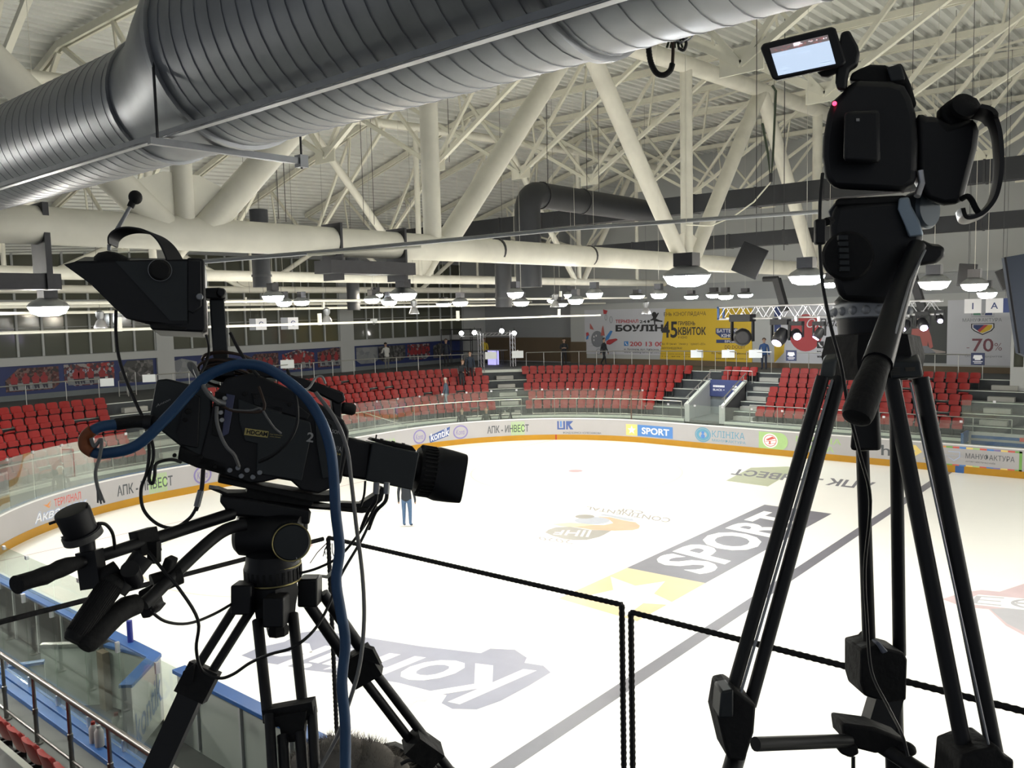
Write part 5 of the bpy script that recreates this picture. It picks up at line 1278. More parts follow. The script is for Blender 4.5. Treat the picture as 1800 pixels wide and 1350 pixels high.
person(on_walk(681, 650), (-.9, .3), 'person in a white hooded jacket leaning over the railing on the left walkway', (.55, .55, .53), (.16, .16, .15), (.03, .02, .015), arm='fwd', bend=.3)
person(on_walk(785, 645), (.7, -.7), 'large person in a dark navy jacket standing by the scaffold', (.018, .022, .035), (.015, .015, .02), (.06, .05, .04), h=1.85, arm='down')
person(on_walk(852, 638), (.5, -.8), 'person in a yellow vest holding a hand to the head inside the booth', (.62, .46, .04), (.07, .09, .13), (.16, .09, .05), arm='up')
def on_tier(x, y, k): 
    d = SEAT_D[4-k]-.5; z = TREADS[k][2]
    s = s_of_px(x, y, d); return rink(s, d, z)
person(on_tier(827, 672, 4), (.7, -.5), 'person in a dark jacket standing upright among the seats below the scaffold', NV, (.015, .015, .02), (.04, .03, .02))
person(on_tier(812, 683, 3), (.8, -.2), 'person in a dark jacket bending among the seats below the scaffold', DK, (.02, .02, .025), (.22, .14, .08), bend=.25, arm='fwd')
person(on_tier(784, 706, 1), (-.8, -.4), 'person in a grey-blue jacket and pale cap walking along a seat row', (.06, .085, .12), (.17, .20, .24), (.05, .04, .03), cap=(.45, .42, .38), walk=.15)
pi_ = onZ(716, 926, 0.0); person(pi_, (-.5, .85), 'person in a dark jacket and blue jeans standing on the ice below the lens hood', (.02, .025, .035), (.07, .13, .24), (.03, .02, .015), h=1.78)
person(rink(s_of_px(105, 850, 1.2), 1.15, -.06), (.8, -.3), 'person in a dark grey coat and pale cap behind the glass at the left', (.035, .045, .05), (.03, .03, .035), (.4, .4, .4), cap=(.6, .6, .58), h=1.8)
person(rink(s_of_px(812, 735, 1.1), 1.1, -.06), (.4, -.8), 'person in dark clothes behind the glass, left of the fair-haired one', DK, (.02, .02, .025), (.20, .13, .08), h=1.75, seated=False)
ps = rink(s_of_px(855, 738, 1.2), 1.2, -.06); person(ps, (.4, -.8), 'person in dark clothes with fair hair behind the glass below the booth steps', (.05, .055, .05), (.03, .03, .03), (.30, .22, .12), h=1.7)
for i, (x, l) in enumerate(((880, 'dark tripod-mounted camera behind the glass below the booth steps, left one'), (898, 'dark tripod-mounted camera behind the glass below the booth steps, right one'))):
    q = rink(s_of_px(x, 738, 1.2), 1.3, -.06); t = thing('photo_tripod', l, 'camera tripod', q)
    for a in range(3): mb = MB(); mb.cyl(q+V3((.4*cos(a*2.1), .4*sin(a*2.1), 0)), q+V3((0, 0, 1.45)), .03, n=6); mb.build('leg', m_grey, t)
    mb = MB(); mb.box(tuple(q+V3((-.16, -.16, 1.45))), tuple(q+V3((.16, .16, 1.72)))); mb.cyl(q+V3((0, -.1, 1.6)), q+V3((.1, -.42, 1.58)), .08, n=10); mb.build('camera_body', m_grey, t)
# goal at the far left end of the ice
g = thing('hockey_goal', 'red pipe hockey goal with white netting, mostly hidden behind the television camera', 'goal', (4, 15, 0))
mb = MB(); mb.tube([(4, 14.09, 0), (4, 14.09, 1.22), (4, 15.91, 1.22), (4, 15.91, 0)], .03, 8); lab(mb.build('frame', mat('goal_red', (.5, .04, .03), .4), g), 'red pipe frame')
mb = MB()
for i in range(13): y = 14.1+1.8*i/12; mb.tube([(4, y, 1.2), (3.3, y, .7), (2.95, y, 0)], .006, 4)
for z, x in ((.15, 3.0), (.4, 3.12), (.7, 3.3), (.95, 3.65)): mb.tube([(x, 14.1, z), (x, 15.9, z)], .006, 4)
mb.build('net', m_board, g)
# ================================================================== near side of the rink, bottom left
m_panel = mat('panel_greygreen', (.40, .43, .40), .5, var=.06, scale=1)
def nboard(x0, x1, label, mp):
    t = thing('near_board', label, 'rink boards', ((x0+x1)/2, -.1, 0))
    mb = MB(); mb.box((x0, -.12, -.06), (x1, 0, BH-.04)); mb.build('panel', mp, t, smooth=False)
    mb = MB(); mb.box((x0, -.20, BH-.05), (x1, .03, BH+.02)); lab(mb.build('cap_rail', m_blue, t, bevel=.01), 'blue cap rail')
    x = x0+.6
    while x < x1: MB().box((x, -.16, 0), (x+.05, -.12, BH-.05)).build('stiffener', m_wallw, t, smooth=False); x += 1.25
    mb = MB(); mb.box((x0, 0, 0), (x1, .012, .21)); mb.build('kick_strip', m_yellow, t, smooth=False)
    return t
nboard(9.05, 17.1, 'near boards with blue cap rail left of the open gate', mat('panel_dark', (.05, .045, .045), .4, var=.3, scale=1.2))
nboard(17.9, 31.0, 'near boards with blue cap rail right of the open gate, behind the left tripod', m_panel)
gb_ = thing('glass_barrier', 'clear glass barrier standing on the near boards left of the blue post', 'rink glass', (12, -.06, BH+.02))
for i in range(5):
    x0 = 9.1+i*1.28
    t = MB().box((x0, -.07, BH+.025), (x0+1.26, -.055, 1.93)).build('glass_pane', g_near, gb_, smooth=False)
    MB().box((x0+1.2, -.09, 1.87), (x0+1.3, -.04, 1.95)).build('clip', m_alu, t)
pb2 = onZ(227, 1131, BH)
t = tag(MB().cyl((pb2.x, -.06, 0), (pb2.x, -.06, onV(227, 1091, -.06).z), .05, n=10).build('gate_post', mat('post_blue', (.02, .03, .22), .4)), 'short blue post rising from the blue cap rail behind the pan bar grips', 'post')
# open gate with the sweet-maker's word
h_ = V3((17.08, -.06, 0)); e_ = onZ(220, 1207, BH); e_.z = 0; dv = (e_-h_); dv.z = 0; L = dv.length; dv.normalize(); nn = V3((-dv.y, dv.x, 0))
if nn.dot(CAM-h_) < 0: nn = -nn
t = thing('rink_gate', 'open white rink gate with pale blue lettering and a blue top', 'gate', h_)
mb = MB(); mb.obox(h_+dv*L/2+V3((0, 0, BH/2+.02)), dv*(L/2), nn*.09, V3((0, 0, BH/2-.03))); mb.build('panel', m_board, t, bevel=.01)
mb = MB(); mb.obox(h_+dv*L/2+V3((0, 0, BH)), dv*(L/2), nn*.105, V3((0, 0, .03))); lab(mb.build('cap', m_blue, t, bevel=.008), 'blue top of the gate')
sg = 1 if (dv.dot(RT) > 0) else -1
A_, B_ = h_+dv*L*.94, h_+dv*L*.06
if (B_-A_).cross(V3((0, 0, 1))).dot(nn) < 0: A_, B_ = B_, A_
mb = MB(); text_quad(mb, 'kontik', A_+nn*.094+V3((0, 0, .12)), B_+nn*.094+V3((0, 0, .42)), A_+nn*.094+V3((0, 0, .66)), B_+nn*.094+V3((0, 0, .98)), .015); lab(mb.build('lettering', mat('gate_print', (.12, .16, .32), .5), t, smooth=False), 'blue kontik lettering')
# bench partitions behind the near boards
def wallp(a, b, z0, z1, label, m_, top=None):
    a = V3((a.x, a.y, 0)); b = V3((b.x, b.y, 0)); t = thing('bench_partition', label, 'partition', (a+b)/2)
    mb = MB(); mb.beam(a+V3((0, 0, (z0+z1)/2)), b+V3((0, 0, (z0+z1)/2)), .06, z1-z0); mb.build('panel', m_, t)
    mb = MB(); mb.beam(a+V3((0, 0, z1+.02)), b+V3((0, 0, z1+.02)), .12, .05); mb.build('cap', top or m_blue, t)
wallp(onZ(72, 1136, 1.1), onZ(172, 1133, 1.1), 0, 1.1, 'pale bench partition with a steel top left of the open gate', m_panel, m_steel)
wallp(onZ(187, 1135, 1.1), onZ(276, 1158, 1.1), 0, 1.1, 'pale partition under the blue cap rail beside the open gate', m_panel)
wallp(onZ(0, 1177, 1.1), onZ(78, 1165, 1.1), 0, 1.1, 'short pale partition with a blue top at the left edge', m_panel)
t = thing('dark_doorway', 'dark brown open locker post between the pale partitions', 'post', onZ(182, 1230, .2))
q = onZ(180, 1140, 1.1); mb = MB(); mb.box((q.x-.12, q.y-.06, 0), (q.x+.12, q.y+.06, 1.05)); mb.build('post', m_brown, t)
# bench-shaped red boards standing in for red seats mirrored in the glass
t = thing('reflection_bench', 'bench-shaped red-brown boards put in for seat reflections in the glass, far left', 'bench', (11.3, -1.0, 0))
mb = MB(); mb.box((9.3, -1.5, .35), (14.3, -1.1, .45)); mb.build('seat_board', mat('reflected_red', (.16, .05, .035), .6, var=.3), t)
mb = MB(); mb.box((9.3, -1.62, .45), (14.3, -1.55, .95)); mb.build('back_board', MATS['reflected_red'], t)
for x in (9.5, 11.8, 14.0): mb = MB(); mb.box((x, -1.5, 0), (x+.08, -1.15, .35)); mb.build('leg', m_darks, t)
# sill, glass and rail in front of the near stand
struct(MB().box((8, -2.12, 1.06), (31, -1.98, 1.15)).box((8, -1.955, 1.06), (31, -1.80, 1.15)).build('trim_8', m_blue, bevel=.008), 'blue double sill along the front of the near stand')
struct(MB().box((8, -1.95, 0), (31, -1.9, 1.06)).build('trim_9', m_stand, smooth=False), 'dark front wall of the near stand')
MB().box((17.14, -.07, .0), (17.86, -.055, 1.12)).build('gate_pane', g_near, gb_, smooth=False)
gb_ = thing('glass_barrier', 'clear glass barrier on the blue sill behind the near steel railing', 'rink glass', (17, -1.85, 1.15))
for i in range(7):
    x0 = 13.45+i*1.06
    t = MB().box((x0, -1.86, 1.155), (x0+1.04, -1.845, 2.62)).build('glass_pane', g_near, gb_, smooth=False)
    MB().box((x0+1.01, -1.88, 2.5), (x0+1.05, -1.83, 2.64)).build('clip', m_alu, t)
    MB().box((x0+1.01, -1.88, 1.15), (x0+1.05, -1.83, 1.3)).build('base_clamp', m_alu, t)
t = thing('steel_railing', 'shiny steel railing in front of the near seats, bottom left corner', 'railing', (18, -2.45, 1.08))
mb = MB(); mb.tube([(9, -2.45, 2.05), (29, -2.45, 2.05)], .038, 12); mb.build('top_rail', m_steeld, t)
mb = MB(); mb.tube([(9, -2.45, 1.22), (29, -2.45, 1.22)], .022, 8); mb.build('lower_rail', m_steeld, t)
for i in range(17):
    x = 9.45+i*1.13; mb = MB(); mb.lathe((x, -2.45, 1.08), (0, 0, 1), [(0, .075), (.02, .075), (.03, .032), (.42, .03), (.43, .036), (.5, .036), (.51, .026), (.95, .024)], 10); mb.build('post', m_steeld, t)
for i, dx in enumerate((0, .17)):
    q = onZ(176, 1300, 1.15); q = V3((q.x+dx, -2.0, 1.15)); t = thing('plastic_bottle', ['white plastic bottle with a red cap on the blue sill, left of two', 'white plastic bottle on the blue sill, right of two'][i], 'bottle', q)
    mb = MB(); mb.lathe(q, (0, 0, 1), [(0, .06), (.20, .06), (.25, .03)], 12); mb.build('body', m_board, t)
    mb = MB(); mb.lathe(q+V3((0, 0, .25)), (0, 0, 1), [(0, .03), (.04, .028)], 10); mb.build('cap', [m_seat, m_board][i], t)

# ================================================================== camera platform and its railing
struct(MB().box((28.45, -8.5, 4.98), (33.5, -5.02, 5.10)).build('floor_platform', mat('platform_ply', (.05, .045, .04), .8)), 'dark platform deck the camera crew stands on')
for x, y in ((28.6, -8.3), (28.6, -5.2), (33.3, -8.3), (33.3, -5.2)):
    pass
ZR = 6.15
m_rope = mat('wrapped_tube', (.012, .012, .014), .7, var=.4, scale=60, bump=.3)
def wrapped(a, b, r=.0068):
    a = V3(a); b = V3(b); L = (b-a).length; n = int(L/.007); pts = [a.lerp(b, i/n) for i in range(n+1)]
    mb = MB(); mb.tube(pts, [r*(1.12 if i % 2 else .9) for i in range(n+1)], 8); return mb
kA = onZ(577, 945, ZR); kB = onZ(1093, 1063, ZR); kC = onZ(1109, 1076, ZR); kD = onZ(1830, 1258, ZR); kL = onZ(-40, 1104, ZR)
def frame(name, label, pts):
    t = thing('guard_frame', label, 'railing', V3((pts[0].x, pts[0].y, 5.1)))
    a, b = pts
    lab(wrapped(a, b, .0062).build('top_bar', m_rope, t), 'thin black top bar')
    for q in pts: wrapped(q, (q.x, q.y, 5.0)).build('post', m_rope, t)
    return t
frame('f', 'black wrapped guard frame standing between the left tripod and the ice', (kA, kB))
frame('f', 'black wrapped guard frame behind the right tripod', (kC, kD))
t = thing('guard_frame', 'black guard bar running from the corner post to the left edge behind the pan bars', 'railing', V3((kL.x, kL.y, 5.1)))
MB().tube([kL, kA-(kA-kL)*.02], .0068, 8).build('top_bar', m_rope, t); MB().tube([kL, (kL.x, kL.y, 5.0)], .0068, 8).build('post', m_rope, t)
t = thing('cable_tie_tuft', 'tuft of frayed tape and cable ties on the corner guard post', 'tape', kA-V3((0, 0, .03)))
for a_, b_ in (((577, 952), (545, 990)), ((580, 955), (568, 978)), ((584, 955), (590, 985)), ((575, 958), (572, 975))): MB().tube([at(*a_, depth(kA)-.02), at((a_[0]+b_[0])/2-3, (a_[1]+b_[1])/2, depth(kA)-.02), at(*b_, depth(kA)-.02)], .0014, 5).build('tie_end', m_blk, t)
MB().tube([at(560, 1012, 2.5), at(575, 1014, 2.5), at(588, 1002, 2.5), at(594, 992, 2.5)], [.004, .006, .006, .002], 6).build('tape_end', mat('clear_tape', (.55, .55, .52), .5), t)

# ================================================================== television camera on the left
def tubpx(pts, rpx, n=10, wav=None):
    """tube through (x, y, depth) sight points; rpx is the half width seen"""
    P = [at(*q) for q in pts]; R = [rpx*q[2]/FPX for q in pts] if not isinstance(rpx, (list, tuple)) else [r*q[2]/FPX for r, q in zip(rpx, pts)]
    mb = MB(); mb.tube(P, R, n); return mb
def smooth_pts(pts, k=5):
    P = [V3(p) for p in pts]; out = []
    for i in range(len(P)-1):
        p0 = P[max(i-1, 0)]; p1 = P[i]; p2 = P[i+1]; p3 = P[min(i+2, len(P)-1)]
        for j in range(k):
            t = j/k; out.append(.5*((2*p1)+(p2-p0)*t+(2*p0-5*p1+4*p2-p3)*t*t+(3*p1-p0-3*p2+p3)*t**3))
    return out+[P[-1]]
def cablepx(pts, rpx, n=8, k=5):
    P = smooth_pts([at(*q) for q in pts], k); d = sum(q[2] for q in pts)/len(pts)
    mb = MB(); mb.tube(P, rpx*d/FPX, n); return mb
al, ta = radians(19), radians(10)
cE1 = (RT*cos(al)*cos(ta)+FW*sin(al)*cos(ta)-UP*sin(ta)).normalized()
cE3 = (cE1.cross(UP)).normalized(); 
if cE3.dot(FW) > 0: cE3 = -cE3
cE2 = cE3.cross(cE1).normalized()
cO = at(450, 760, 1.72)
def K(x, y, o=0.0):
    """point of the camera's near side plane seen at a pixel, o metres behind it"""
    r = ray(x, y); t = ((cO-cE3*o)-CAM).dot(cE3)/r.dot(cE3); return CAM+r*t
def slab(px, o0, o1, name, m_, par, bevel=.003, label=None):
    mb = MB(); mb.prism([K(x, y, 0) for x, y in px], cE3*-(o1-o0), cE3*-o0); o = mb.build(name, m_, par, bevel=bevel)
    if label: lab(o, label)
    return o
def knob(x, y, rpx, o, h, name, m_, par, n=14):
    c = K(x, y, o); r = rpx*depth(c)/FPX; mb = MB(); mb.lathe(c, cE3, [(0, r), (h*.8, r), (h, r*.8)], n); return mb.build(name, m_, par)
tv = thing('television_camera', 'black broadcast television camera with a long zoom lens on the left tripod', 'television camera', K(470, 850, .06))
body = slab([(398, 664), (445, 655), (520, 688), (566, 712), (604, 738), (614, 758), (610, 800), (600, 850), (560, 868), (530, 862), (512, 846), (488, 842), (462, 848), (440, 850), (345, 820), (352, 800), (380, 690)], 0, .125, 'body', m_blk, tv, .004)
slab([(418, 700), (448, 712), (545, 742), (548, 760), (530, 845), (450, 832), (452, 780), (430, 775), (420, 740)], -.006, .004, 'side_panel', m_grey, body, .002, 'dark grey side panel')
slab([(552, 724), (600, 748), (606, 765), (596, 835), (566, 842), (556, 780)], -.006, .004, 'front_panel', m_grey, body, .002, 'dark grey front panel')
slab([(441, 690), (520, 710), (545, 728), (540, 738), (446, 712)], -.004, .004, 'control_ledge', m_blk, body, .002)
slab([(455, 705), (498, 716), (492, 742), (462, 735)], -.004, .004, 'tape_window', mat('tape_window', (.004, .004, .005), .15), body, .002)
slab([(398, 692), (413, 695), (402, 762), (390, 768)], -.004, .003, 'strip_label', mat('strip_violet', (.09, .10, .20), .5), body, .001, 'violet label strip')
slab([(378, 688), (397, 692), (388, 770), (372, 764)], -.003, .003, 'rear_panel', m_rub, body, .001)
for x, y in ((391, 700), (388, 712), (384, 725), (386, 738)): knob(x+4, y, 4.5, -.002, .008, 'connector', m_steel, body)
for x, y in ((418, 822), (434, 826), (424, 836), (444, 838), (456, 830), (404, 826)): knob(x, y, 5, -.002, .008, 'connector', m_galvd, body)
for x, y in ((430, 692), (448, 697), (509, 711), (580, 749)): knob(x, y, 4, -.002, .006, 'screw_knob', m_rub, body)
slab([(275, 668), (292, 666), (335, 676), (372, 690), (372, 782), (352, 806), (316, 784), (263, 742), (262, 736)], .005, .12, 'adapter', m_grey, tv, .004, 'dark grey rear adapter')
slab([(330, 690), (352, 697), (348, 788), (316, 782), (310, 760)], -.002, .006, 'adapter_door', m_blk, tv, .002)
slab([(316, 784), (352, 800), (398, 812), (400, 836), (345, 822), (312, 808)], .0, .1, 'connector_panel', m_rub, tv, .003)
for x, y in ((331, 723), (326, 738), (307, 800), (353, 803), (378, 820)): knob(x, y, 5 if y < 730 else 3.5, .003, .010, 'socket', m_rub, tv)
def cam_text(s, x0, y0, x1, y1, hpx, m_, name, par, o=-.0075, bold=.02, label=None):
    a, b = K(x0, y0, o), K(x1, y1, o); hh = hpx*depth(a)/FPX
    mb = MB(); text_quad(mb, s, a, b, a+cE2*hh, b+cE2*hh, bold); q = mb.build(name, m_, par, smooth=False, recalc=False)
    if label: lab(q, label)
m_lt = mat('print_grey_light', (.42, .42, .42), .5, var=0); m_ly = mat('print_yellow', (.62, .52, .18), .5, var=.04)
slab([(431, 752), (472, 758), (470, 769), (429, 764)], -.010, -.004, 'hdcam_sticker', m_ly, body, 0, 'yellow HDCAM sticker')
cam_text('HDCAM', 433, 762.5, 469.5, 767.5, 8, m_blk, 'sticker_lettering', body, -.0115, .03)
cam_text('High Definition', 474, 764.5, 496, 767, 2.6, m_ly, 'small_print', body, -.0072, .0)
cam_text('Video System', 474, 768.5, 493, 770.5, 2.6, m_ly, 'small_print', body, -.0072, .0)
cam_text('2', 538, 776, 550, 778, 17, m_lt, 'number_two', body, -.0075, .02, 'light grey number 2')
cam_text('5', 314, 767, 327, 769, 13, m_lt, 'number_five', tv, .002, -.005, 'light grey number 5')
cam_text('SONY', 583, 761, 603, 765, 6.5, m_lt, 'maker_lettering', body, -.0075, .01, 'light SONY lettering')
cam_text('//A', 589, 792, 600, 795, 9, m_lt, 'maker_lettering', body, -.0075, .0)
cam_text('154', 589, 799, 598, 801, 4, m_ly, 'maker_lettering', body, -.0075, .01)
cam_text('Anton', 274, 716, 299, 704, 5, m_lt, 'rear_lettering', tv, .004, .0)
# handle
hd = slab([(432, 664), (452, 648), (470, 646), (560, 672), (608, 690), (612, 704), (600, 712), (588, 706), (560, 692), (480, 664), (468, 664), (456, 678), (444, 676)], .035, .085, 'handle', m_blk, tv, .004)
slab([(586, 700), (606, 706), (604, 742), (592, 740)], .04, .08, 'handle_post', m_blk, tv, .003)
c = K(609, 718, .05); mb = MB(); mb.lathe(c-cE1*.012, cE1, [(0, .009), (.004, .013), (.026, .0135), (.032, .009)], 14); mb.build('microphone', m_rub, tv)
mb = MB(); mb.tube(smooth_pts([K(516, 680, .02), K(540, 684, .02), K(555, 664, .03), K(566, 662, .03), K(572, 674, .04)]), .0028, 6); lab(mb.build('white_tape', m_lt, tv), 'loose pale cable tail')
# lens
lens = slab([(610, 768), (655, 779), (648, 846), (600, 838)], .01, .105, 'lens_rear', m_blk, tv, .006)
axc = (K(740, 823, .06)); axo = cE1
def lensring(x, y, prof, name, m_, n=36):
    c = K(x, y, .06); mb = MB(); mb.lathe(c, cE1, [(a_, r_*depth(c)/FPX) for a_, r_ in prof], n); return mb.build(name, m_, tv)
slab([(655, 778), (738, 796), (726, 862), (643, 845)], .002, .10, 'lens_drive_box', m_grey, tv, .003, 'dark grey lens drive box')
c = K(700, 818, .055); mb = MB(); mb.cyl(c, c+cE1*.11, .029, .031, 28); mb.build('lens_barrel', m_blk, tv)
lensring(732, 826, [(0, 40), (.01, 42), (.04, 43), (.045, 44), (.055, 44)], 'focus_ring', m_rub)
mb = MB()
c = K(732, 826, .06)
e1_, e2_ = frame_of(cE1)
for i in range(36):
    a = 2*pi*i/36; dv_ = e1_*cos(a)+e2_*sin(a); p_ = c+cE1*.022+dv_*(44.5*depth(c)/FPX); mb.obox(p_, cE1*.016, dv_*.0012, cE1.cross(dv_)*.0018)
mb.build('focus_ribs', m_rub, tv)
c = K(764, 832, .06); vs = []; fs = []; dd = depth(c)/FPX; nn_ = 28
def sq(t, hw, hh, p_): 
    cx, sy = cos(t), sin(t); return (abs(cx)**(2/p_)*(1 if cx > 0 else -1)*hw, abs(sy)**(2/p_)*(1 if sy > 0 else -1)*hh)
for x_, hw, hh, p_ in ((-.010, 45, 44, 2.0), (.004, 48, 47, 2.6), (.034, 50, 45, 5), (.054, 52, 43, 7), (.0545, 48, 40, 7), (.02, 40, 36, 4)):
    for i in range(nn_): a, b_ = sq(2*pi*i/nn_, hw, hh, p_); vs.append(c+cE1*x_+cE3*a*dd+cE2*b_*dd)
for j in range(5):
    for i in range(nn_): fs.append((j*nn_+i, j*nn_+(i+1) % nn_, (j+1)*nn_+(i+1) % nn_, (j+1)*nn_+i))
fs.append(tuple(range(nn_))); fs.append(tuple(reversed(range(5*nn_, 6*nn_))))
mb = MB().add(vs, fs); lab(mb.build('lens_hood', m_blk, tv), 'flared black rectangular lens hood')
slab([(655, 776), (660, 772), (730, 786), (738, 795), (735, 797)], .03, .08, 'lens_top_controls', m_rub, tv, .003)
for x in (670, 690, 708): mb = MB(); q = K(x, 779+(x-670)*.2, .05); mb.cyl(q, q+cE2*.010, .004, n=8); mb.build('lens_lever', m_rub, tv)
mb = MB(); q = K(660, 775, .05); mb.cyl(q, q+cE2*.014, .0018, n=6); mb.build('lens_lever', m_rub, tv)
# shoulder arch and mounting plates
slab([(385, 838), (440, 851), (470, 857), (560, 872), (600, 872), (598, 884), (548, 884), (382, 850)], .015, .11, 'shoulder_plate', m_rub, tv, .003)
# ---- viewfinder with its hood
vf = thing('viewfinder_monitor', 'big black viewfinder monitor with a sun hood above the television camera', 'viewfinder', K(345, 600, .05))
slab([(329, 455), (356, 456), (360, 462), (363, 578), (358, 585), (268, 581), (264, 574), (266, 566), (329, 566)], -.02, .20, 'monitor', m_blk, vf, .005)
slab([(331, 460), (354, 461), (355, 540), (340, 553), (331, 548)], -.024, -.018, 'side_bracket', m_blk, vf, .002)
knob(351, 522, 6, -.03, .008, 'side_screw', m_galvd, vf)
slab([(270, 570), (330, 577), (328, 582), (268, 578)], -.022, .19, 'button_strip', m_rub, vf, .001)
# hood: four thin panels flaring to the left, towards the operator
nearP = [(330, 456), (135, 459), (112, 465), (160, 500), (200, 540), (222, 560), (268, 572), (330, 572)]
mb = MB()
def hp(x, y, o): return K(x, y, o)
mb.prism([K(x, y, -.02) for x, y in nearP], cE3*-.004)
flare = .03
mb.prism([K(330, 456, .19), K(150, 452, .19+flare), K(128, 462, .19+flare), K(170, 505, .19+flare), K(240, 552, .19+flare), K(330, 572, .19)], cE3*.004)
mb.prism([K(330, 456, -.02), K(135, 459, -.02), K(150, 452, .19+flare), K(330, 456, .19)], cE2*-.004)
mb.prism([K(330, 572, -.02), K(268, 572, -.02), K(222, 560, -.02), K(240, 552, .19+flare), K(330, 572, .19)], cE2*.004)
hood = mb.build('sun_hood', m_blk, vf)
slab([(318, 462), (330, 462), (330, 565), (300, 565), (205, 462)], -.0225, -.018, 'hood_fold', m_grey, vf, 0, 'dark grey upper fold of the hood side')
# arm
mb = MB(); mb.prism([K(x, y, .05) for x, y in ((368, 526), (394, 526), (403, 640), (407, 652), (376, 652))], cE3*-.05); arm = mb.build('support_arm', m_grey, vf, bevel=.003)
mb = MB(); mb.prism([K(x, y, .04) for x, y in ((360, 506), (388, 505), (396, 514), (397, 526), (360, 524))], cE3*-.06); mb.build('elbow', m_blk, arm, bevel=.003)
c = K(389, 515, .03); mb = MB(); mb.lathe(c-cE3*.08, cE3, [(0, .010), (.085, .010), (.09, .007)], 16); mb.build('joint', m_blk, arm)
slab([(372, 645), (410, 645), (414, 662), (372, 662)], .03, .10, 'foot', m_blk, arm, .003)
# ---- headphones on the hood
hp_ = thing('headset', 'black headset with a wide band and boom microphone hung over the viewfinder hood', 'headphones', K(250, 455, .05))
band = [(192, 430), (192, 418), (200, 408), (215, 402), (235, 402), (258, 408), (277, 424), (290, 448), (296, 470), (298, 486)]
P0 = smooth_pts([K(x, y, .0+.012*abs(i-4.5)*-.2+.02) for i, (x, y) in enumerate(band)], 5); vs = []; fs = []
for i, q in enumerate(P0):
    t = i/(len(P0)-1); o_ = .012+.03*sin(pi*min(1, t*1.0)); wv = cE3*-.022+cE1*(.012+.026*t)
    t_ = (P0[min(i+1, len(P0)-1)]-P0[max(i-1, 0)]).normalized(); nr = t_.cross(cE3).normalized()*.0015
    s_ = cE3*.012
    vs += [q+s_+nr, q+wv+nr, q+wv-nr, q+s_-nr]
for i in range(len(P0)-1):
    for k in range(4): fs.append((4*i+k, 4*i+(k+1) % 4, 4*i+4+(k+1) % 4, 4*i+4+k))
fs += [(0, 1, 2, 3), tuple(reversed(range(4*len(P0)-4, 4*len(P0))))]
MB().add(vs, fs).build('head_band', m_blk, hp_)
c = K(200, 462, .04); mb = MB(); mb.lathe(c-cE2*.012, cE2+cE1*.1, [(0, .036), (.012, .038), (.022, .033), (.030, .020), (.033, .006)], 24); mb.build('ear_cup', m_rub, hp_)
c = K(282, 476, -.022); mb = MB(); mb.lathe(c, cE3, [(-.002, .020), (.006, .021), (.012, .016)], 24); mb.build('ear_cup', m_rub, hp_)
mb = MB(); mb.tube([c+cE3*.012+(cE1*cos(a*pi/16)+cE2*sin(a*pi/16))*.0215 for a in range(32)], .0006, 5, closed=True); lab(mb.build('cup_rim', m_galvd, hp_), 'bright rim line')
mb = MB(); mb.tube([K(192, 430, .02), K(192, 440, .02)], .004, 8); lab(mb.build('band_joint', m_galvd, hp_), 'metal joint')
mb = MB(); mb.tube([K(205, 405, .03), K(232, 358, .03)], [.0042, .0034], 8); lab(mb.build('boom', m_galvd, hp_), 'metal boom arm')
mb = MB(); mb.tube([K(229, 364, .03), K(233, 355, .03)], .007, 10); mb.ball(K(238, 347, .03), .0135, 14, 9, (1, 1, 1.05)); mb.build('microphone_tip', m_rub, hp_)
# ================================================================== left tripod with its fluid head
tl = thing('camera_tripod', 'black heavy-duty tripod with a brass-rimmed fluid head under the television camera', 'tripod', at(484, 1060, 1.75))
slab([(365, 862), (384, 864), (400, 870), (434, 870), (436, 856), (560, 876), (548, 896), (672, 896), (672, 901), (640, 906), (545, 897), (400, 876)], .03, .10, 'sliding_plate', m_rub, tl, .002)
slab([(388, 872), (436, 878), (545, 897), (548, 902), (545, 924), (460, 912), (398, 908), (395, 895), (386, 884)], .01, .12, 'head_top', m_blk, tl, .005)
slab([(600, 888), (640, 890), (668, 872), (676, 860), (684, 862), (678, 884), (655, 905), (606, 904)], .04, .08, 'front_clamp', m_blk, tl, .002)
d0 = 1.75
mb = MB(); c = at(478, 942, d0); mb.lathe(c-RT*.075-UP*.0, RT, [(0, .030), (.01, .040), (.06, .045), (.10, .045), (.135, .041)], 28); mb.build('head_drum', m_blk, tl)
slab([(415, 918), (470, 916), (545, 905), (544, 935), (520, 975), (440, 970), (424, 955)], .03, .10, 'head_body', m_blk, tl, .008)
c = at(512, 953, 1.69); ax = (-FW*.93+RT*.36).normalized()
mb = MB(); mb.lathe(c-ax*.03, ax, [(0, .037), (.03, .0375), (.034, .034), (.036, .0)], 36); mb.build('side_dial', m_grey, tl)
e1_, e2_ = frame_of(ax); mb = MB(); mb.tube([c+ax*.004+(e1_*cos(i*pi/24)+e2_*sin(i*pi/24))*.0378 for i in range(48)], .0014, 6, closed=True); lab(mb.build('dial_rim', mat('brass', (.42, .36, .16), .35, .8), tl), 'brass rim of the dial')
c2 = at(515, 983, 1.69); mb = MB(); mb.tube([c2+(RT*cos(i*pi/12)+UP*sin(i*pi/12))*.0075 for i in range(24)], .0008, 5, closed=True); mb.build('bubble_level', m_galvd, tl)
def lv(x, y, prof, name, m_, n=36, d=d0): 
    c = at(x, y, d); mb = MB(); mb.lathe(c, (0, 0, 1), [(a_*d/FPX, r_*d/FPX) for a_, r_ in prof], n); return mb.build(name, m_, tl)
lv(480, 1022, [(0, 46), (4, 48), (30, 48), (34, 46), (52, 43), (62, 30)], 'pan_base', m_blk)
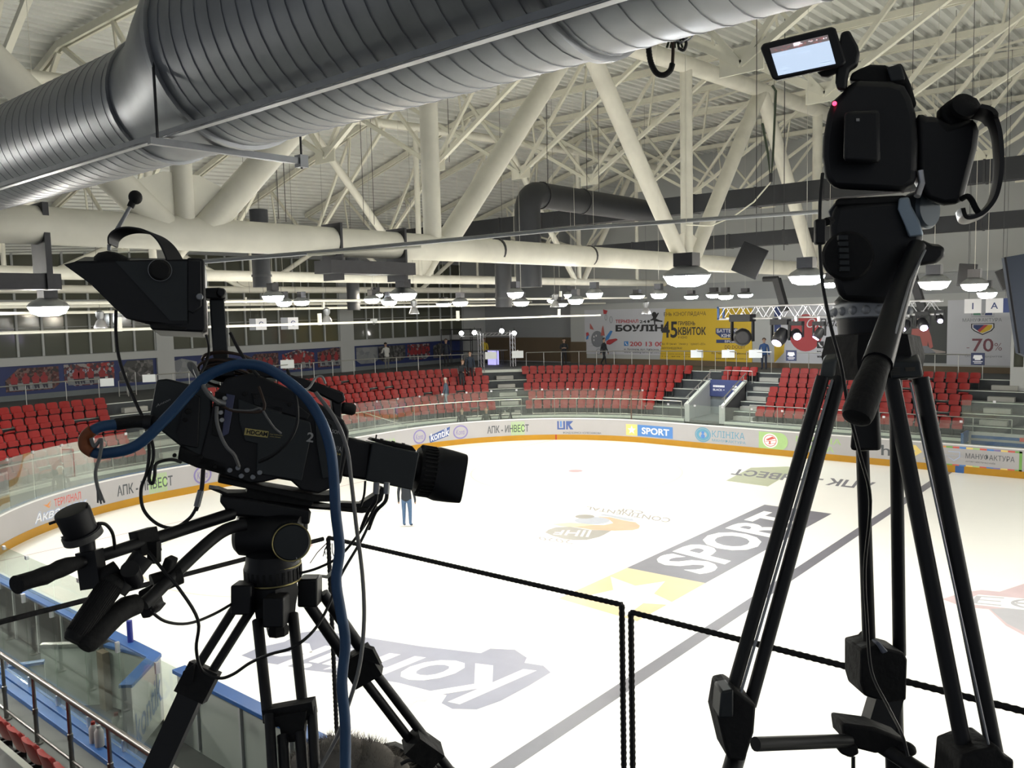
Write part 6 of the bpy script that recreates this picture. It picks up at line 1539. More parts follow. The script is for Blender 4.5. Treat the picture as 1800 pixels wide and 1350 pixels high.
for z_ in (4, 31): lv(480, 1022-z_, [(-1.5, 46), (-1.2, 48.8), (1.2, 48.8), (1.5, 46)], 'brass_ring', mat('brass', (.42, .36, .16), .35, .8))
mb = MB(); c = at(480, 1022-17, d0)
for i in range(28): a = 2*pi*i/28; dv_ = V3((cos(a), sin(a), 0)); mb.obox(c+dv_*48*d0/FPX, dv_*.002, V3((-dv_.y, dv_.x, 0))*.003, V3((0, 0, .012)))
mb.build('ring_ribs', m_rub, tl)
lv(484, 1090, [(0, 36), (30, 40), (55, 46), (68, 44), (70, 40)], 'crown', m_blk, 6)
lv(489, 1115, [(0, 18), (12, 20), (22, 14), (28, 12)], 'bowl_knob', m_rub, 8)
def leg_pair(a, b, sep_px, rpx, name='leg', par=None, n=12):
    """two parallel tubes of one leg between sight points a and b"""
    mb = MB(); A, B = at(*a), at(*b); ax = (B-A).normalized(); sd = ax.cross((A+B)/2-CAM).normalized()
    for k in (-1, 1): mb.cyl(A+sd*k*sep_px*a[2]/FPX/2, B+sd*k*sep_px*b[2]/FPX/2, rpx*a[2]/FPX, rpx*b[2]/FPX, n)
    return mb
# three legs, each its own part with clamp and lower tube
L1 = leg_pair((432, 1062, 1.72), (345, 1200, 1.66), 26, 8).build('leg', m_blk, tl)
MB().beam(at(362, 1172, 1.67), at(335, 1224, 1.655), .062, .04, FW).build('leg_clamp', m_rub, L1)
MB().prism([at(322, 1180, 1.64), at(341, 1168, 1.64), at(338, 1200, 1.64), at(310, 1222, 1.64)], FW*.02).build('clamp_lever', m_rub, L1)
MB().beam(at(342, 1208, 1.66), at(245, 1420, 1.6), .046, .034, FW).build('lower_leg', m_blk, L1)
L2 = leg_pair((484, 1085, 1.70), (503, 1262, 1.58), 60, 9.5).build('leg', m_blk, tl)
MB().prism([at(x, y, 1.57) for x, y in ((460, 1250), (548, 1234), (552, 1262), (470, 1282))], FW*.03).build('leg_brace', m_rub, L2)
MB().prism([at(x, y, 1.56) for x, y in ((475, 1262), (538, 1250), (532, 1303), (496, 1306), (492, 1280))], FW*.025).build('leg_clamp', m_rub, L2)
leg_pair((511, 1250, 1.575), (524, 1480, 1.45), 72, 9).build('lower_leg', m_blk, L2)
leg_pair((512, 1290, 1.56), (524, 1480, 1.45), 30, 10).build('inner_leg', m_blk, L2)
L3 = leg_pair((555, 1052, 1.80), (650, 1190, 1.86), 30, 10).build('leg', m_blk, tl)
MB().beam(at(622, 1148, 1.84), at(650, 1192, 1.85), .066, .04, FW).build('leg_clamp', m_rub, L3)
MB().prism([at(636, 1136, 1.8), at(655, 1142, 1.8), at(669, 1170, 1.8), at(640, 1160, 1.8)], FW*.02).build('clamp_lever', m_rub, L3)
leg_pair((640, 1176, 1.85), (800, 1385, 1.97), 22, 8).build('lower_leg', m_blk, L3)
MB().beam(at(722, 1300, 1.9), at(765, 1330, 1.93), .05, .05, FW).build('lower_clamp', m_rub, L3)
for x, y, d in ((430, 1050, 1.70), (545, 1038, 1.78), (486, 1072, 1.68)):
    MB().obox(at(x, y, d), RT*.021, UP*.03, FW*.025).build('leg_hinge', m_blk, tl, bevel=.004)
# pan bars with grips
pbar = thing('pan_bar', 'upper black pan bar with a moulded grip, left of the fluid head', 'pan bar', at(400, 905, 1.72))
tubpx([(408, 903, 1.72), (262, 950, 1.55), (128, 993, 1.40)], 11, 14).build('bar', m_blk, pbar)
gp = [(140, 988, 1.41), (120, 994, 1.39), (105, 1000, 1.375), (92, 1006, 1.365), (78, 1012, 1.355), (62, 1017, 1.345), (45, 1022, 1.335), (34, 1026, 1.33), (29, 1028, 1.325)]
tubpx(gp, [11, 15, 16, 14.5, 16.5, 15, 15, 16, 17], 16).build('grip', m_rub, pbar)
MB().beam(at(272, 947, 1.56), at(238, 957, 1.53), .046, .034, FW).build('clamp', m_rub, pbar)
MB().obox(at(271, 970, 1.54), RT*.009, UP*.02, FW*.01).build('clamp_screw', m_rub, pbar)
pb2_ = thing('pan_bar', 'lower bent black pan bar carrying the zoom controls', 'pan bar', at(420, 925, 1.68))
mb = MB(); mb.tube(smooth_pts([at(*q) for q in ((432, 922, 1.68), (400, 930, 1.66), (370, 950, 1.63), (320, 996, 1.57), (270, 1046, 1.50), (252, 1062, 1.48))]), 11.5*1.58/FPX, 14); mb.build('bar', m_blk, pb2_)
tubpx([(318, 1010, 1.56), (268, 1028, 1.53)], [16, 19], 16).build('collar', m_rub, pb2_)
MB().prism([at(x, y, 1.50) for x, y in ((242, 1040), (258, 1033), (268, 1070), (274, 1072), (262, 1086), (250, 1088), (243, 1072))], FW*.05).build('clamp_block', m_rub, pb2_, bevel=.003)
MB().prism([at(x, y, 1.52) for x, y in ((281, 1002), (289, 980), (303, 986), (299, 1000), (290, 1012))], FW*.03).build('clamp_lever', m_rub, pb2_, bevel=.003)
tubpx([(240, 1062, 1.47), (222, 1068, 1.45), (205, 1080, 1.43), (186, 1096, 1.41), (165, 1118, 1.39), (152, 1132, 1.375), (147, 1138, 1.37)], [18, 20, 19, 21, 21, 19, 14], 18).build('grip', m_rub, pb2_)
zg = thing('zoom_grip', 'thick ribbed black zoom control grip on the pan bar', 'zoom control', at(190, 1040, 1.42))
ga, gb = at(206, 1012, 1.44), at(128, 1128, 1.37)
mb = MB(); mb.tube([ga.lerp(gb, t) for t in (0, .05, .2, .5, .8, .95, 1)], [r*1.41/FPX for r in (14, 20, 21, 21, 21, 20, 16)], 24); mb.build('grip', m_rub, zg)
e1_, e2_ = frame_of((gb-ga).normalized()); mb = MB()
for i in range(36): a = 2*pi*i/36; dv_ = e1_*cos(a)+e2_*sin(a); mb.beam(ga.lerp(gb, .15)+dv_*21*1.42/FPX, ga.lerp(gb, .9)+dv_*21*1.39/FPX, .0014, .0014, dv_)
mb.build('grip_ribs', m_rub, zg)
tubpx([(252, 978, 1.47), (205, 1040, 1.44)], [20, 17], 18).build('demand_housing', m_blk, zg)
tubpx([(228, 1000, 1.42), (238, 1022, 1.46)], [16, 14], 14).build('rocker', m_blk, zg)
fd = thing('focus_demand', 'black cylindrical focus control knob on a bracket at the end of the pan bar', 'focus control', at(150, 980, 1.42))
fa = (UP*.93+RT*-.2-FW*.35).normalized(); c = at(146, 943, 1.42)
mb = MB(); mb.lathe(c, fa, [(-.002, .028), (.0, .030), (.006, .031), (.010, .030), (.010, .0265), (.048, .0285), (.052, .027), (.053, .02)], 30); mb.build('knob', m_blk, fd)
mb = MB(); mb.lathe(c, fa, [(-.004, .026), (-.003, .0325), (.008, .0325), (.009, .03)], 30); lab(mb.build('focus_ring', mat('grey_ring', (.10, .10, .10), .5, .3), fd), 'grey ring')
MB().tube([c+fa*.045+RT*.02, c+fa*.062+RT*.03], .0025, 8).build('spoke', m_blk, fd); MB().tube([at(112, 912, 1.40), at(86, 921, 1.39)], .0025, 8).build('spoke', m_blk, fd)
MB().prism([at(x, y, 1.4) for x, y in ((106, 944), (118, 940), (124, 950), (114, 950))], FW*.006).build('pointer', MATS['grey_ring'], fd)
tubpx([(153, 952, 1.43), (156, 985, 1.43)], 13, 12).build('stem', m_blk, fd)
MB().beam(at(157, 968, 1.43), at(166, 1032, 1.43), .034, .03, FW).build('bracket', m_blk, fd)
tubpx([(172, 1030, 1.43), (188, 1008, 1.43), (206, 996, 1.44)], [11, 14, 12], 12).build('swivel', m_rub, fd)

# ================================================================== cables of the television camera
m_cbl = mat('cable_blue', (.02, .075, .19), .45, var=.2, scale=20); m_cgr = mat('cable_grey', (.20, .20, .20), .5, var=.15); m_cbr = mat('cable_brown', (.06, .035, .025), .6, var=.3, scale=40); m_cbk = mat('cable_black', (.009, .009, .011), .5, var=.2); m_org = mat('tape_orange', (.26, .07, .02), .6, var=.3, scale=30)
t = thing('blue_cable', 'thick blue camera cable looping round the television camera and hanging down to the floor', 'cable', at(605, 1340, 1.6))
bp = [(208, 746, 1.60), (178, 750, 1.58), (158, 762, 1.57), (150, 779, 1.57), (160, 792, 1.57), (182, 797, 1.57), (240, 783, 1.58), (300, 727, 1.60), (355, 668, 1.62), (400, 645, 1.63), (435, 640, 1.63), (475, 650, 1.63), (530, 690, 1.63), (562, 735, 1.63), (580, 785, 1.63), (587, 840, 1.63), (590, 900, 1.62), (597, 965, 1.62), (591, 1020, 1.61), (599, 1075, 1.6), (607, 1130, 1.59), (601, 1200, 1.57), (607, 1280, 1.55), (606, 1420, 1.5)]
cablepx(bp, 9.5, 12).build('cable', m_cbl, t)
cablepx([(162, 757, 1.565), (150, 768, 1.565), (150, 785, 1.565), (163, 795, 1.565)], 10.5, 12).build('orange_tape', m_org, t)
cablepx([(268, 743, 1.60), (240, 741, 1.60), (205, 746, 1.60)], 11, 14).build('connector_boot', m_rub, t)
tubpx([(256, 742, 1.60), (270, 743, 1.60)], 13, 14).build('connector', m_blk, t)
t = thing('frayed_rope', 'frayed grey rope end hanging from the blue cable loop at the left', 'rope', at(175, 830, 1.57))
cablepx([(160, 770, 1.56), (166, 785, 1.56), (178, 772, 1.56), (176, 800, 1.56), (168, 830, 1.56), (172, 858, 1.56), (178, 880, 1.56)], 3.2, 8).build('strand', m_cgr, t)
for a in ((184, 884), (178, 886), (172, 884)): tubpx([(172, 856, 1.56), (a[0], a[1], 1.56)], [2.5, 1.6], 6).build('frayed_end', m_cgr, t)
def cable(name, label, pts, r, m_, con=None):
    t = thing(name, label, 'cable', at(*pts[0])); cablepx(pts, r).build('cable', m_, t)
    if con: tubpx(con, 5.5, 12).build('connector', m_galvd, t)
    return t
cable('grey_cable', 'grey cable hanging from the camera front down past the tripod', [(555, 690, 1.62), (590, 738, 1.6), (610, 790, 1.6), (618, 850, 1.6), (627, 930, 1.6), (637, 1010, 1.6), (640, 1090, 1.59), (632, 1170, 1.58), (612, 1240, 1.57), (590, 1300, 1.55), (545, 1380, 1.5)], 3.6, m_cgr)
cable('grey_cable', 'pale grey cable stub looping over the rear top of the television camera', [(352, 668, 1.66), (336, 648, 1.65), (333, 640, 1.65), (340, 643, 1.65), (352, 670, 1.62), (368, 695, 1.62), (385, 708, 1.64)], 4.2, m_cgr, [(382, 706, 1.64), (395, 710, 1.65)])
cable('grey_cable', 'grey cable running down the side of the television camera to its connectors', [(381, 715, 1.64), (381, 740, 1.63), (388, 765, 1.63), (398, 785, 1.63), (412, 800, 1.64), (420, 820, 1.66)], 3.2, m_cgr)
cable('grey_cable', 'thin grey cable across the upper side panel', [(388, 712, 1.65), (405, 720, 1.65), (440, 722, 1.65), (458, 718, 1.65), (470, 735, 1.65), (482, 752, 1.66), (494, 762, 1.67)], 2.2, m_cgr)
cable('brown_cable', 'brown cable from the coil to the camera connectors', [(455, 680, 1.66), (462, 700, 1.65), (465, 715, 1.65), (455, 724, 1.65), (410, 722, 1.65), (388, 712, 1.65)], 2.6, m_cbr)
cable('black_cable', 'black cable arcing over the side panel down to the connectors', [(505, 650, 1.68), (515, 680, 1.66), (522, 710, 1.65), (522, 745, 1.65), (508, 775, 1.65), (480, 800, 1.66), (455, 812, 1.67)], 3, m_cbk)
cable('black_cable', 'black cable hanging from the viewfinder hood to a loop at the left', [(204, 545, 1.66), (204, 590, 1.66), (212, 640, 1.64), (235, 700, 1.63), (255, 745, 1.62), (262, 790, 1.62), (258, 830, 1.62), (248, 860, 1.62), (252, 895, 1.62), (275, 920, 1.62), (305, 928, 1.62), (332, 912, 1.63), (344, 895, 1.63)], 3, m_cbk, None)
cable('black_cable', 'black cable looping beneath the rear of the camera', [(266, 772, 1.63), (270, 800, 1.63), (262, 840, 1.62), (268, 850, 1.62), (272, 836, 1.62), (275, 815, 1.62), (300, 808, 1.64), (318, 812, 1.66)], 3, m_cbk)
cable('black_cable', 'black plug cable hanging under the camera with metal connectors', [(344, 897, 1.63), (350, 880, 1.63), (355, 855, 1.64), (357, 825, 1.66)], 4, m_cbk, [(346, 890, 1.62), (353, 862, 1.62)])
cable('black_cable', 'thin black cable from the viewfinder to the arm foot', [(362, 588, 1.72), (367, 610, 1.72), (364, 635, 1.70), (350, 660, 1.69)], 2.2, m_cbk)
cable('black_cable', 'black cable from the viewfinder arm down to the handle', [(405, 585, 1.72), (420, 615, 1.71), (440, 645, 1.70), (455, 662, 1.69)], 3, m_cbk)
cable('black_cable', 'long black control cable looping from the pan bar past the tripod legs', [(262, 970, 1.52), (285, 1000, 1.5), (315, 1035, 1.5), (348, 1090, 1.52), (345, 1140, 1.55), (355, 1178, 1.6), (385, 1192, 1.6), (410, 1185, 1.6), (440, 1165, 1.58), (475, 1150, 1.56), (515, 1138, 1.56), (550, 1110, 1.58), (575, 1070, 1.62), (600, 1010, 1.65), (635, 950, 1.68), (656, 905, 1.70)], 2.8, m_cbk)
cable('black_cable', 'black cable sagging from the clamp block to the tripod crown', [(263, 1072, 1.5), (290, 1092, 1.52), (330, 1096, 1.56), (375, 1080, 1.62), (418, 1055, 1.7)], 2.6, m_cbk)
cable('black_cable', 'black cable from the fluid head out to the lens cables', [(525, 1008, 1.74), (560, 998, 1.74), (600, 975, 1.74), (640, 925, 1.73), (662, 885, 1.72)], 2.4, m_cbk)
cable('black_cable', 'black cable from the focus control down to the pan bar', [(172, 920, 1.42), (186, 922, 1.43), (198, 938, 1.44), (202, 965, 1.46)], 3, m_cbk)
for i, (x0, x1) in enumerate(((662, 655), (680, 668))):
    cable('lens_cable', ['left lens cable with grey plug under the lens drive', 'right lens cable with grey plug under the lens drive'][i], [(x0, 856, 1.66), (x0-2, 880, 1.66), (x1-8, 900, 1.68), (x1-20, 930, 1.70)], 3.4, m_cbk, [(x0, 848, 1.66), (x0-1, 868, 1.66)])
cable('lens_cable', 'thin lens cable bowing down from the lens rear', [(642, 846, 1.66), (640, 870, 1.67), (634, 890, 1.68)], 2.2, m_cbk)
t = thing('cable_coil', 'coil of brown and black cable lying on top of the television camera', 'cable coil', K(400, 655, .06))
rr = random.Random(3)
for i in range(9):
    c = K(405+rr.uniform(-6, 6), 652+rr.uniform(-5, 6), .06); a_ = .050+.012*rr.random(); b_ = .016+.006*rr.random()
    MB().tube([c+cE1*(a_*cos(k*pi/14))+cE3*(.035*sin(k*pi/14))+cE2*(b_*sin(k*pi/14+rr.random()*.05)+.004*i-.015) for k in range(28)], .0032, 6, closed=True).build('loop', m_cbr if i % 3 else m_cbk, t)
# ---- fur-covered bundle at the foot of the tripod
fb = thing('fur_bundle', 'grey fluffy fur cover lying on a dark case behind the tripod legs', 'fur cover', at(600, 1345, 2.25))
c = at(606, 1352, 2.25); mb = MB(); rr = random.Random(9)
lumps = [(at(560, 1345, 2.25), .07), (at(600, 1335, 2.25), .075), (at(645, 1345, 2.25), .075), (at(680, 1360, 2.25), .06), (at(530, 1362, 2.25), .05)]
for q, r in lumps: mb.ball(q, r, 18, 12, (1.2, 1, .75))
m_fur = mat('grey_fur', (.22, .20, .18), .95, var=.35, scale=25)
fo = mb.build('cover', m_fur, fb)
mb = MB()
for q, r in lumps:
    for k in range(900):
        a, z = rr.uniform(0, 2*pi), rr.uniform(-.2, 1); s_ = sqrt(1-z*z); n_ = V3((s_*cos(a), s_*sin(a), z)); p_ = q+V3((n_.x*r*1.2, n_.y*r, n_.z*r*.75)); e1_, e2_ = frame_of(n_); 
        tip = p_+n_*rr.uniform(.012, .028)+e1_*rr.uniform(-.012, .012)+e2_*rr.uniform(-.012, .012); w_ = e1_*.0008
        mb.add([p_-w_, p_+w_, tip], [(0, 1, 2)])
o = mb.build('fur', m_fur, fb, smooth=False, recalc=False); o['kind'] = 'stuff'
case = thing('equipment_case', 'black flat case edge sticking out under the fur cover beside the right tripod leg', 'case', at(720, 1345, 2.2))
MB().prism([at(660, 1318, 2.36), at(692, 1312, 2.36), at(800, 1360, 2.28), at(800, 1420, 2.28), at(640, 1420, 2.36)], FW*.04).build('shell', m_blk, case, bevel=.006)
MB().tube(smooth_pts([at(705, 1343, 2.12), at(720, 1336, 2.12), at(738, 1340, 2.12), at(755, 1352, 2.12)]), .005, 8).build('carry_loop', m_cbk, case)
# ================================================================== right tripod and camera
DR = 1.25
DIRR = ray(1530, 330); DIRR = DIRR/DIRR.length    # the way the right camera looks
rE1, rE2, rE3 = RT, UP, -FW
def rs_(px, o0, o1, name, m_, par, bevel=.003, label=None, d=DR):
    """block seen face-on from behind: outline at depth d+o0, going o1-o0 metres away"""
    mb = MB(); mb.prism([at(x, y, d+o0) for x, y in px], DIRR*(o1-o0)); o = mb.build(name, m_, par, bevel=bevel)
    if label: lab(o, label)
    return o
vc = thing('video_camera', 'black compact video camera with a raised flip-out screen on the right tripod', 'video camera', at(1530, 340, DR+.08))
b_ = rs_([(1482, 160), (1462, 178), (1454, 200), (1447, 240), (1445, 275), (1450, 312), (1464, 332), (1590, 338), (1612, 320), (1614, 250), (1610, 200), (1602, 172), (1590, 150), (1566, 142), (1500, 140)], 0, .16, 'body', m_blk, vc, .010)
rs_([(1484, 196), (1546, 192), (1548, 286), (1482, 284)], -.03, .0, 'battery', m_blk, vc, .006)
rs_([(1492, 142), (1497, 128), (1512, 120), (1530, 113), (1556, 114), (1562, 118), (1584, 110), (1590, 122), (1602, 150), (1612, 185), (1604, 190), (1590, 150)], .02, .12, 'top_handle', m_rub, vc, .006)
rs_([(1558, 118), (1584, 112), (1592, 140), (1566, 144)], .01, .03, 'hot_shoe', m_grey, vc, .003)
MB().ball(at(1467, 182, DR-.004), .0033, 12, 8).build('tally_light', emat('tally_red', (1, .02, .08), 4), vc)
rs_([(1505, 208), (1511, 208), (1511, 213), (1505, 213)], -.032, -.03, 'latch_mark', m_lt, vc, 0)
# screen arm and screen
sa = rs_([(1478, 56), (1493, 52), (1499, 64), (1508, 80), (1511, 92), (1507, 113), (1492, 122), (1489, 140), (1488, 156), (1472, 159), (1468, 145), (1470, 112), (1474, 84)], -.005, .03, 'screen_arm', m_blk, vc, .004)
sc_ = rs_([(1341, 76), (1462, 46), (1469, 50), (1487, 108), (1482, 115), (1364, 141), (1357, 138), (1336, 84)], -.02, -.004, 'flip_screen', m_blk, vc, .003)
rs_([(1432, 122), (1470, 114), (1472, 126), (1455, 135), (1444, 134)], -.004, .012, 'screen_hinge', m_rub, vc, .002)
# the picture it shows: ice below, a dark crowd strip above
qa, qb, qc, qd = (at(x, y, DR-.0212) for x, y in ((1368, 133), (1469, 112), (1455, 61), (1353, 85)))
lf = lambda a, b: (qa*(1-a)+qb*a)*(1-b)+(qd*(1-a)+qc*a)*b
mb = MB(); rect_map(mb, lf, 0, 0, 1, .80); lab(mb.build('screen_ice', emat('screen_ice_light', (.60, .76, 1.0), .68), sc_, smooth=False, recalc=False), 'glowing pale blue ice on the screen')
mb = MB(); rect_map(mb, lf, 0, .80, 1, 1); mb.build('screen_stands', emat('screen_stand_light', (.22, .10, .10), .22), sc_, smooth=False, recalc=False)
lf2 = lambda a, b: lf(a, b)-FW*.0006
mb = MB(); rr = random.Random(4)
for i in range(26): x = rr.uniform(.02, .95); y = rr.uniform(.80, .95); rect_map(mb, lf2, x, y, x+.03, y+.03)
mb.build('screen_stands', emat('screen_red_light', (.5, .10, .08), .4), sc_, smooth=False, recalc=False)
mb = MB(); rect_map(mb, lf2, .40, .88, .52, .98); 
for i in range(8): x = rr.uniform(.5, .95); rect_map(mb, lf2, x, .88+rr.uniform(0, .08), x+.02, .92)
mb.build('screen_highlights', emat('screen_white_light', (1, .85, .9), .9), sc_, smooth=False, recalc=False)
mb = MB()
for x, y, a, b in ((.06, .22, .16, .02), (.10, .10, .05, .03), (.2, .02, .06, .03), (.40, .03, .06, .02), (.65, .03, .07, .02), (.74, .10, .2, .03), (.1, .70, .2, .02), (.45, .62, .2, .015)): rect_map(mb, lf2, x, y, x+a, y+b)
mb.build('screen_marks', emat('screen_mark_light', (.36, .48, .66), .7), sc_, smooth=False, recalc=False)
# side grip with strap on the right, and the lens barrel beyond
gr = rs_([(1612, 196), (1630, 204), (1650, 204), (1668, 220), (1714, 206), (1722, 230), (1718, 262), (1700, 330), (1692, 358), (1660, 362), (1630, 352), (1614, 322)], .02, .15, 'side_grip', m_blk, vc, .012)
rs_([(1650, 200), (1654, 188), (1666, 178), (1680, 169), (1700, 165), (1718, 172), (1727, 186), (1724, 202), (1700, 212), (1670, 226)], .03, .12, 'grip_dial_block', m_rub, vc, .008)
MB().lathe(at(1692, 190, DR+.02), -FW+UP*.3, [(0, .020), (.008, .020), (.010, .016)], 20).build('grip_dial', m_rub, vc)
mb = MB(); mb.lathe(at(1545, 260, DR+.15), DIRR, [(0, .05), (.02, .056), (.12, .052), (.16, .06)], 30); mb.build('lens', m_blk, vc)
# hand strap: a padded band, open loop
P0 = smooth_pts([at(*q) for q in ((1716, 196, 1.26), (1738, 204, 1.25), (1750, 230, 1.24), (1755, 270, 1.24), (1754, 310, 1.24), (1746, 348, 1.25), (1730, 372, 1.26), (1712, 384, 1.27), (1694, 386, 1.28), (1688, 370, 1.29))], 6)
vs = []; fs = []
for i, q in enumerate(P0):
    t_ = (P0[min(i+1, len(P0)-1)]-P0[max(i-1, 0)]).normalized(); wv = (FW*.8+RT*.25).normalized()*(.020 if i > 8 else .028); nr = t_.cross(wv).normalized()*.005
    vs += [q-wv+nr*.6, q+nr, q+wv+nr*.6, q+wv-nr*.6, q-nr, q-wv-nr*.6]
for i in range(len(P0)-1):
    for k in range(6): fs.append((6*i+k, 6*i+(k+1) % 6, 6*i+6+(k+1) % 6, 6*i+6+k))
fs += [tuple(range(6)), tuple(reversed(range(6*len(P0)-6, 6*len(P0))))]
MB().add(vs, fs).build('hand_strap', mat('strap_leather', (.018, .017, .018), .38, var=.3, scale=25), vc)
cablepx([(1690, 350, 1.27), (1700, 345, 1.26), (1708, 352, 1.26), (1716, 368, 1.26), (1724, 378, 1.26)], 5, 8).build('strap_loop', m_rub, vc)
mb = MB(); mb.tube([at(1617, 300, 1.255), at(1620, 322, 1.255), at(1612, 345, 1.25)], .005, 10); lab(mb.build('grip_highlight', m_alu, vc), 'silver highlight modelled as a bare metal tube')  # silver highlight beside the grip, built as a metal tube
# ---- tripod
tr = thing('camera_tripod', 'black video tripod with fluid head and spreader at the right', 'tripod', at(1530, 620, DR+.05))
rs_([(1470, 350), (1594, 344), (1600, 356), (1466, 362)], .0, .10, 'quick_release_plate', m_rub, tr, .003)
rs_([(1466, 358), (1500, 352), (1575, 346), (1596, 352), (1612, 385), (1626, 418), (1618, 440), (1600, 478), (1584, 520), (1560, 536), (1478, 532), (1466, 500), (1459, 460), (1457, 400)], .0, .12, 'fluid_head', m_blk, tr, .012)
MB().lathe(at(1488, 452, DR+.005), -FW+RT*-.25, [(0, .036), (.012, .037), (.016, .033), (.017, .02)], 30).build('drag_dial', m_rub, tr)
mb = MB()
for k in range(6): q = at(1481+k*.6, 418+k*11, DR-.012); mb.obox(q, RT*.007, UP*.0032, FW*.003)
lab(mb.build('dial_ribs', m_grey, tr), 'grey dial ribs')
MB().lathe(at(1604, 372, DR+.10), -FW*.8+RT*.5, [(0, .030), (.025, .032), (.03, .028)], 26).build('tilt_knob', mat('knob_lit_blue', (.16, .20, .24), .35, .2), tr)  # blue stage light on the knob is put into its colour
rs_([(1580, 348), (1598, 346), (1602, 362), (1616, 388), (1624, 414), (1598, 418), (1590, 396), (1578, 368)], -.008, .012, 'lit_bracket', mat('bracket_lit_blue', (.34, .42, .50), .3, .5), tr, .003, 'pale blue-grey bracket')  # pale blue of the stage light painted into the bracket
rs_([(1606, 426), (1622, 424), (1640, 432), (1662, 434), (1660, 452), (1648, 464), (1618, 468), (1604, 466)], -.01, .05, 'pan_lock_knob', m_blk, tr, .006)
rs_([(1455, 372), (1468, 356), (1472, 380), (1462, 392)], .03, .05, 'side_catch', m_galvd, tr, .002)
# pan bar coming towards the viewer
mb = MB(); mb.tube([at(1612, 432, 1.24), at(1586, 500, 1.20), at(1558, 590, 1.14), at(1542, 640, 1.10)], [q*1.2/FPX for q in (15, 18, 22, 24)], 16); mb.build('pan_bar', m_blk, tr)
mb = MB(); mb.tube(smooth_pts([at(1545, 630, 1.11), at(1530, 670, 1.08), at(1514, 712, 1.06), at(1504, 738, 1.05)]), [q*1.07/FPX for q in (22, 23, 24, 24, 25, 26, 27, 27, 27, 27, 27, 27, 27, 26, 24, 16)], 18); mb.build('pan_grip', m_rub, tr)
MB().tube([at(1626, 440, 1.225), at(1600, 494, 1.185), at(1572, 590, 1.12)], .0022, 6).build('pan_bar_edge', m_alu, tr)
# bowl, crown
def lr(x, y, prof, name, m_, n=32, label=None):
    c = at(x, y, DR+.07); k = (DR+.07)/FPX; mb = MB(); mb.lathe(c, UP, [(a*k, r*k) for a, r in prof], n); o = mb.build(name, m_, tr)
    if label: lab(o, label)
    return o
lr(1530, 562, [(0, 58), (2, 62), (25, 62), (28, 58)], 'bowl_ring', mat('ring_grey', (.55, .56, .58), .5, .1), 32, 'grey ribbed bowl ring')
mb = MB(); c = at(1530, 549, DR+.07); k_ = (DR+.07)/FPX
for i in range(18): a = 2*pi*i/18; dv_ = RT*cos(a)+FW*sin(a); mb.ball(c+dv_*61*k_, 8*k_, 8, 6)
mb.build('bowl_studs', MATS['ring_grey'], tr)
lr(1530, 600, [(0, 52), (38, 56), (40, 50)], 'bowl_neck', m_blk)
lr(1530, 535, [(0, 56), (6, 60), (20, 48)], 'pan_base', m_blk)
lr(1534, 668, [(0, 78), (42, 86), (76, 78), (80, 60)], 'crown', m_rub, 6)
rs_([(1566, 632), (1618, 634), (1624, 664), (1566, 668)], -.03, .05, 'shoulder_plate', m_grey, tr, .004, 'dark grey shoulder with faint lettering')
mb = MB()
for k in range(5): q0 = [at(x_, y_, DR-.0312) for x_, y_ in ((1568, 646+k*3), (1582, 645.4+k*3), (1582, 646.6+k*3), (1568, 647.2+k*3))]; mb.add(q0, [(0, 1, 2, 3)])
mb.add([at(x_, y_, DR-.0312) for x_, y_ in ((1591, 646), (1608, 645), (1609, 652), (1592, 653))], [(0, 1, 2, 3)]); mb.build('shoulder_marks', mat('print_dim', (.07, .06, .045), .6, var=0), tr, smooth=False, recalc=False)
rs_([(1446, 634), (1472, 630), (1466, 668), (1440, 664)], -.02, .03, 'shoulder_plate', mat('shoulder_grey', (.10, .11, .11), .5), tr, .004, 'grey shoulder')
rs_([(1500, 728), (1546, 722), (1550, 794), (1494, 794)], .02, .06, 'centre_post', m_blk, tr, .006)
# legs
def rleg(a0, a1, b0, b1, rp):
    mb = MB(); mb.cyl(at(*a0), at(*a1), rp*a0[2]/FPX, rp*a1[2]/FPX, 14); mb.cyl(at(*b0), at(*b1), rp*b0[2]/FPX, rp*b1[2]/FPX, 14)
    return mb.build('leg', m_blk, tr)
g1 = rleg((1446, 664, 1.22), (1283, 1230, 1.12), (1476, 664, 1.22), (1318, 1240, 1.12), 11.5)
MB().tube([at(1463, 668, 1.20), at(1300, 1225, 1.10)], .0022, 6).build('leg_seam', m_galvd, g1)
MB().prism([at(x, y, 1.09) for x, y in ((1270, 1214), (1290, 1210), (1330, 1240), (1326, 1290), (1310, 1340), (1280, 1336), (1262, 1262))], FW*.06).build('leg_clamp', m_rub, g1, bevel=.004)
MB().prism([at(x, y, 1.08) for x, y in ((1268, 1216), (1290, 1212), (1290, 1262), (1264, 1264))], FW*.04).build('clamp_lever', m_grey, g1, bevel=.003)
MB().cyl(at(1296, 1320, 1.12), at(1262, 1440, 1.06), 17*1.1/FPX, n=14).build('lower_leg', m_blk, g1)
g2 = rleg((1516, 790, 1.34), (1528, 1145, 1.42), (1574, 660, 1.34), (1581, 1150, 1.42), 11)
MB().prism([at(x, y, 1.38) for x, y in ((1513, 1142), (1538, 1136), (1545, 1128), (1560, 1140), (1590, 1148), (1596, 1160), (1594, 1232), (1560, 1236), (1520, 1224), (1513, 1200))], FW*.07).build('leg_clamp', m_rub, g2, bevel=.004)
MB().prism([at(x, y, 1.375) for x, y in ((1540, 1130), (1546, 1128), (1562, 1146), (1552, 1150))], FW*.02).build('clamp_lever', mat('lever_grey', (.2, .22, .28), .4), g2, bevel=.002)
MB().beam(at(1560, 1215, 1.40), at(1535, 1300, 1.38), .045, .03, FW).build('lower_leg', m_blk, g2)
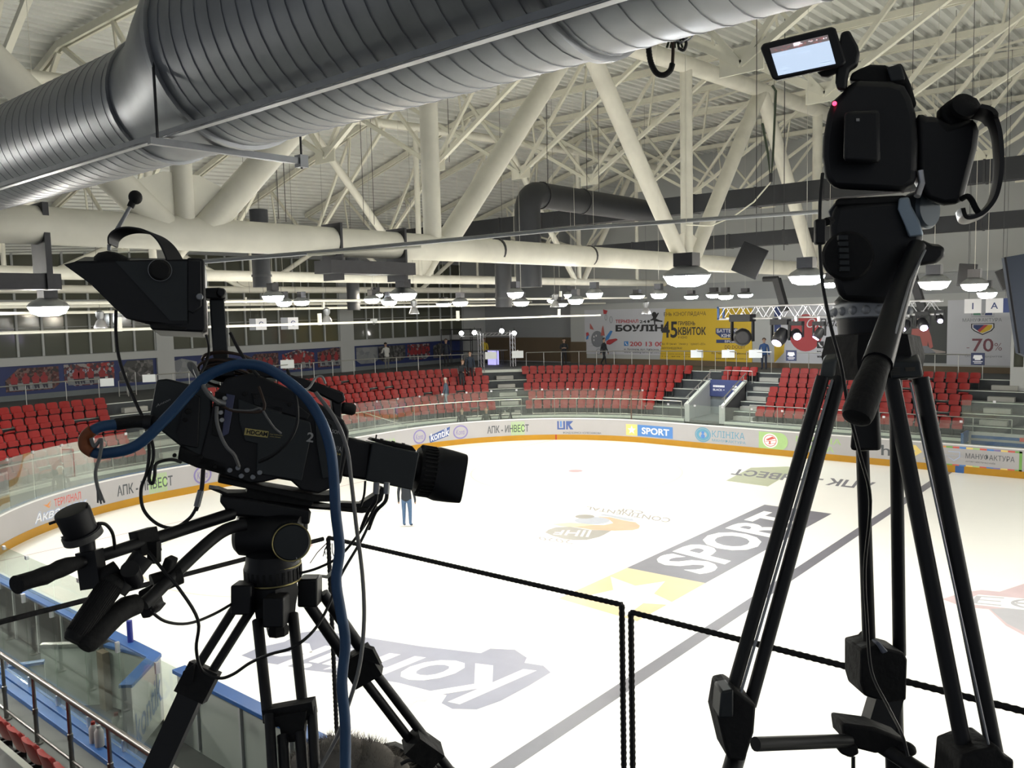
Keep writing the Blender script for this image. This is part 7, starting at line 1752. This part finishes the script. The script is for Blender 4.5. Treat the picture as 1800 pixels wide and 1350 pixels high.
MB().cyl(at(1570, 1230, 1.44), at(1575, 1420, 1.5), 16*1.45/FPX, n=14).build('lower_leg', m_blk, g2)
g3 = rleg((1566, 664, 1.24), (1700, 1345, 1.18), (1618, 664, 1.24), (1750, 1330, 1.18), 14)
MB().tube([at(1600, 672, 1.22), at(1638, 850, 1.20), at(1738, 1310, 1.16)], .0018, 6).build('leg_seam', m_galvd, g3)
MB().prism([at(x, y, 1.15) for x, y in ((1690, 1330), (1716, 1320), (1756, 1312), (1768, 1330), (1784, 1336), (1782, 1400), (1684, 1400))], FW*.07).build('leg_clamp', m_rub, g3, bevel=.004)
# spreader
sp = MB().cyl(at(1328, 1308, 1.16), at(1492, 1302, 1.26), 12*1.2/FPX, n=12).build('spreader_arm', m_blk, tr)
MB().prism([at(x, y, 1.26) for x, y in ((1480, 1272), (1540, 1280), (1590, 1300), (1600, 1316), (1572, 1322), (1540, 1326), (1500, 1316), (1484, 1300))], FW*.05).build('spreader_hub', m_rub, sp, bevel=.005)
MB().prism([at(x, y, 1.25) for x, y in ((1470, 1306), (1508, 1310), (1512, 1326), (1496, 1334), (1478, 1326))], FW*.02).build('spreader_knob', m_rub, sp, bevel=.004)
MB().ball(at(1592, 1316, 1.26), .012, 12, 8, (1.3, 1, .9)).build('spreader_knob', m_rub, sp)
MB().cyl(at(1545, 1308, 1.28), at(1670, 1390, 1.2), 14*1.25/FPX, n=12).build('spreader_arm', m_blk, tr)
MB().cyl(at(1500, 1330, 1.27), at(1500, 1400, 1.27), .003, n=6).build('spreader_screw', m_blk, tr)
# cables of the right camera
cable('black_cable', 'thin black cable running from the right camera down its tripod', [(1446, 305, 1.2), (1442, 345, 1.19), (1441, 385, 1.19), (1441, 430, 1.19), (1446, 500, 1.18), (1462, 580, 1.17), (1478, 640, 1.17), (1492, 720, 1.18), (1512, 800, 1.2), (1530, 880, 1.25), (1520, 1000, 1.3), (1524, 1090, 1.33), (1532, 1180, 1.34), (1560, 1240, 1.3), (1585, 1290, 1.24), (1596, 1330, 1.22)], 3.0, m_cbk)
t = thing('inline_box', 'small black inline box on the cable left of the right tripod head', 'adapter', at(1441, 408, 1.19))
MB().obox(at(1441, 408, 1.185), RT*.0075, UP*.018, FW*.006).build('case', m_blk, t, bevel=.003)
MB().tube([at(1452, 390, 1.2), at(1460, 388, 1.22)], .006, 8).build('clip', m_rub, t)
# ================================================================== hose and chain at the top
t = thing('black_hose', 'ribbed black rubber hose loop hanging from the roof at the top', 'hose', at(1142, 0, 5))
P0 = smooth_pts([at(*q) for q in ((1144, -60, 5), (1142, 0, 5), (1139, 50, 5), (1142, 100, 5), (1152, 126, 5), (1166, 132, 5), (1178, 124, 5), (1182, 112, 5))], 14)
MB().tube(P0, [.017*(1.06 if i % 2 else .95) for i in range(len(P0))], 12).build('hose', m_rub, t)
cablepx([(1182, 114, 5), (1183, 80, 5), (1178, 40, 5), (1172, 0, 5), (1170, -50, 5)], 3, 8).build('thin_tail', m_cbr, t)
def chain(label, pts):
    t = thing('steel_chain', label, 'chain', at(*pts[0])); P = smooth_pts([at(*q) for q in pts], 8); L = 0; nxt = 0; i = 0; last = P[0]; k = 0
    for a, b in zip(P, P[1:]):
        L += (b-a).length
        if L >= nxt:
            ax = (b-a).normalized(); e1_, e2_ = frame_of(ax); s_ = e1_ if k % 2 else e2_
            mb = MB(); mb.tube([a+ax*.030*cos(j*pi/8)+s_*.014*sin(j*pi/8) for j in range(16)], .0055, 6, closed=True); mb.build('link', m_galvd, t); nxt += .042; k += 1
    return t
chain('steel chain hanging in a loop beside the black hose', [(1156, -20, 5.1), (1158, 30, 5.1), (1170, 58, 5.1), (1186, 72, 5.1), (1200, 74, 5.1)])
chain('steel chain slanting down from the upper right to the hose', [(1256, -20, 5.1), (1240, 12, 5.1), (1228, 40, 5.1), (1212, 64, 5.1), (1200, 74, 5.1)])
t = thing('chain_hook', 'dark hook and shackle where the two chains meet', 'hook', at(1200, 78, 5.1))
MB().tube(smooth_pts([at(1196, 66, 5.1), at(1206, 74, 5.1), at(1202, 88, 5.1), at(1192, 84, 5.1)]), .010, 8).build('hook', m_darks, t)
for k in range(5): tubpx([(1178+k*4, 66, 5.1), (1172+k*7, 84, 5.1)], 2, 6).build('strap_end', mat('rope_green', (.035, .05, .03), .8), t)
